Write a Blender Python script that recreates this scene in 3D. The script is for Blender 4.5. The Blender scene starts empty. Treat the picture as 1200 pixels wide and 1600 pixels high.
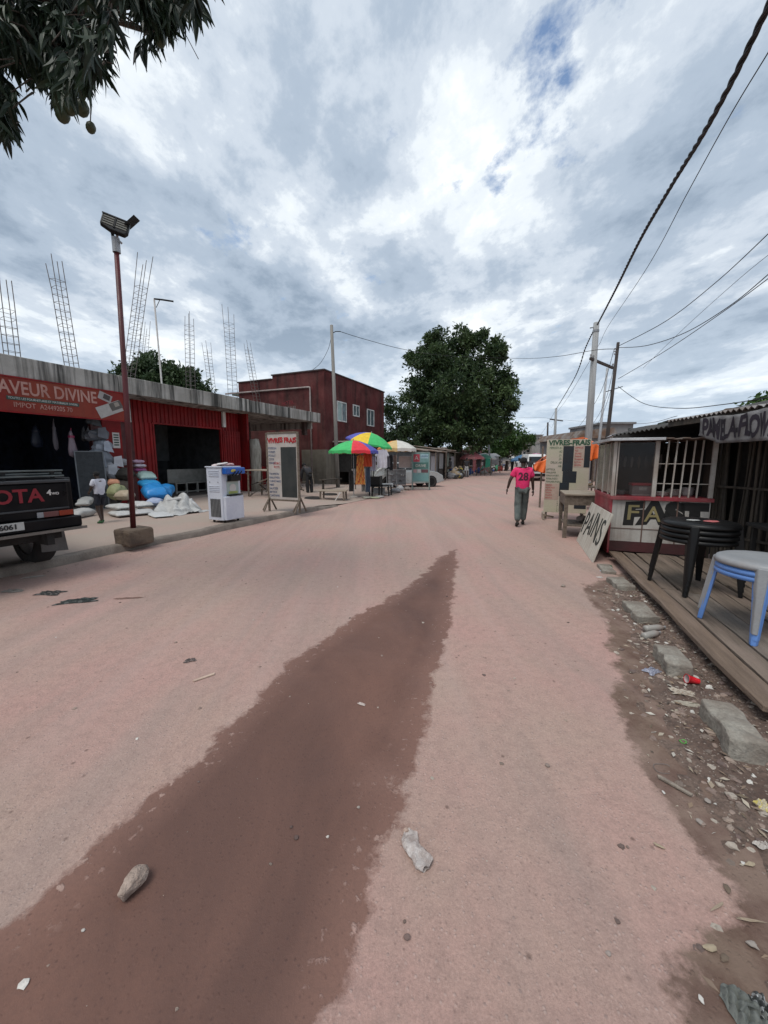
import bpy, bmesh, math, random
import numpy as np
from math import sin, cos, radians, pi, atan, sqrt, tan
from mathutils import Vector, Matrix
random.seed(7); rng = np.random.default_rng(7)
scene = bpy.context.scene; C = scene.collection

# ------------------------------------------------------------------ camera
H = 1.6; PITCH = atan(83/600)
cam = bpy.data.cameras.new('camera'); co = bpy.data.objects.new('camera', cam); C.objects.link(co)
co.location = (0, 0, H); co.rotation_euler = (pi/2 - PITCH, 0, 0)
cam.sensor_fit = 'HORIZONTAL'; cam.sensor_width = 36; cam.lens = 18
cam.clip_start = 0.05; cam.clip_end = 3000
scene.camera = co
# ------------------------------------------------------------------ light
SUN_EL, SUN_AZ = 62, 215          # azimuth clockwise from +Y
sd = bpy.data.lights.new('sun', 'SUN'); so = bpy.data.objects.new('sun', sd); C.objects.link(so)
sd.energy = 1.5; sd.angle = radians(30); sd.color = (1, .95, .88)
d = Vector((cos(radians(SUN_EL))*sin(radians(SUN_AZ)), cos(radians(SUN_EL))*cos(radians(SUN_AZ)), sin(radians(SUN_EL))))
so.rotation_euler = d.to_track_quat('Z', 'Y').to_euler()
scene.view_settings.view_transform = 'Standard'; scene.view_settings.look = 'None'
scene.view_settings.exposure = 0.42; scene.view_settings.gamma = 1
w = bpy.data.worlds.new('World'); scene.world = w; w.use_nodes = True
def world():
    nt = w.node_tree; N = nt.nodes; L = nt.links
    for n in list(N): N.remove(n)
    def nd(t, **k):
        n = N.new(t)
        for a, b in k.items(): setattr(n, a, b)
        return n
    def mth(op, a, b=None, clamp=False):
        n = nd('ShaderNodeMath', operation=op, use_clamp=clamp)
        for i, x in enumerate((a, b)):
            if x is None: continue
            if isinstance(x, (int, float)): n.inputs[i].default_value = x
            else: L.new(x, n.inputs[i])
        return n.outputs[0]
    out = nd('ShaderNodeOutputWorld')
    sky = nd('ShaderNodeTexSky', sky_type='NISHITA', sun_disc=False, sun_elevation=radians(SUN_EL), sun_rotation=radians(SUN_AZ))
    sky.air_density = 1.2; sky.dust_density = 1.2
    bg1 = nd('ShaderNodeBackground'); bg1.inputs[1].default_value = 0.13
    L.new(sky.outputs[0], bg1.inputs[0])
    tc = nd('ShaderNodeTexCoord'); sx = nd('ShaderNodeSeparateXYZ'); L.new(tc.outputs['Generated'], sx.inputs[0])
    z = mth('MAXIMUM', sx.outputs[2], 0.0); zz = mth('ADD', z, 0.16)
    cx = nd('ShaderNodeCombineXYZ'); L.new(mth('DIVIDE', sx.outputs[0], zz), cx.inputs[0]); L.new(mth('DIVIDE', sx.outputs[1], zz), cx.inputs[1])
    mp = nd('ShaderNodeMapping'); L.new(cx.outputs[0], mp.inputs[0]); mp.inputs['Rotation'].default_value = (0, 0, radians(32)); mp.inputs['Scale'].default_value = (1, .75, 1)
    def noise(scale, det, rough, dist, off):
        m2 = nd('ShaderNodeMapping'); L.new(mp.outputs[0], m2.inputs[0]); m2.inputs['Location'].default_value = off
        n = nd('ShaderNodeTexNoise'); L.new(m2.outputs[0], n.inputs['Vector'])
        n.inputs['Scale'].default_value = scale; n.inputs['Detail'].default_value = det; n.inputs['Roughness'].default_value = rough; n.inputs['Distortion'].default_value = dist
        return n.outputs['Fac']
    def ramp(f, stops):
        r = nd('ShaderNodeValToRGB'); L.new(f, r.inputs[0]); e = r.color_ramp.elements
        while len(e) < len(stops): e.new(0.5)
        for el, (p, c) in zip(e, stops): el.position = p; el.color = (*c, 1) if len(c) == 3 else c
        r.color_ramp.interpolation = 'EASE'
        return r.outputs[0]
    a = noise(1.25, 10, .56, .12, (3.1, 1.7, 0)); b = noise(3.6, 10, .64, .12, (8.4, 5.2, 0)); e = noise(.5, 3, .5, 0, (1, 2, 0))
    mix = mth('ADD', mth('ADD', mth('MULTIPLY', a, .52), mth('MULTIPLY', b, .33)), mth('MULTIPLY', e, .15))
    col = ramp(mix, [(.39, (.24, .305, .39)), (.465, (.36, .43, .52)), (.515, (.51, .57, .645)), (.55, (.68, .73, .775)), (.605, (.87, .895, .91))])
    # gaps of open sky: near two directions, broken up by noise
    g = noise(4.6, 10, .62, .1, (2.2, 7.7, 0)); gaps = None
    for (vx, vy, vz), rad, amt in GAPS:
        dp = nd('ShaderNodeVectorMath', operation='DOT_PRODUCT'); nv = nd('ShaderNodeVectorMath', operation='NORMALIZE')
        L.new(tc.outputs['Generated'], nv.inputs[0]); L.new(nv.outputs[0], dp.inputs[0]); dp.inputs[1].default_value = (vx, vy, vz)
        mr = nd('ShaderNodeMapRange'); L.new(dp.outputs['Value'], mr.inputs[0])
        mr.inputs[1].default_value = cos(rad); mr.inputs[2].default_value = 1; mr.inputs[3].default_value = 0; mr.inputs[4].default_value = amt
        gaps = mr.outputs[0] if gaps is None else mth('MAXIMUM', gaps, mr.outputs[0])
    gm = mth('MULTIPLY', mth('SUBTRACT', mth('ADD', gaps, mth('MULTIPLY', g, 2.1)), 1.36), 4.2, True)
    # pale toward the horizon
    hz = nd('ShaderNodeMapRange'); L.new(z, hz.inputs[0]); hz.inputs[1].default_value = 0; hz.inputs[2].default_value = .30; hz.inputs[3].default_value = .6; hz.inputs[4].default_value = 0
    mx = nd('ShaderNodeMix', data_type='RGBA'); L.new(hz.outputs[0], mx.inputs[0]); L.new(col, mx.inputs[6]); mx.inputs[7].default_value = (.53, .63, .73, 1)
    bg2 = nd('ShaderNodeBackground'); L.new(mx.outputs[2], bg2.inputs[0]); bg2.inputs[1].default_value = CLOUD
    ms = nd('ShaderNodeMixShader'); L.new(gm, ms.inputs[0]); L.new(bg2.outputs[0], ms.inputs[1]); L.new(bg1.outputs[0], ms.inputs[2])
    L.new(ms.outputs[0], out.inputs[0])

# ------------------------------------------------------------------ measuring helpers
cp_, sp_ = cos(PITCH), sin(PITCH)
def ray(px, py):
    u = (px-600)/600; v = (800-py)/600
    return Vector((u, cp_+v*sp_, -sp_+v*cp_))
def gp(px, py, z=0):
    r = ray(px, py); t = (z-H)/r.z; return Vector((r.x*t, r.y*t, z))
def yp(px, py, Y):
    r = ray(px, py); t = Y/r.y; return Vector((r.x*t, Y, H+r.z*t))
AL, AR = radians(24.4), radians(19.1)
def onT(px, py, T, A=AL):
    r = ray(px, py); t = T/(r.x*cos(A)-r.y*sin(A)); return Vector((T, (r.x*sin(A)+r.y*cos(A))*t, H+r.z*t))   # (t, s, z)
def onS(px, py, S, A=AL):
    r = ray(px, py); t = S/(r.x*sin(A)+r.y*cos(A)); return Vector(((r.x*cos(A)-r.y*sin(A))*t, S, H+r.z*t))
def W(t, s, z=0, A=AL):
    return Vector((t*cos(A)+s*sin(A), -t*sin(A)+s*cos(A), z))
def loc(P, A=AL):
    return Vector((P[0]*cos(A)-P[1]*sin(A), P[0]*sin(A)+P[1]*cos(A), P[2]))
def gl(px, py, z=0, A=AL): return loc(gp(px, py, z), A)
GAPS = [(tuple(ray(862, 160).normalized()), .16, .44), (tuple(ray(345, 350).normalized()), .085, .27), (tuple(ray(585, 440).normalized()), .07, .22), (tuple(ray(640, 215).normalized()), .05, .22)]
CLOUD = 0.98
world()

# ------------------------------------------------------------------ materials
MATS = {}
def mat(name, c, c2=None, rough=.7, metal=0, ns=3.0, namt=.5, fine=0.12, fs=60, bump=.15, bs=40, streak=0, streakc=(.03, .028, .025), spec=.5, alpha=1, vcol=False, trans=0, stretch=(1, 1, 1), dust=0, dustc=(.42, .30, .26), sscale=5, slo=.5, emit=None):
    if name in MATS: return MATS[name]
    m = bpy.data.materials.new(name); m.use_nodes = True; MATS[name] = m
    nt = m.node_tree; N = nt.nodes; L = nt.links; b = N['Principled BSDF']
    def nd(t, **k):
        n = N.new(t)
        for a, x in k.items(): setattr(n, a, x)
        return n
    tc = nd('ShaderNodeTexCoord'); mp = nd('ShaderNodeMapping'); L.new(tc.outputs['Object'], mp.inputs[0]); mp.inputs['Scale'].default_value = stretch
    def noise(s, d=6, r=.55, v=None):
        n = nd('ShaderNodeTexNoise'); L.new(v or mp.outputs[0], n.inputs['Vector']); n.inputs['Scale'].default_value = s; n.inputs['Detail'].default_value = d; n.inputs['Roughness'].default_value = r
        return n.outputs['Fac']
    def rng_(f, a, bb, lo, hi):
        r = nd('ShaderNodeMapRange'); L.new(f, r.inputs[0])
        for i, x in enumerate((a, bb, lo, hi)): r.inputs[i+1].default_value = x
        return r.outputs[0]
    def mix(f, A_, B_, bt='MIX'):
        x = nd('ShaderNodeMix', data_type='RGBA', blend_type=bt)
        for i, q in ((0, f), (6, A_), (7, B_)):
            if hasattr(q, 'links'): L.new(q, x.inputs[i])
            elif isinstance(q, (int, float)): x.inputs[i].default_value = q
            else: x.inputs[i].default_value = (*q, 1) if len(q) == 3 else q
        return x.outputs[2]
    c2 = c2 or tuple(x*.72 for x in c)
    if vcol:
        at = nd('ShaderNodeAttribute', attribute_name='Col'); base = mix(rng_(noise(ns), .4, .65, 0, namt), at.outputs[0], c2 if vcol == 2 else tuple([.5]*3), 'MULTIPLY')
    else:
        base = mix(rng_(noise(ns), .38, .64, 0, 1), c, c2)
    if fine: base = mix(1.0, base, (0, 0, 0), 'MIX') if False else mix(rng_(noise(fs, 3), .3, .7, 0, fine*2), base, tuple(x*.45 for x in c))
    if streak:
        m2 = nd('ShaderNodeMapping'); L.new(tc.outputs['Object'], m2.inputs[0]); m2.inputs['Scale'].default_value = (sscale, sscale, .22)
        base = mix(rng_(noise(1, 7, .65, m2.outputs[0]), slo, slo+.18, 0, streak), base, streakc)
    if dust:
        base = mix(rng_(noise(ns*.7+.3, 8, .7), .42, .62, 0, dust), base, dustc)
    L.new(base, b.inputs['Base Color'])
    L.new(rng_(noise(ns*2), .3, .7, max(.04, rough-.1), min(1, rough+.1)), b.inputs['Roughness'])
    b.inputs['Metallic'].default_value = metal; b.inputs['Specular IOR Level'].default_value = spec
    if alpha < 1: b.inputs['Alpha'].default_value = alpha
    if trans: b.inputs['Transmission Weight'].default_value = trans
    if bump:
        bp = nd('ShaderNodeBump'); bp.inputs['Strength'].default_value = bump; bp.inputs['Distance'].default_value = .02
        L.new(noise(bs, 5), bp.inputs['Height']); L.new(bp.outputs[0], b.inputs['Normal'])
    return m

# ------------------------------------------------------------------ mesh builder
class MB:
    def __init__(s, T=None): s.v = []; s.f = []; s.c = []; s.T = T; s.col = None
    def add(s, vs, fs):
        o = len(s.v); T = s.T
        s.v += [tuple(T @ Vector(p)) for p in vs] if T else [tuple(p) for p in vs]
        s.f += [tuple(i+o for i in f) for f in fs]; s.c += [s.col]*len(fs)
        return s
    def bb(s, x0, x1, y0, y1, z0, z1):
        v = [(x, y, z) for z in (z0, z1) for x, y in ((x0, y0), (x1, y0), (x1, y1), (x0, y1))]
        return s.add(v, [(3, 2, 1, 0), (4, 5, 6, 7), (0, 1, 5, 4), (1, 2, 6, 5), (2, 3, 7, 6), (3, 0, 4, 7)])
    def box(s, c, d, M=None):
        x, y, z = (k/2 for k in d); v = [(a, b_, e) for e in (-z, z) for a, b_ in ((-x, -y), (x, -y), (x, y), (-x, y))]
        M = Matrix.Translation(c) @ (M.to_4x4() if M else Matrix())
        return s.add([M @ Vector(p) for p in v], [(3, 2, 1, 0), (4, 5, 6, 7), (0, 1, 5, 4), (1, 2, 6, 5), (2, 3, 7, 6), (3, 0, 4, 7)])
    def bar(s, a, b, w_, h_=None):
        a, b = Vector(a), Vector(b); d_ = b-a; q = d_.to_track_quat('Z', 'Y').to_matrix()
        return s.box((a+b)/2, (w_, h_ or w_, d_.length), q)
    def tube(s, pts, r, n=8, cap=True):
        pts = [Vector(p) for p in pts]; rs = r if isinstance(r, (list, tuple)) else [r]*len(pts)
        vs = []; k = len(pts); pu = None
        for i, p in enumerate(pts):
            t = (pts[min(i+1, k-1)]-pts[max(i-1, 0)]).normalized()
            if pu is None: pu = t.orthogonal().normalized()
            u = (pu - t*pu.dot(t)); u = u.normalized() if u.length > 1e-5 else t.orthogonal().normalized(); pu = u; w_ = t.cross(u)
            vs += [p+(u*cos(2*pi*j/n)+w_*sin(2*pi*j/n))*rs[i] for j in range(n)]
        fs = [(i*n+j, i*n+(j+1) % n, (i+1)*n+(j+1) % n, (i+1)*n+j) for i in range(k-1) for j in range(n)]
        if cap: fs += [tuple(range(n-1, -1, -1)), tuple(range((k-1)*n, k*n))]
        return s.add(vs, fs)
    def lathe(s, prof, n=16, c=(0, 0, 0), cap=True, sx=1, sy=1):
        vs = [(c[0]+r*cos(2*pi*j/n)*sx, c[1]+r*sin(2*pi*j/n)*sy, c[2]+z) for r, z in prof for j in range(n)]; k = len(prof)
        fs = [(i*n+j, i*n+(j+1) % n, (i+1)*n+(j+1) % n, (i+1)*n+j) for i in range(k-1) for j in range(n)]
        if cap: fs += [tuple(range(n-1, -1, -1)), tuple(range((k-1)*n, k*n))]
        return s.add(vs, fs)
    def prism(s, poly, a, b, ax='z'):
        n = len(poly); f = {'z': lambda p, h: (p[0], p[1], h), 'x': lambda p, h: (h, p[0], p[1]), 'y': lambda p, h: (p[0], h, p[1])}[ax]
        vs = [f(p, a) for p in poly]+[f(p, b) for p in poly]
        return s.add(vs, [tuple(range(n-1, -1, -1)), tuple(range(n, 2*n))]+[(i, (i+1) % n, n+(i+1) % n, n+i) for i in range(n)])
    def quad(s, a, b, c, d_): return s.add([a, b, c, d_], [(0, 1, 2, 3)])
    def slab(s, a, b, c, d_, th):                      # sheet with thickness
        a, b, c, d_ = map(Vector, (a, b, c, d_)); n = (b-a).cross(d_-a).normalized()*th
        return s.add([a, b, c, d_, a+n, b+n, c+n, d_+n], [(3, 2, 1, 0), (4, 5, 6, 7), (0, 1, 5, 4), (1, 2, 6, 5), (2, 3, 7, 6), (3, 0, 4, 7)])
    def grid(s, fn, nu, nv, thick=0):
        vs = [Vector(fn(i/nu, j/nv)) for j in range(nv+1) for i in range(nu+1)]
        fs = [(j*(nu+1)+i, j*(nu+1)+i+1, (j+1)*(nu+1)+i+1, (j+1)*(nu+1)+i) for j in range(nv) for i in range(nu)]
        s.add(vs, fs)
        return s
    def blob(s, c, r, n=10, amp=.15, seed=0, flat=None):
        r = (r, r, r) if isinstance(r, (int, float)) else r; R = random.Random(seed); ph = [(R.uniform(0, 6.28), R.uniform(0, 6.28), R.uniform(1.5, 4)) for _ in range(4)]
        vs = []; m = n
        for i in range(m+1):
            th = pi*i/m
            for j in range(n):
                f = 2*pi*j/n; x, y, z = sin(th)*cos(f), sin(th)*sin(f), cos(th)
                k = 1+amp*sum(sin(q*(x*cos(a)+y*sin(a)+z*sin(b))+a*3) for a, b, q in ph)/2+R.uniform(-amp, amp)*.25*sin(th)
                z2 = z*k*r[2]
                if flat is not None: z2 = max(z2, flat*r[2])
                vs.append((c[0]+x*k*r[0], c[1]+y*k*r[1], c[2]+z2))
        return s.add(vs, [(i*n+j, (i+1)*n+j, (i+1)*n+(j+1) % n, i*n+(j+1) % n) for i in range(m) for j in range(n)])
    def build(s, name, m, parent=None, smooth=False, bevel=0, off=None, solid=0, sub=0, disp=0, dscale=.3):
        me = bpy.data.meshes.new(name)
        vs = [(x-off[0], y-off[1], z-off[2]) for x, y, z in s.v] if off is not None else s.v
        me.from_pydata(vs, [], s.f); me.materials.append(m)
        if any(c is not None for c in s.c):
            ca = me.color_attributes.new('Col', 'FLOAT_COLOR', 'CORNER'); dat = []
            for f, c in zip(s.f, s.c): dat += list((*(c or (1, 1, 1)), 1))*len(f)
            ca.data.foreach_set('color', dat)
        if smooth: me.shade_smooth()
        me.update()
        o = bpy.data.objects.new(name, me); C.objects.link(o); o.parent = parent
        if solid: q = o.modifiers.new('solid', 'SOLIDIFY'); q.thickness = solid; q.offset = 0
        if bevel: q = o.modifiers.new('bevel', 'BEVEL'); q.width = bevel; q.segments = 2; q.limit_method = 'ANGLE'; q.angle_limit = radians(40)
        if sub: q = o.modifiers.new('sub', 'SUBSURF'); q.levels = sub; q.render_levels = sub
        if disp:
            t = bpy.data.textures.new('wobble', 'CLOUDS'); t.noise_scale = dscale; q = o.modifiers.new('disp', 'DISPLACE'); q.texture = t; q.strength = disp; q.texture_coords = 'GLOBAL' if False else 'LOCAL'
        return o
def tag(o, label=None, cat=None, group=None, kind=None):
    for k, v_ in (('label', label), ('category', cat), ('group', group), ('kind', kind)):
        if v_: o[k] = v_
    return o
def thing(name, P, label, cat, group=None, A=None, rot=0, world_=False):
    """Empty at base; P = (t, s, z) in street frame A, or world xyz when A is None"""
    o = bpy.data.objects.new(name, None); C.objects.link(o); o.empty_display_size = .2
    o.location = W(P[0], P[1], P[2], A) if A is not None else Vector(P)
    o.rotation_euler = (0, 0, (-(A) if A is not None else 0)+rot)
    return tag(o, label, cat, group)
def copy_tree(o, P, rot, label=None, group=None, A=None, scale=None):
    def cp(q, par):
        c = q.copy(); C.objects.link(c)
        if par: c.parent = par
        for ch in list(q.children): cp(ch, c)
        return c
    c = cp(o, None); c.location = W(P[0], P[1], P[2], A) if A is not None else Vector(P)
    c.rotation_euler = (0, 0, (-(A) if A is not None else 0)+rot)
    if scale: c.scale = (scale,)*3 if isinstance(scale, (int, float)) else scale
    if label: c['label'] = label
    if group: c['group'] = group
    return c
DG = lambda: bpy.context.evaluated_depsgraph_get()
def text(s, size, M, m, parent, name='lettering', ext=.004, bold=0, jit=0, sx=1, align='CENTER', spacing=1, seed=1, fit=0):
    """text standing in local XZ plane of matrix M (text x -> M x, text y -> M z)"""
    cu = bpy.data.curves.new('t', 'FONT'); cu.body = s; cu.size = size; cu.extrude = ext; cu.offset = bold; cu.align_x = align; cu.align_y = 'CENTER'; cu.space_character = spacing
    cu.resolution_u = 3
    o = bpy.data.objects.new('t', cu); C.objects.link(o); DG().update()
    me = bpy.data.meshes.new_from_object(o.evaluated_get(DG())); bpy.data.objects.remove(o); bpy.data.curves.remove(cu)
    R = random.Random(seed); ph = R.uniform(0, 6); n = len(me.vertices); a = np.empty(n*3); me.vertices.foreach_get('co', a); a = a.reshape(-1, 3)
    if fit:
        a[:, 0] *= fit/max(1e-6, a[:, 0].max()-a[:, 0].min())
    if jit:
        a[:, 1] += jit*size*(np.sin(a[:, 0]/size*1.7+ph)+.6*np.sin(a[:, 0]/size*4.1+ph*2)); a[:, 0] += jit*size*.8*np.sin(a[:, 1]/size*3+a[:, 0]/size*1.3+ph)
    a[:, 0] *= sx
    Mx = np.array(M @ Matrix.Rotation(pi/2, 4, 'X')); a = a @ Mx[:3, :3].T+Mx[:3, 3]
    me.vertices.foreach_set('co', a.ravel()); me.materials.clear(); me.materials.append(m); me.update(); me.name = name
    o = bpy.data.objects.new(name, me); C.objects.link(o); o.parent = parent
    return o
def TM(loc_, rz=0, rx=0): return Matrix.Translation(loc_) @ Matrix.Rotation(rz, 4, 'Z') @ Matrix.Rotation(rx, 4, 'X')

# ---- common materials
RED = mat('red painted metal', (.29, .008, .010), (.18, .008, .010), rough=.55, ns=1.2, streak=.5, streakc=(.04, .01, .01), dust=.12, dustc=(.2, .05, .04), spec=.25)
CONC = mat('weathered concrete', (.50, .49, .46), (.30, .29, .265), rough=.9, ns=.9, bump=.5, bs=30, streak=.95, streakc=(.03, .03, .027), sscale=4, slo=.44)
KERB = mat('dusty kerb', (.27, .225, .19), (.15, .12, .10), rough=.95, ns=2.5, bump=.8, bs=25, fine=.25)
CONC2 = mat('pale concrete', (.44, .42, .38), (.30, .28, .25), rough=.95, ns=5, bump=.8, bs=30, fine=.3, dust=.4)
WOOD = mat('weathered grey wood', (.20, .16, .125), (.11, .085, .065), rough=.85, ns=2, stretch=(8, 1, 8), bump=.5, bs=12, fine=.2)
WOODP = mat('pale worn plank', (.40, .34, .27), (.24, .19, .14), rough=.85, ns=2, stretch=(1, 8, 8), bump=.4, bs=12, fine=.2)
DARKM = mat('dark metal', (.014, .015, .016), rough=.5, spec=.25, metal=.1, bump=.05)
STEEL = mat('galvanised steel', (.36, .37, .38), (.25, .26, .27), rough=.5, metal=.7, bump=.05)
RUST = mat('rusty corrugated iron', (.26, .24, .22), (.16, .09, .055), rough=.75, metal=.2, ns=1.5, bump=.2, streak=.5, streakc=(.11, .045, .02))
WHITEP = mat('white paint', (.72, .72, .70), (.58, .57, .54), rough=.5, bump=.05, dust=.25)
BLACK = mat('black plastic', (.006, .006, .0065), (.01, .01, .01), spec=.25, rough=.38, bump=.03, fine=.05)
RUBBER = mat('tyre rubber', (.02, .02, .02), (.035, .03, .028), rough=.9, bump=.3)
VC = mat('coloured cloth', (.3, .3, .3), vcol=True, rough=.8, namt=.35, ns=6, bump=.3, bs=25, fine=.06)
VCG = mat('coloured plastic', (.3, .3, .3), vcol=True, rough=.4, namt=.25, ns=8, bump=.05, fine=.04)
REDTXT = mat('red sign paint', (.45, .02, .025), rough=.6, bump=0); BLKTXT = mat('black sign paint', (.02, .02, .022), rough=.6, bump=0)
GRNTXT = mat('green sign paint', (.03, .10, .05), rough=.6, bump=0); BLUTXT = mat('blue sign paint', (.05, .09, .2), rough=.6, bump=0); WHTTXT = mat('white sign paint', (.62, .6, .57), rough=.6, bump=0)
# ================================================================== GROUND
def poly_sdf(X, Y, P):
    """signed distance, positive inside"""
    P = np.array(P); n = len(P); dmin = np.full(X.shape, 1e9); ins = np.zeros(X.shape, bool)
    for i in range(n):
        a = P[i]; b = P[(i+1) % n]; e = b-a; t = np.clip(((X-a[0])*e[0]+(Y-a[1])*e[1])/(e@e+1e-9), 0, 1)
        dmin = np.minimum(dmin, np.hypot(X-a[0]-t*e[0], Y-a[1]-t*e[1]))
        c = ((a[1] > Y) != (b[1] > Y)) & (X < (b[0]-a[0])*(Y-a[1])/(b[1]-a[1]+1e-12)+a[0]); ins ^= c
    return np.where(ins, dmin, -dmin)
wet_px = [(712, 858), (690, 868), (662, 895), (640, 915), (600, 938), (560, 958), (520, 988), (478, 1012), (400, 1085), (330, 1160), (235, 1240), (150, 1310), (60, 1400), (-60, 1490), (-300, 1600), (-500, 1700), (300, 2300), (470, 1720),
          (512, 1600), (548, 1515), (572, 1450), (578, 1400), (602, 1340), (628, 1292), (634, 1245), (608, 1217), (650, 1222), (657, 1180), (668, 1120), (678, 1070), (692, 1030), (702, 990), (707, 940), (714, 885)]
wet_poly = [tuple(gp(*q))[:2] for q in wet_px]
soil_px = [(905, 918), (925, 940), (946, 975), (962, 1040), (958, 1090), (975, 1150), (1005, 1200), (1045, 1268), (1100, 1325), (1150, 1372), (1128, 1432), (1085, 1450), (1072, 1500), (1060, 1560), (1062, 1640), (1050, 1800), (1300, 2300), (3400, 1800), (1500, 1100), (1150, 900), (1000, 880), (950, 905)]
soil_poly = [tuple(gp(*q))[:2] for q in soil_px]
def gnoise(X, Y, f, seed):
    r = np.random.default_rng(seed); o = np.zeros_like(X)
    for k in range(6):
        a = r.uniform(0, 2*pi); ff = f*r.uniform(.6, 1.8); o += np.sin((X*cos(a)+Y*sin(a))*ff+r.uniform(0, 6.28))
    return o/6
def sheet(name, xs, ys, zfn, m, attrs=None, parent=None, keep=None):
    X, Y = np.meshgrid(xs, ys); Z = zfn(X, Y); nx, ny = len(xs), len(ys)
    v = np.stack([X, Y, Z], -1).reshape(-1, 3); idx = np.arange(nx*ny).reshape(ny, nx)
    f = np.stack([idx[:-1, :-1], idx[:-1, 1:], idx[1:, 1:], idx[1:, :-1]], -1).reshape(-1, 4)
    if keep is not None:
        kp = keep(X, Y).reshape(-1); f = f[kp[f].any(1)]
        used = np.unique(f); mp_ = np.full(len(v), -1); mp_[used] = np.arange(len(used)); v = v[used]; f = mp_[f]
    else: used = None
    me = bpy.data.meshes.new(name); me.from_pydata(v.tolist(), [], f.tolist()); me.materials.append(m); me.shade_smooth()
    for k, fn in (attrs or {}).items():
        a = me.attributes.new(k, 'FLOAT', 'POINT'); q = fn(X, Y).reshape(-1); q = q if used is None else q[used]; a.data.foreach_set('value', q.astype(np.float32))
    o = bpy.data.objects.new(name, me); C.objects.link(o); o.parent = parent; tag(o, kind='structure'); return o
def earth_mat(name, kind):
    m = bpy.data.materials.new(name); m.use_nodes = True; nt = m.node_tree; N = nt.nodes; L = nt.links; b = N['Principled BSDF']
    def nd(t, **k):
        n = N.new(t)
        for a, x in k.items(): setattr(n, a, x)
        return n
    geo = nd('ShaderNodeNewGeometry'); pos = geo.outputs['Position']
    def noise(s, d_=6, r=.55, dist=0, st=None):
        v = pos
        if st: mp = nd('ShaderNodeMapping'); L.new(pos, mp.inputs[0]); mp.inputs['Scale'].default_value = st[:3]; mp.inputs['Rotation'].default_value = (0, 0, st[3]); v = mp.outputs[0]
        n = nd('ShaderNodeTexNoise'); L.new(v, n.inputs['Vector']); n.inputs['Scale'].default_value = s; n.inputs['Detail'].default_value = d_; n.inputs['Roughness'].default_value = r; n.inputs['Distortion'].default_value = dist
        return n.outputs['Fac']
    def mr(f, a, bb, lo, hi):
        r = nd('ShaderNodeMapRange'); L.new(f, r.inputs[0])
        for i, x in enumerate((a, bb, lo, hi)): r.inputs[i+1].default_value = x
        return r.outputs[0]
    def mth(op, a, bb, clamp=False):
        n = nd('ShaderNodeMath', operation=op, use_clamp=clamp)
        for i, x in enumerate((a, bb)):
            if isinstance(x, (int, float)): n.inputs[i].default_value = x
            else: L.new(x, n.inputs[i])
        return n.outputs[0]
    def mix(f, A_, B_, bt='MIX'):
        x = nd('ShaderNodeMix', data_type='RGBA', blend_type=bt)
        for i, q in ((0, f), (6, A_), (7, B_)):
            if hasattr(q, 'links'): L.new(q, x.inputs[i])
            elif isinstance(q, (int, float)): x.inputs[i].default_value = q
            else: x.inputs[i].default_value = (*q, 1)
        return x.outputs[2]
    PINK, TAN, GREY = (.48, .298, .258), (.44, .315, .26), (.345, .265, .232)
    base = mix(mr(noise(.55, 5, .6), .4, .6, 0, 1), PINK, TAN)
    base = mix(mr(noise(1.6, 8, .65, .6, (1.1, .14, 1, AR)), .46, .66, 0, .65), base, GREY)
    base = mix(mr(noise(14, 8, .75), .45, .65, 0, .42), base, (.27, .19, .165))
    base = mix(mr(noise(95, 5, .8), .38, .66, .0, .38), base, (.17, .115, .10)); base = mix(mr(noise(160, 3, .8), .55, .75, 0, .35), base, (.60, .46, .41))
    # aggregate: pale and dark grains
    vo = nd('ShaderNodeTexVoronoi'); L.new(pos, vo.inputs['Vector']); vo.inputs['Scale'].default_value = 70
    gr = nd('ShaderNodeSeparateColor'); L.new(vo.outputs['Color'], gr.inputs[0])
    grain = mth('MULTIPLY', mr(gr.outputs[0], .78, .84, 0, 1), mr(vo.outputs['Distance'], .2, .45, 1, 0))
    darkg = mth('MULTIPLY', mr(gr.outputs[1], .82, .88, 0, 1), mr(vo.outputs['Distance'], .15, .4, 1, 0))
    base = mix(mth('MULTIPLY', grain, .25), base, (.62, .5, .46)); base = mix(mth('MULTIPLY', darkg, .35), base, (.12, .08, .07))
    v2 = nd('ShaderNodeTexVoronoi'); L.new(pos, v2.inputs['Vector']); v2.inputs['Scale'].default_value = 17; g2 = nd('ShaderNodeSeparateColor'); L.new(v2.outputs['Color'], g2.inputs[0])
    spot = mth('MULTIPLY', mr(g2.outputs[0], .9, .92, 0, 1), mr(v2.outputs['Distance'], .08, .22, 1, 0))
    base = mix(mth('MULTIPLY', spot, .7), base, (.13, .085, .07))
    hgt = mth('ADD', noise(26, 8, .75), mth('MULTIPLY', grain, .3)); rough = .9; wetf = None
    if kind == 'road':
        wt = nd('ShaderNodeAttribute', attribute_name='wet').outputs['Fac']; so_ = nd('ShaderNodeAttribute', attribute_name='soil').outputs['Fac']
        edge = mth('ADD', mth('MULTIPLY', mth('SUBTRACT', noise(4, 8, .62), .5), .34), mth('MULTIPLY', mth('SUBTRACT', noise(30, 6, .7), .5), .10))
        wf = mr(mth('ADD', wt, edge), -.012, .03, 0, 1)
        # dry islands near the rim
        isl = mth('MULTIPLY', mr(noise(22, 5, .6), .60, .66, 0, 1), mr(wt, .02, .2, 1, 0)); wf = mth('MULTIPLY', wf, mth('SUBTRACT', 1, isl))
        wcol = mix(mr(noise(1.3, 6, .6, .5, (1, .6, 1, .6)), .38, .62, 0, 1), (.175, .092, .070), (.118, .064, .051))
        wcol = mix(mr(wt, 0, .22, .6, 0), wcol, (.25, .14, .11))
        wcol = mix(mr(noise(60, 6, .7), .4, .7, 0, .3), wcol, (.10, .06, .052))
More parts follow.
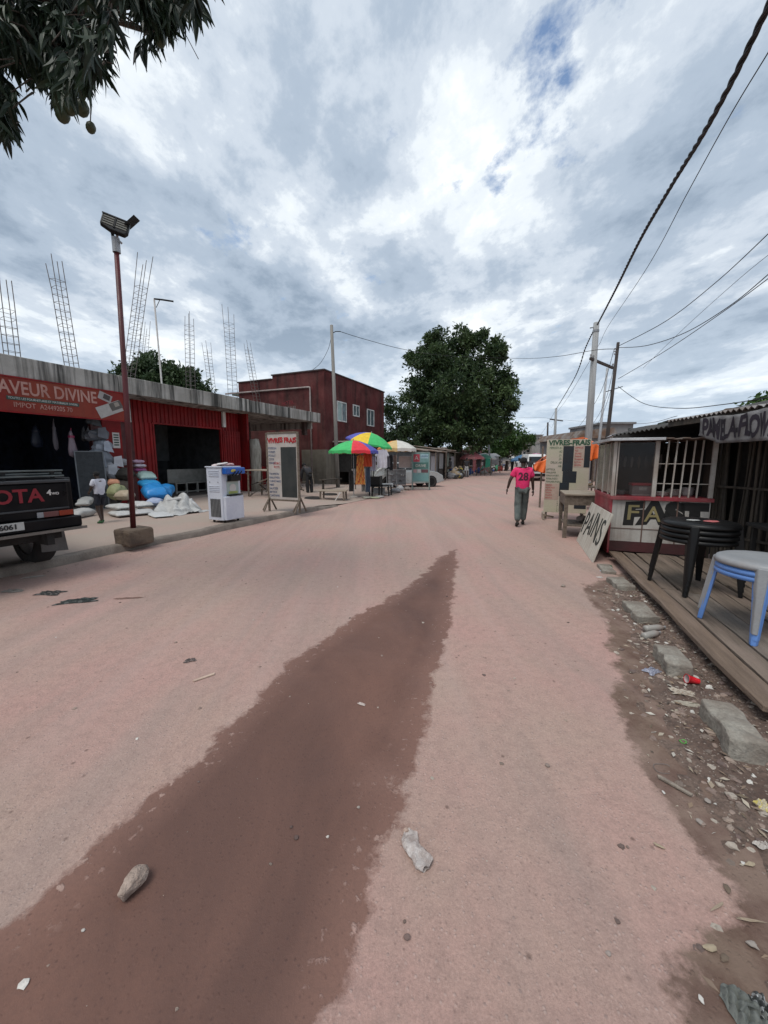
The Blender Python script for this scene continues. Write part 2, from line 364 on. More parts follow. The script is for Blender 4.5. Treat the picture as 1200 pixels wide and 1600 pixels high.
        wcol = mix(mth('MULTIPLY', darkg, .35), wcol, (.05, .03, .03))
        base = mix(wf, base, wcol)
        sf = mr(mth('ADD', so_, mth('MULTIPLY', edge, 1.2)), -.02, .04, 0, 1)
        scol = mix(mr(noise(5, 8, .65), .4, .6, 0, 1), (.13, .08, .062), (.20, .14, .108))
        base = mix(sf, base, scol)
        # tyre polish down the road
        tr = mth('MULTIPLY', mr(noise(1.1, 6, .6, .3, (2.4, .10, 1, AR)), .47, .66, 0, .22), mth('SUBTRACT', 1, wf)); base = mix(tr, base, (.46, .335, .30))
        wetf = mth('MULTIPLY', wf, mr(noise(2.2, 6, .6), .4, .62, .55, 1)); hgt = mth('MULTIPLY', hgt, mth('SUBTRACT', 1, mth('MULTIPLY', wf, .65)))
        L.new(mr(wetf, 0, 1, .92, .58), b.inputs['Roughness']); b.inputs['Specular IOR Level'].default_value = .22
    elif kind == 'soil':
        base = mix(mr(noise(3.5, 9, .7), .38, .6, 0, 1), (.11, .068, .052), (.20, .138, .108))
        base = mix(mr(noise(40, 6, .75), .45, .65, 0, .8), base, (.07, .05, .042)); base = mix(mth('MULTIPLY', grain, .7), base, (.45, .38, .32))
        b.inputs['Roughness'].default_value = .9; hgt = mth('MULTIPLY', hgt, 2)
    else:
        if kind == 'walk': base = mix(mr(noise(.9, 8, .6), .35, .60, .45, .95), base, (.345, .285, .24))
        if kind == 'ground': base = mix(mr(noise(.2, 8, .6), .4, .62, 0, .6), base, (.33, .26, .20))
        b.inputs['Roughness'].default_value = .92
    L.new(base, b.inputs['Base Color'])
    bp = nd('ShaderNodeBump'); bp.inputs['Strength'].default_value = .8; bp.inputs['Distance'].default_value = .014
    L.new(hgt, bp.inputs['Height']); L.new(bp.outputs[0], b.inputs['Normal'])
    return m
def gs(a, b, step): return list(np.arange(a, b, step))
ROAD, WALK, SOIL, GROUND = earth_mat('dusty road', 'road'), earth_mat('dusty pavement', 'walk'), earth_mat('wet soil', 'soil'), earth_mat('bare ground', 'ground')
sheet('ground', np.linspace(-900, 900, 40), np.linspace(-300, 1500, 40), lambda X, Y: X*0-.06, GROUND)
xs = np.array(gs(-12, -5, .25)+gs(-5, 5, .06)+gs(5, 30, .4)); ys = np.array(gs(-4, .3, .4)+gs(.3, 7, .06)+gs(7, 20, .16)+gs(20, 95, 1))
rz = lambda X, Y: .007*gnoise(X, Y, 3, 1)+.015*gnoise(X, Y, .5, 2)
def R_of(X, Y): return X*cos(AR)-Y*sin(AR)
sheet('road', xs, ys, rz, ROAD, {'wet': lambda X, Y: poly_sdf(X, Y, wet_poly), 'soil': lambda X, Y: poly_sdf(X, Y, soil_poly)})
# raised verge of rough soil on the right
def soil_z(X, Y):
    d_ = poly_sdf(X, Y, soil_poly)
    return rz(X, Y)-.012+np.clip(d_+.0, 0, .9)*.05+np.clip(d_, 0, .15)*(.10*gnoise(X, Y, 9, 3)+.08*gnoise(X, Y, 22, 4)+.05*gnoise(X, Y, 55, 5))
sheet('dirt_verge', np.array(gs(.8, 3.2, .025)+gs(3.2, 6, .06)), np.array(gs(-1.5, .6, .08)+gs(.6, 3.2, .025)+gs(3.2, 7, .05)), soil_z, SOIL, keep=lambda X, Y: poly_sdf(X, Y, soil_poly) > -.05)
# sidewalk on the left (t, s frame)
def walk():
    e = bpy.data.objects.new('pavement', None)
    xs_ = np.array(gs(-21, -13.4, .8)+gs(-13.4, -6.9, .08)+[-6.9]); ys_ = np.array(gs(-6, 2, .5)+gs(2, 12.4, .1)+gs(12.4, 19.6, .4))
    def zf(T, S):
        z = .12+.006*gnoise(T, S, 2.5, 6)+.004*gnoise(T, S, 9, 7)
        k = np.clip((S-10.2-(-6.9-T)*.7)/1.8, 0, 1); return z-k*.105*np.clip((T+10)/3, 0, 1)
    o = sheet('pavement', xs_, ys_, zf, WALK); o.rotation_euler = (0, 0, -AL)
    mb = MB(); R = random.Random(3)
    ss = [-6+.35*i for i in range(50)]; 
    for i in range(len(ss)-1):
        def zt(s_): return .128+.008*sin(s_*2.1)+.005*sin(s_*5.3)-.1*min(1, max(0, (s_-9.6)/1.9))
        def tt(s_): return -6.80+.025*sin(s_*1.3)+.015*sin(s_*4.7)
        s0, s1 = ss[i], ss[i+1]
        prof = lambda s_: [(-6.98, s_, -.03), (-6.98, s_, zt(s_)-.006), (-6.95, s_, zt(s_)), (tt(s_)-.03, s_, zt(s_)-.004), (tt(s_), s_, zt(s_)-.035), (tt(s_)+.03, s_, -.03)]
        a, b = prof(s0), prof(s1); n = len(a); mb.add(a+b, [(j, j+1, n+j+1, n+j) for j in range(n-1)])
    k = mb.build('kerb', KERB, None, smooth=True, disp=.02, dscale=.12); k.rotation_euler = (0, 0, -AL); tag(k, kind='structure')
walk()
# ---- loose stones: uncountable
def pebbles(name, n, sample, smin, smax, m, label, power=2.2):
    base = MB().blob((0, 0, 0), 1, n=6, amp=.25, seed=1); bv = np.array(base.v); bf = np.array(base.f); V = []; F = []; Cc = []
    k = 0
    for i in range(n):
        x, y, z = sample(); s = smin+(smax-smin)*random.random()**power
        a = random.uniform(0, 6.28); sc = np.array([s*random.uniform(.8, 1.7), s*random.uniform(.7, 1.1), s*random.uniform(.35, .8)])
        p = bv*(1+rng.uniform(-.18, .18, bv.shape))*sc; q = p.copy(); q[:, 0] = p[:, 0]*cos(a)-p[:, 1]*sin(a); q[:, 1] = p[:, 0]*sin(a)+p[:, 1]*cos(a)
        q += (x, y, z+sc[2]*.3); V.append(q); F.append(bf+k*len(bv)); k += 1
        g = random.choice([(.34, .26, .21), (.24, .17, .14), (.42, .36, .30), (.15, .10, .085), (.3, .22, .18), (.2, .15, .12)] if random.random() < .97 else [(.65, .62, .57)]); Cc += [(*g, 1)]*len(bf)*4
    me = bpy.data.meshes.new(name); me.from_pydata(np.concatenate(V).tolist(), [], np.concatenate(F).tolist()); me.materials.append(m)
    ca = me.color_attributes.new('Col', 'FLOAT_COLOR', 'CORNER'); ca.data.foreach_set('color', np.array(Cc, np.float32).ravel())
    o = bpy.data.objects.new(name, me); C.objects.link(o); return tag(o, label, 'gravel', kind='stuff')
STONEV = mat('loose stone', (.3, .3, .3), vcol=True, rough=.9, namt=.3, ns=30, bump=.4, bs=80)
sp = np.array(soil_poly)
def in_soil():
    while True:
        x = random.uniform(1.0, 4.2); y = random.uniform(.7, 6.2); X = np.array([x]); Y = np.array([y]); d_ = poly_sdf(X, Y, soil_poly)[0]
        if d_ > .0 and random.random() < .25+min(1, d_*2.2) and loc((x, y, 0), AR)[0] < 2.0: return x, y, float(soil_z(X, Y)[0])
pebbles('gravel', 3800, in_soil, .003, .024, STONEV, 'small stones and grit lying over the wet soil verge', 3)
def on_road():
    if random.random() < .6: x, y = random.uniform(-4, 3), random.uniform(.7, 7)
    else:
        s_ = random.uniform(2, 14); P = W(-6.7+abs(random.gauss(0, .25)), s_); x, y = P.x, P.y
    return x, y, float(rz(np.array([x]), np.array([y]))[0])
pebbles('road_grit', 900, on_road, .002, .013, STONEV, 'grit and tiny stones scattered on the road surface', 3)
# ---- litter flakes (stuff)
def flakes():
    mb = MB(); R = random.Random(5)
    for i in range(1500):
        x, y, z = in_soil(); a = R.uniform(0, 6.28); l = R.uniform(.004, .028); w_ = l*R.uniform(.15, .5); t = R.uniform(-.3, .3)
        u = Vector((cos(a), sin(a), t*.5)); v = Vector((-sin(a), cos(a), R.uniform(-.3, .3))); p = Vector((x, y, z+.006+R.uniform(0, .006)))
        mb.col = R.choice([(.33, .26, .19), (.2, .14, .1), (.42, .36, .28), (.11, .08, .06), (.5, .46, .40), (.26, .18, .12), (.15, .11, .07)])
        mb.add([p-u*l, p+v*w_+Vector((0, 0, .004)), p+u*l, p-v*w_], [(0, 1, 2, 3)])
    tag(mb.build('leaf_litter', VC), 'dry leaf scraps, chips and paper bits on the soil', 'litter', kind='stuff')
flakes()
# ================================================================== LEFT BUILDING  (coordinates t = across, s = along the street, z)
BO = (-16, 9, .10)
bld = thing('shop_building', BO, 'long low shop building with red corrugated fronts under a stained concrete roof slab', 'building', A=AL)
def bl(mb, name, m, par=None, **k): return mb.build(name, m, par or bld, off=BO, **k)
FT = -13.33; CT = -12.13; S0, S1, SE = -3.0, 13.45, 18.28
mb = MB(); mb.bb(-22, CT-.12, S0, SE-.12, 3.60, 3.74); bl(mb, 'roof_slab', CONC)
mb = MB(); R = random.Random(4)
cuts = [S0, 4.4, 7.55, 10.05, 12.9, 15.5, SE]
for a, b in zip(cuts, cuts[1:]): mb.bb(CT-.12, CT+R.uniform(-.008, .008), a+.006, b-.006, 3.575, 4.08+R.uniform(-.015, .012))
mb.bb(-22, CT-.125, SE-.12, SE-.003, 3.585, 4.07)
bl(mb, 'fascia', CONC, bevel=.02)
# interior shells
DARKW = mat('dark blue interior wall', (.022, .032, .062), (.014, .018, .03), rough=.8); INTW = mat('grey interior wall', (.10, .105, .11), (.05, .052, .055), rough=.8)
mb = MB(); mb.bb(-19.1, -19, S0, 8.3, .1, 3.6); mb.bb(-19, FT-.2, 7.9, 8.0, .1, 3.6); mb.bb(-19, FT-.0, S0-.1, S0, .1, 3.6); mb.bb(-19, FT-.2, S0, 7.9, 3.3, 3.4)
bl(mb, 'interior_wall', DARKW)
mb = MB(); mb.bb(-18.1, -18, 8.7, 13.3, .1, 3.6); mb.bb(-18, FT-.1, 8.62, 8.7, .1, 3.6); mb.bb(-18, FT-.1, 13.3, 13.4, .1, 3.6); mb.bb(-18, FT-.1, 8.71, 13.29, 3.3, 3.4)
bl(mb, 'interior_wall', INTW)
mb = MB(); mb.bb(-19, -13.45, S0, 13.4, .05, .135); bl(mb, 'floor', mat('dark cement floor', (.12, .10, .09), (.07, .06, .055), rough=.8))
mb = MB(); mb.bb(-22, -18.12, 8.4, 13.4, .1, 3.6); mb.bb(-22, -19.12, S0, 8.38, .1, 3.6); bl(mb, 'rear_block', CONC2)
# corrugated red sheets
def corr(mb, s0, s1, z0, z1, t, pitch=.16, dep=.035):
    n = int((s1-s0)/pitch); pr = []
    for i in range(n+1):
        a = s0+(s1-s0)*i/n; w_ = (s1-s0)/n
        pr += [(t, a), (t, a+w_*.35), (t+dep, a+w_*.45), (t+dep, a+w_*.9)] if i < n else [(t, a)]
    for (ta, sa), (tb, sb) in zip(pr, pr[1:]): mb.add([(ta, sa, z0), (tb, sb, z0), (tb, sb, z1), (ta, sa, z1)], [(0, 1, 2, 3)])
mb = MB(); corr(mb, 8.62, 13.4, 2.87, 3.6, FT); corr(mb, 8.62, 9.32, .1, 2.87, FT); corr(mb, 12.42, 13.4, .1, 2.87, FT); bl(mb, 'corrugated_front', RED)
mb = MB(); mb.bb(FT-.06, FT+.05, 9.32, 9.38, .1, 2.86); mb.bb(FT-.06, FT+.05, 12.36, 12.42, .1, 2.86); mb.bb(FT-.06, FT+.055, 9.3, 12.44, 2.84, 2.9); bl(mb, 'door_frame', RED, bevel=.006)
def leafdoor(sa, dirs, ang, wd):
    mb = MB(); u = Vector((sin(ang), cos(ang)*dirs)); P = Vector((FT+.06, sa))
    for i in range(7):
        a, b = P+u*wd*i/7, P+u*wd*(i+.55)/7; c = P+u*wd*(i+1)/7; nrm = Vector((u.y, -u.x))*.03*dirs
        mb.add([(a.x, a.y, .15), (b.x, b.y, .15), (b.x, b.y, 2.8), (a.x, a.y, 2.8)], [(0, 1, 2, 3)])
        mb.add([((b+nrm).x, (b+nrm).y, .15), ((c+nrm).x, (c+nrm).y, .15), ((c+nrm).x, (c+nrm).y, 2.8), ((b+nrm).x, (b+nrm).y, 2.8)], [(0, 1, 2, 3)])
    d_ = bl(mb, 'door', RED, solid=.012); 
    mb = MB(); 
    for z in (.5, 1.5, 2.5): mb = MB(); mb.tube([(P.x+.02, P.y, z), (P.x+.02, P.y, z+.12)], .018, 6); bl(mb, 'hinge', RED, d_)
    for z in (.35, 1.45, 2.6): mb = MB(); mb.bar((P.x+.04, P.y, z), ((P+u*wd).x+.04, (P+u*wd).y, z), .03, .03); bl(mb, 'crossbar', RED, d_)
leafdoor(12.45, 1, .12, .85)
# pillars: white strips, red flat panel
mb = MB(); mb.bb(FT-.1, FT+.14, 8.28, 8.52, 2.82, 3.595); bl(mb, 'pillar_top', WHITEP, bevel=.01)
mb = MB(); mb.bb(FT+.04, FT+.14, 12.45, 12.6, 2.95, 3.595); bl(mb, 'pillar_top', WHITEP, bevel=.01)
mb = MB(); mb.bb(FT-.12, FT+.03, 7.30, 8.62, .1, 3.6); bl(mb, 'pier', mat('dark maroon paint', (.09, .010, .012), (.05, .01, .01), rough=.6), bevel=.01)
mb = MB(); mb.bb(FT+.033, FT+.07, 7.62, 8.20, .1, 3.05); bl(mb, 'panel', RED, bevel=.008)
ps = MB(); ps.bb(FT+.072, FT+.078, 7.90, 8.12, 1.95, 2.45); pst = bl(ps, 'poster', WHITEP)
mb = MB()
for i in range(5): mb.bb(FT+.078, FT+.081, 7.93, 8.09, 2.03+i*.08, 2.075+i*.08)
bl(mb, 'print', mat('poster ink', (.05, .09, .07), rough=.6, bump=0), pst)
# signboard of the first shop
SGN = mat('sun-faded red sign sheet', (.20, .014, .012), (.24, .045, .022), rough=.55, ns=.8, dust=.2, dustc=(.2, .06, .04), streak=.2, spec=.25)
sgn = thing('shop_sign', (CT+.03, 4.6, 2.74), 'long faded red sign reading SAVEUR DIVINE over the dark left shop', 'shop sign', A=AL)
mb = MB(); mb.bb(-.02, .02, -2.6, 3.02, 0, .80); mb.build('panel', SGN, sgn, bevel=.006)
mb = MB(); mb.bb(-.03, .035, -2.62, 3.05, -.03, 0); mb.bb(-.03, .035, -2.62, 3.05, .80, .83); mb.bb(-.03, .035, 3.02, 3.05, 0, .8); mb.build('frame', RED, sgn)
Mx = lambda x, y, z, rz=pi/2: TM((x, y, z), rz)
CREAM = mat('cream sign paint', (.45, .25, .21), (.36, .18, .15), rough=.6, bump=0)
def fitrow(txt, xa, xb, py, size, z, m, extra=0, **k):
    sa, sb = onT(xa, py, CT)[1]-4.6, onT(xb, py, CT)[1]-4.6; sa -= extra*(sb-sa); text(txt, size, Mx(.024, (sa+sb)/2, z), m, sgn, fit=sb-sa, **k)
fitrow('SAVEUR DIVINE', 0, 149, 622, .44, .555, CREAM, extra=.085, bold=.008)
mb = MB(); mb.bb(.021, .025, onT(9, 628, CT)[1]-4.6, onT(122, 635, CT)[1]-4.6, .27, .36); mb.build('band', mat('dark sign band', (.02, .06, .045), rough=.6), sgn)
fitrow('TOUTES LES FOURNITURES ET MATERIAUX DIVERS', 12, 119, 632, .075, .315, WHTTXT)
fitrow('IMPOT', 20, 54, 635, .17, .16, CREAM); fitrow('A2449205 70', 61, 111, 637, .17, .16, CREAM)
for (y, z, w_, h_, r, c) in ((2.60, .30, .72, .32, .42, (.40, .38, .36)), (2.78, .42, .36, .22, .42, (.10, .09, .08)), (2.50, .63, .36, .22, -.35, (.35, .33, .32)), (2.54, .63, .18, .14, -.35, (.06, .05, .05)), (2.80, .46, .14, .12, .42, (.3, .26, .22))):
    mb = MB(); mb.col = c; x = .022+.004*random.random()+(.004 if c[0] < .2 else 0)+(.006 if c[0] == .3 else 0); cs, sn = cos(r), sin(r)
    mb.add([(x, y+(a*cs-b*sn), z+(a*sn+b*cs)) for a, b in ((-w_/2, -h_/2), (w_/2, -h_/2), (w_/2, h_/2), (-w_/2, h_/2))], [(0, 1, 2, 3)]); mb.build('picture', VC, sgn)
# porch part beyond the shop: concrete post, beam, low wall
mb = MB(); mb.bb(-20, -12.9, 13.5, 13.62, .1, 3.6); bl(mb, 'end_wall', RED)
mb = MB(); mb.bb(-16.0, -15.8, 13.7, 17.9, .1, 1.15); bl(mb, 'low_wall', RED, bevel=.01)
for q in ((-15.9, -15.7, 13.7, 14.0, 1.15, 3.6), (-13.0, -12.8, 17.7, 17.95, 2.9, 3.6), (-15.9, -15.7, 16.4, 16.7, 1.15, 3.6)): mb = MB(); mb.bb(*q); bl(mb, 'post', mat('sooty post', (.06, .035, .03), rough=.8))
mb = MB(); mb.bb(-20, -12.6, 18.02, 18.15, 3.25, 3.59); bl(mb, 'beam', CONC)
# gnarled pale post
gpst = thing('tree_stump_post', (-12.7, 13.75, .12), 'rough pale grey wooden post beside the right edge of the red shopfront', 'post', A=AL)
mb = MB(); mb.tube([(0, 0, -.05), (.03, 0, .6), (-.03, .03, 1.2), (.02, 0, 1.9), (-.05, .02, 2.35)], [.27, .25, .24, .25, .2], 10); mb.build('stem', mat('pale bark', (.38, .36, .31), (.2, .18, .15), rough=.95, ns=3, stretch=(3, 3, .6), bump=.8, bs=14), gpst, smooth=True, disp=.05, dscale=.2)
# rebar cages on the roof
REB = mat('rusted reinforcing steel', (.17, .155, .15), (.12, .10, .09), rough=.8, bump=.1)
def rebar(i, b_px, t_px, T_, wd=.24, label=''):
    b = onT(*b_px, T_); b = W(*b); t = yp(*t_px, b.y); zb = 3.74; k = (zb-b.z)/(t.z-b.z) if t.z != b.z else 0; b = b+(t-b)*k
    e = thing('rebar_column', b, label, 'rebar', 'rebar cages rising from the flat roof', A=None, rot=-AL)
    Ri = random.Random(i); v = Matrix.Rotation(AL, 3, 'Z') @ (t-b); L_ = v.length; u = Vector((1, 0, 0)); w_ = Vector((0, 1, 0))
    mb = MB()
    for a, c in ((-1, -1), (1, -1), (1, 1), (-1, 1)):
        o = (u*a+w_*c)*wd/2; k2 = Ri.uniform(.93, 1.03); top = v*k2+o*Ri.uniform(.8, 1.3); mb.tube([o-Vector((0, 0, .02)), v*.4+o, v*.75+o*1.02, top], .010, 5)
    mb.build('bar', REB, e)
    mb = MB(); n = int(L_/.19)
    for j in range(1, n-1-Ri.randint(1, 3)):
        c = v*(j/n); s_ = Ri.uniform(-.02, .02); P = [c+(u*a+w_*d_)*wd*.53+Vector((0, 0, s_*a)) for a, d_ in ((-1, -1), (1, -1), (1, 1), (-1, 1), (-1, -1))]; mb.tube(P, .006, 4)
    mb.build('stirrup', REB, e)
for i, a in enumerate([((20, 562), (4, 434), -13.0, .24, 'rebar cage at the left frame edge above the SAVEUR sign'), ((113, 577), (84, 402), -12.9, .24, 'tall rebar cage rising over the middle of the SAVEUR DIVINE sign'),
                       ((203, 575), (227, 402), -13.6, .26, 'rebar cage leaning right, just right of the lamp pole'), ((221, 580), (229, 500), -21, .3, 'faint far rebar cage behind the leaning one near the lamp pole'),
                       ((298, 604), (295, 487), -15.5, .26, 'upright rebar cage at the right side of the tree behind the roof'), ((332, 615), (322, 535), -19, .28, 'small far rebar cage between the two tall cages right of the tree'),
                       ((364, 618), (356, 478), -14.5, .3, 'tall rebar cage nearest the dark red two-storey building'), ((401, 622), (385, 532), -17.5, .28, 'short tilted rebar cage just left of the dark red building top')]):
    rebar(i, a[0], a[1], a[2], a[3], a[4])
# thin antenna pole with arm
ant = thing('antenna_mast', Vector((yp(253, 598, 15).x, 15, 3.72)), 'thin pale mast with a short arm on the flat roof, in front of the tree', 'mast')
zt = yp(249, 467, 15).z-3.72
mb = MB(); mb.tube([(0, 0, 0), (-.05, 0, zt)], .03, 6); mb.build('pole', WHITEP, ant)
mb = MB(); mb.tube([(-.05, 0, zt), (.25, 0, zt-.03), (.6, .1, zt-.05)], .03, 6); mb.tube([(.0, 0, zt-.3), (.15, 0, zt-.04)], .012, 5); mb.build('arm', DARKM, ant)

# ---- lamp pole
LB = gl(210, 848, .12)
base = thing('concrete_block', LB, 'rough brown concrete lump holding the foot of the red lamp pole', 'block', A=AL)
mb = MB(); mb.bb(-.22, .20, -.22, .26, -.03, .27); mb.build('mesh', mat('muddy concrete', (.17, .125, .09), (.09, .065, .05), rough=.95, ns=7, bump=1, bs=25), base, bevel=.05, disp=.05, dscale=.1, sub=0)
base.children[0].name = 'lump'
lp = thing('lamp_pole', (LB[0], LB[1], .35), 'slim dark red street lamp pole with a black solar floodlight on top', 'street lamp', A=AL, rot=AL)
top = yp(181, 378, LB and W(*LB).y)-W(LB[0], LB[1], .35)
POLER = mat('dark red pole paint', (.10, .012, .016), (.06, .01, .012), rough=.5, bump=.05)
mb = MB(); mb.tube([(0, 0, -.1), top*.5+Vector((.015, 0, 0)), top], [.045, .042, .036], 12); mb.build('pole', POLER, lp, smooth=True)
mb = MB(); mb.tube([top+Vector((0, 0, -.16)), top+Vector((0, 0, .06))], .058, 12); mb.bar(top+Vector((.05, 0, .02)), top+Vector((.09, 0, -.02)), .03); mb.build('clamp', STEEL, lp)
mb = MB(); mb.tube([top+Vector((-.03, 0, .02)), top+Vector((-.045, 0, .14))], .024, 8); mb.build('pipe_end', DARKM, lp)
mb = MB(); mb.tube([top+Vector((.02, 0, 0)), top+Vector((.045, -.02, .12)), top+Vector((.04, 0, .2))], .02, 8); mb.build('bracket', STEEL, lp)
hM = Matrix.Translation(top+Vector((.03, -.02, .24))) @ Matrix.Scale(.76, 4) @ Matrix.Rotation(radians(12), 4, 'Y') @ Matrix.Rotation(radians(26), 4, 'Z') @ Matrix.Rotation(radians(-30), 4, 'X')
mb = MB(hM); mb.prism([(-.245, -.13), (-.05, -.22), (.20, -.22), (.245, -.13), (.245, .17), (-.245, .17)], -.05, .05, 'y'); hd = mb.build('lamp_head', DARKM, lp, bevel=.015)
mb = MB(hM)
for sx_ in (-1, 1):
    for k in range(4): mb.bb(sx_*.115-.095, sx_*.115+.095, -.06, -.05, -.12+k*.062, -.085+k*.062)
mb.build('led_panel', mat('led lens', (.16, .155, .13), (.08, .08, .07), rough=.3), hd)
mb = MB(hM); mb.bb(-.25, .25, -.062, -.052, .13, .16); mb.bb(-.012, .012, -.068, -.052, -.15, .15); mb.build('rib', DARKM, hd)
mb = MB(); a = top+Vector((.17, .0, .25)); mb.slab(a, a+Vector((.17, .0, .13)), a+Vector((.13, .2, .17)), a+Vector((-.04, .2, .04)), .022); mb.build('solar_panel', DARKM, lp)

# ================================================================== DARK RED TWO-STOREY BUILDING
BT, BS = -12.7, 19.6; B2 = onT(600, 700, BT)[1]; BH = onT(511, 580, BT)[2]
RB = mat('weathered maroon render', (.115, .032, .032), (.065, .022, .022), rough=.95, ns=.8, bump=.4, bs=18, streak=.8, streakc=(.022, .014, .014), sscale=2.6, dust=.25, dustc=(.20, .10, .09), spec=.15, slo=.46)
rb = thing('two_storey_building', (-16, 25, 0), 'dark red rendered two-storey house with flat roof and white framed windows', 'building', A=AL)
RO = (-16, 25, 0)
bT1 = onS(372, 595, BS)[0]; bT2 = onS(425, 580, BS)[0]
mb = MB(); mb.bb(bT2, BT, BS, B2, -.1, BH); mb.build('wall', RB, rb, off=RO)
mb = MB(); mb.bb(bT1, bT2-.01, BS+.01, B2-1, -.1, BH-.22); mb.build('side_wall', RB, rb, off=RO)
mb = MB(); mb.bb(bT2-.06, BT+.06, BS-.06, B2+.05, BH+.002, BH+.07); mb.bb(bT1-.05, bT2-.07, BS-.05, B2-1, BH-.215, BH-.15); mb.build('coping', mat('dark coping', (.055, .035, .035), rough=.8), rb, off=RO)
mb = MB(); mb.bb(BT+.003, BT+.05, BS+.02, B2-.02, -.1, onS(560, 697, BS)[2] if False else 2.15); mb.bb(-14.4, BT+.05, BS-.05, BS+.015, -.1, 2.15); mb.build('plinth', mat('bare grey render', (.19, .17, .135), (.13, .115, .09), rough=.9, ns=1, bump=.4, streak=.4), rb, off=RO)
wm = mat('window white', (.62, .64, .63), rough=.4, bump=0); gm_ = mat('window glass', (.10, .14, .15), (.05, .07, .08), rough=.12, bump=0, fine=0)
for (x0, y0, x1, y1, split) in ((526, 628, 541, 659, 2), (551, 633, 561, 651, 2), (573, 640, 584, 666, 2)):
    a, b = onT(x0, y0, BT), onT(x1, y1, BT); c = onT(x1, y0, BT); s0, s1, z1, z0 = a[1], b[1], (a[2]+c[2])/2, (b[2]+onT(x0, y1, BT)[2])/2
    mb = MB(); k = .07; mb.bb(BT-.02, BT+.05, s0, s1, z0, z0+k); mb.bb(BT-.02, BT+.05, s0, s1, z1-k, z1); mb.bb(BT-.02, BT+.049, s0, s0+k, z0+k, z1-k); mb.bb(BT-.02, BT+.049, s1-k, s1, z0+k, z1-k); mb.bb(BT-.02, BT+.045, (s0+s1)/2-.03, (s0+s1)/2+.03, z0+k, z1-k)
    f = mb.build('window', wm, rb, off=RO, bevel=.006)
    mb = MB(); mb.bb(BT+.002, BT+.012, s0+k, s1-k, z0+k, z1-k); mb.build('pane', gm_, f, off=RO)
    if x0 == 526: mb = MB(); mb.bb(BT+.013, BT+.02, s0+k, (s0+s1)/2-.03, z0+k, z1-k); mb.build('curtain', mat('pale curtain', (.35, .47, .46), rough=.8), f, off=RO)
# pipe
p0, p1, p2, p3 = onS(352, 609, BS-.06), onS(484, 611, BS-.06), onS(486, 614, BS-.06), onS(490, 760, BS-.06)
pz = onS(420, 610, BS-.06)[2]
mb = MB(); mb.tube([(p0[0], p0[1], pz+.03), (p1[0]-.1, p1[1], pz-.02), (p1[0], p1[1], pz-.04), (p1[0]+.02, p1[1], pz-.14), (p1[0]+.02, p1[1], .05)], .05, 8); mb.build('drain_pipe', mat('dirty white pipe', (.38, .33, .31), (.25, .20, .19), rough=.6), rb, off=RO, smooth=True)
wn = thing('wall_lettering', (-15.2, BS-.02, 4.6), 'faded red hand painted lettering high on the maroon side wall', 'writing', A=AL)
P = onS(450, 630, BS-.012); wn.location = W(P[0], P[1], P[2]); text('HOTEL', .30, Matrix.Rotation(0, 4, 'Z'), mat('faded red script', (.22, .02, .03), rough=.8, bump=0), wn, jit=.1, ext=.003)
mb = MB(); 
for i in range(7): mb.bb(-.22+i*.12, -.17+i*.12, -.02, .01, -.62, -.2)
mb.build('grille', mat('grey grille', (.2, .17, .16), rough=.7), wn)
# little side roof top left
mb = MB(); mb.bb(bT1-1.6, bT1-.06, BS+1, BS+4, BH-.75, BH-.62); mb.build('porch_roof', mat('green metal roof', (.06, .09, .08), rough=.6), rb, off=RO)
# awning kiosk under pole
q0, q1 = onT(514, 690, BT+.9), onT(566, 697, BT+.9)
aw = thing('awning_kiosk', (BT+.6, 21.4, 0), 'small dark kiosk opening under a thin concrete awning at the foot of the maroon building', 'kiosk', A=AL)
az = q0[2]+.12
mb = MB(); mb.bb(-.55, .75, -1.1, 2.3, az-.08, az); mb.build('awning', CONC2, aw, bevel=.02)
mb = MB(); mb.bb(-.52, -.5, -.6, 2.2, .1, az-.1); mb.bb(-.5, .45, -.62, -.55, .8, az-.09); mb.build('opening', mat('opening shade black', (.014, .013, .013), rough=.9), aw)  # near-black panels stand in for the shade inside the opening
mb = MB(); mb.bb(.35, .5, -.6, 2.2, .1, .95); mb.bb(-.5, .35, -.5, 2.2, .9, .96); mb.build('counter', CONC2, aw)
for y in (-.55, .7, 2.15):
    mb = MB(); mb.bar((.42, y, .95), (.42, y, az-.08), .06); mb.build('post', WOOD, aw)

# ---- small timber utility pole in front of it
def uni(P): return P
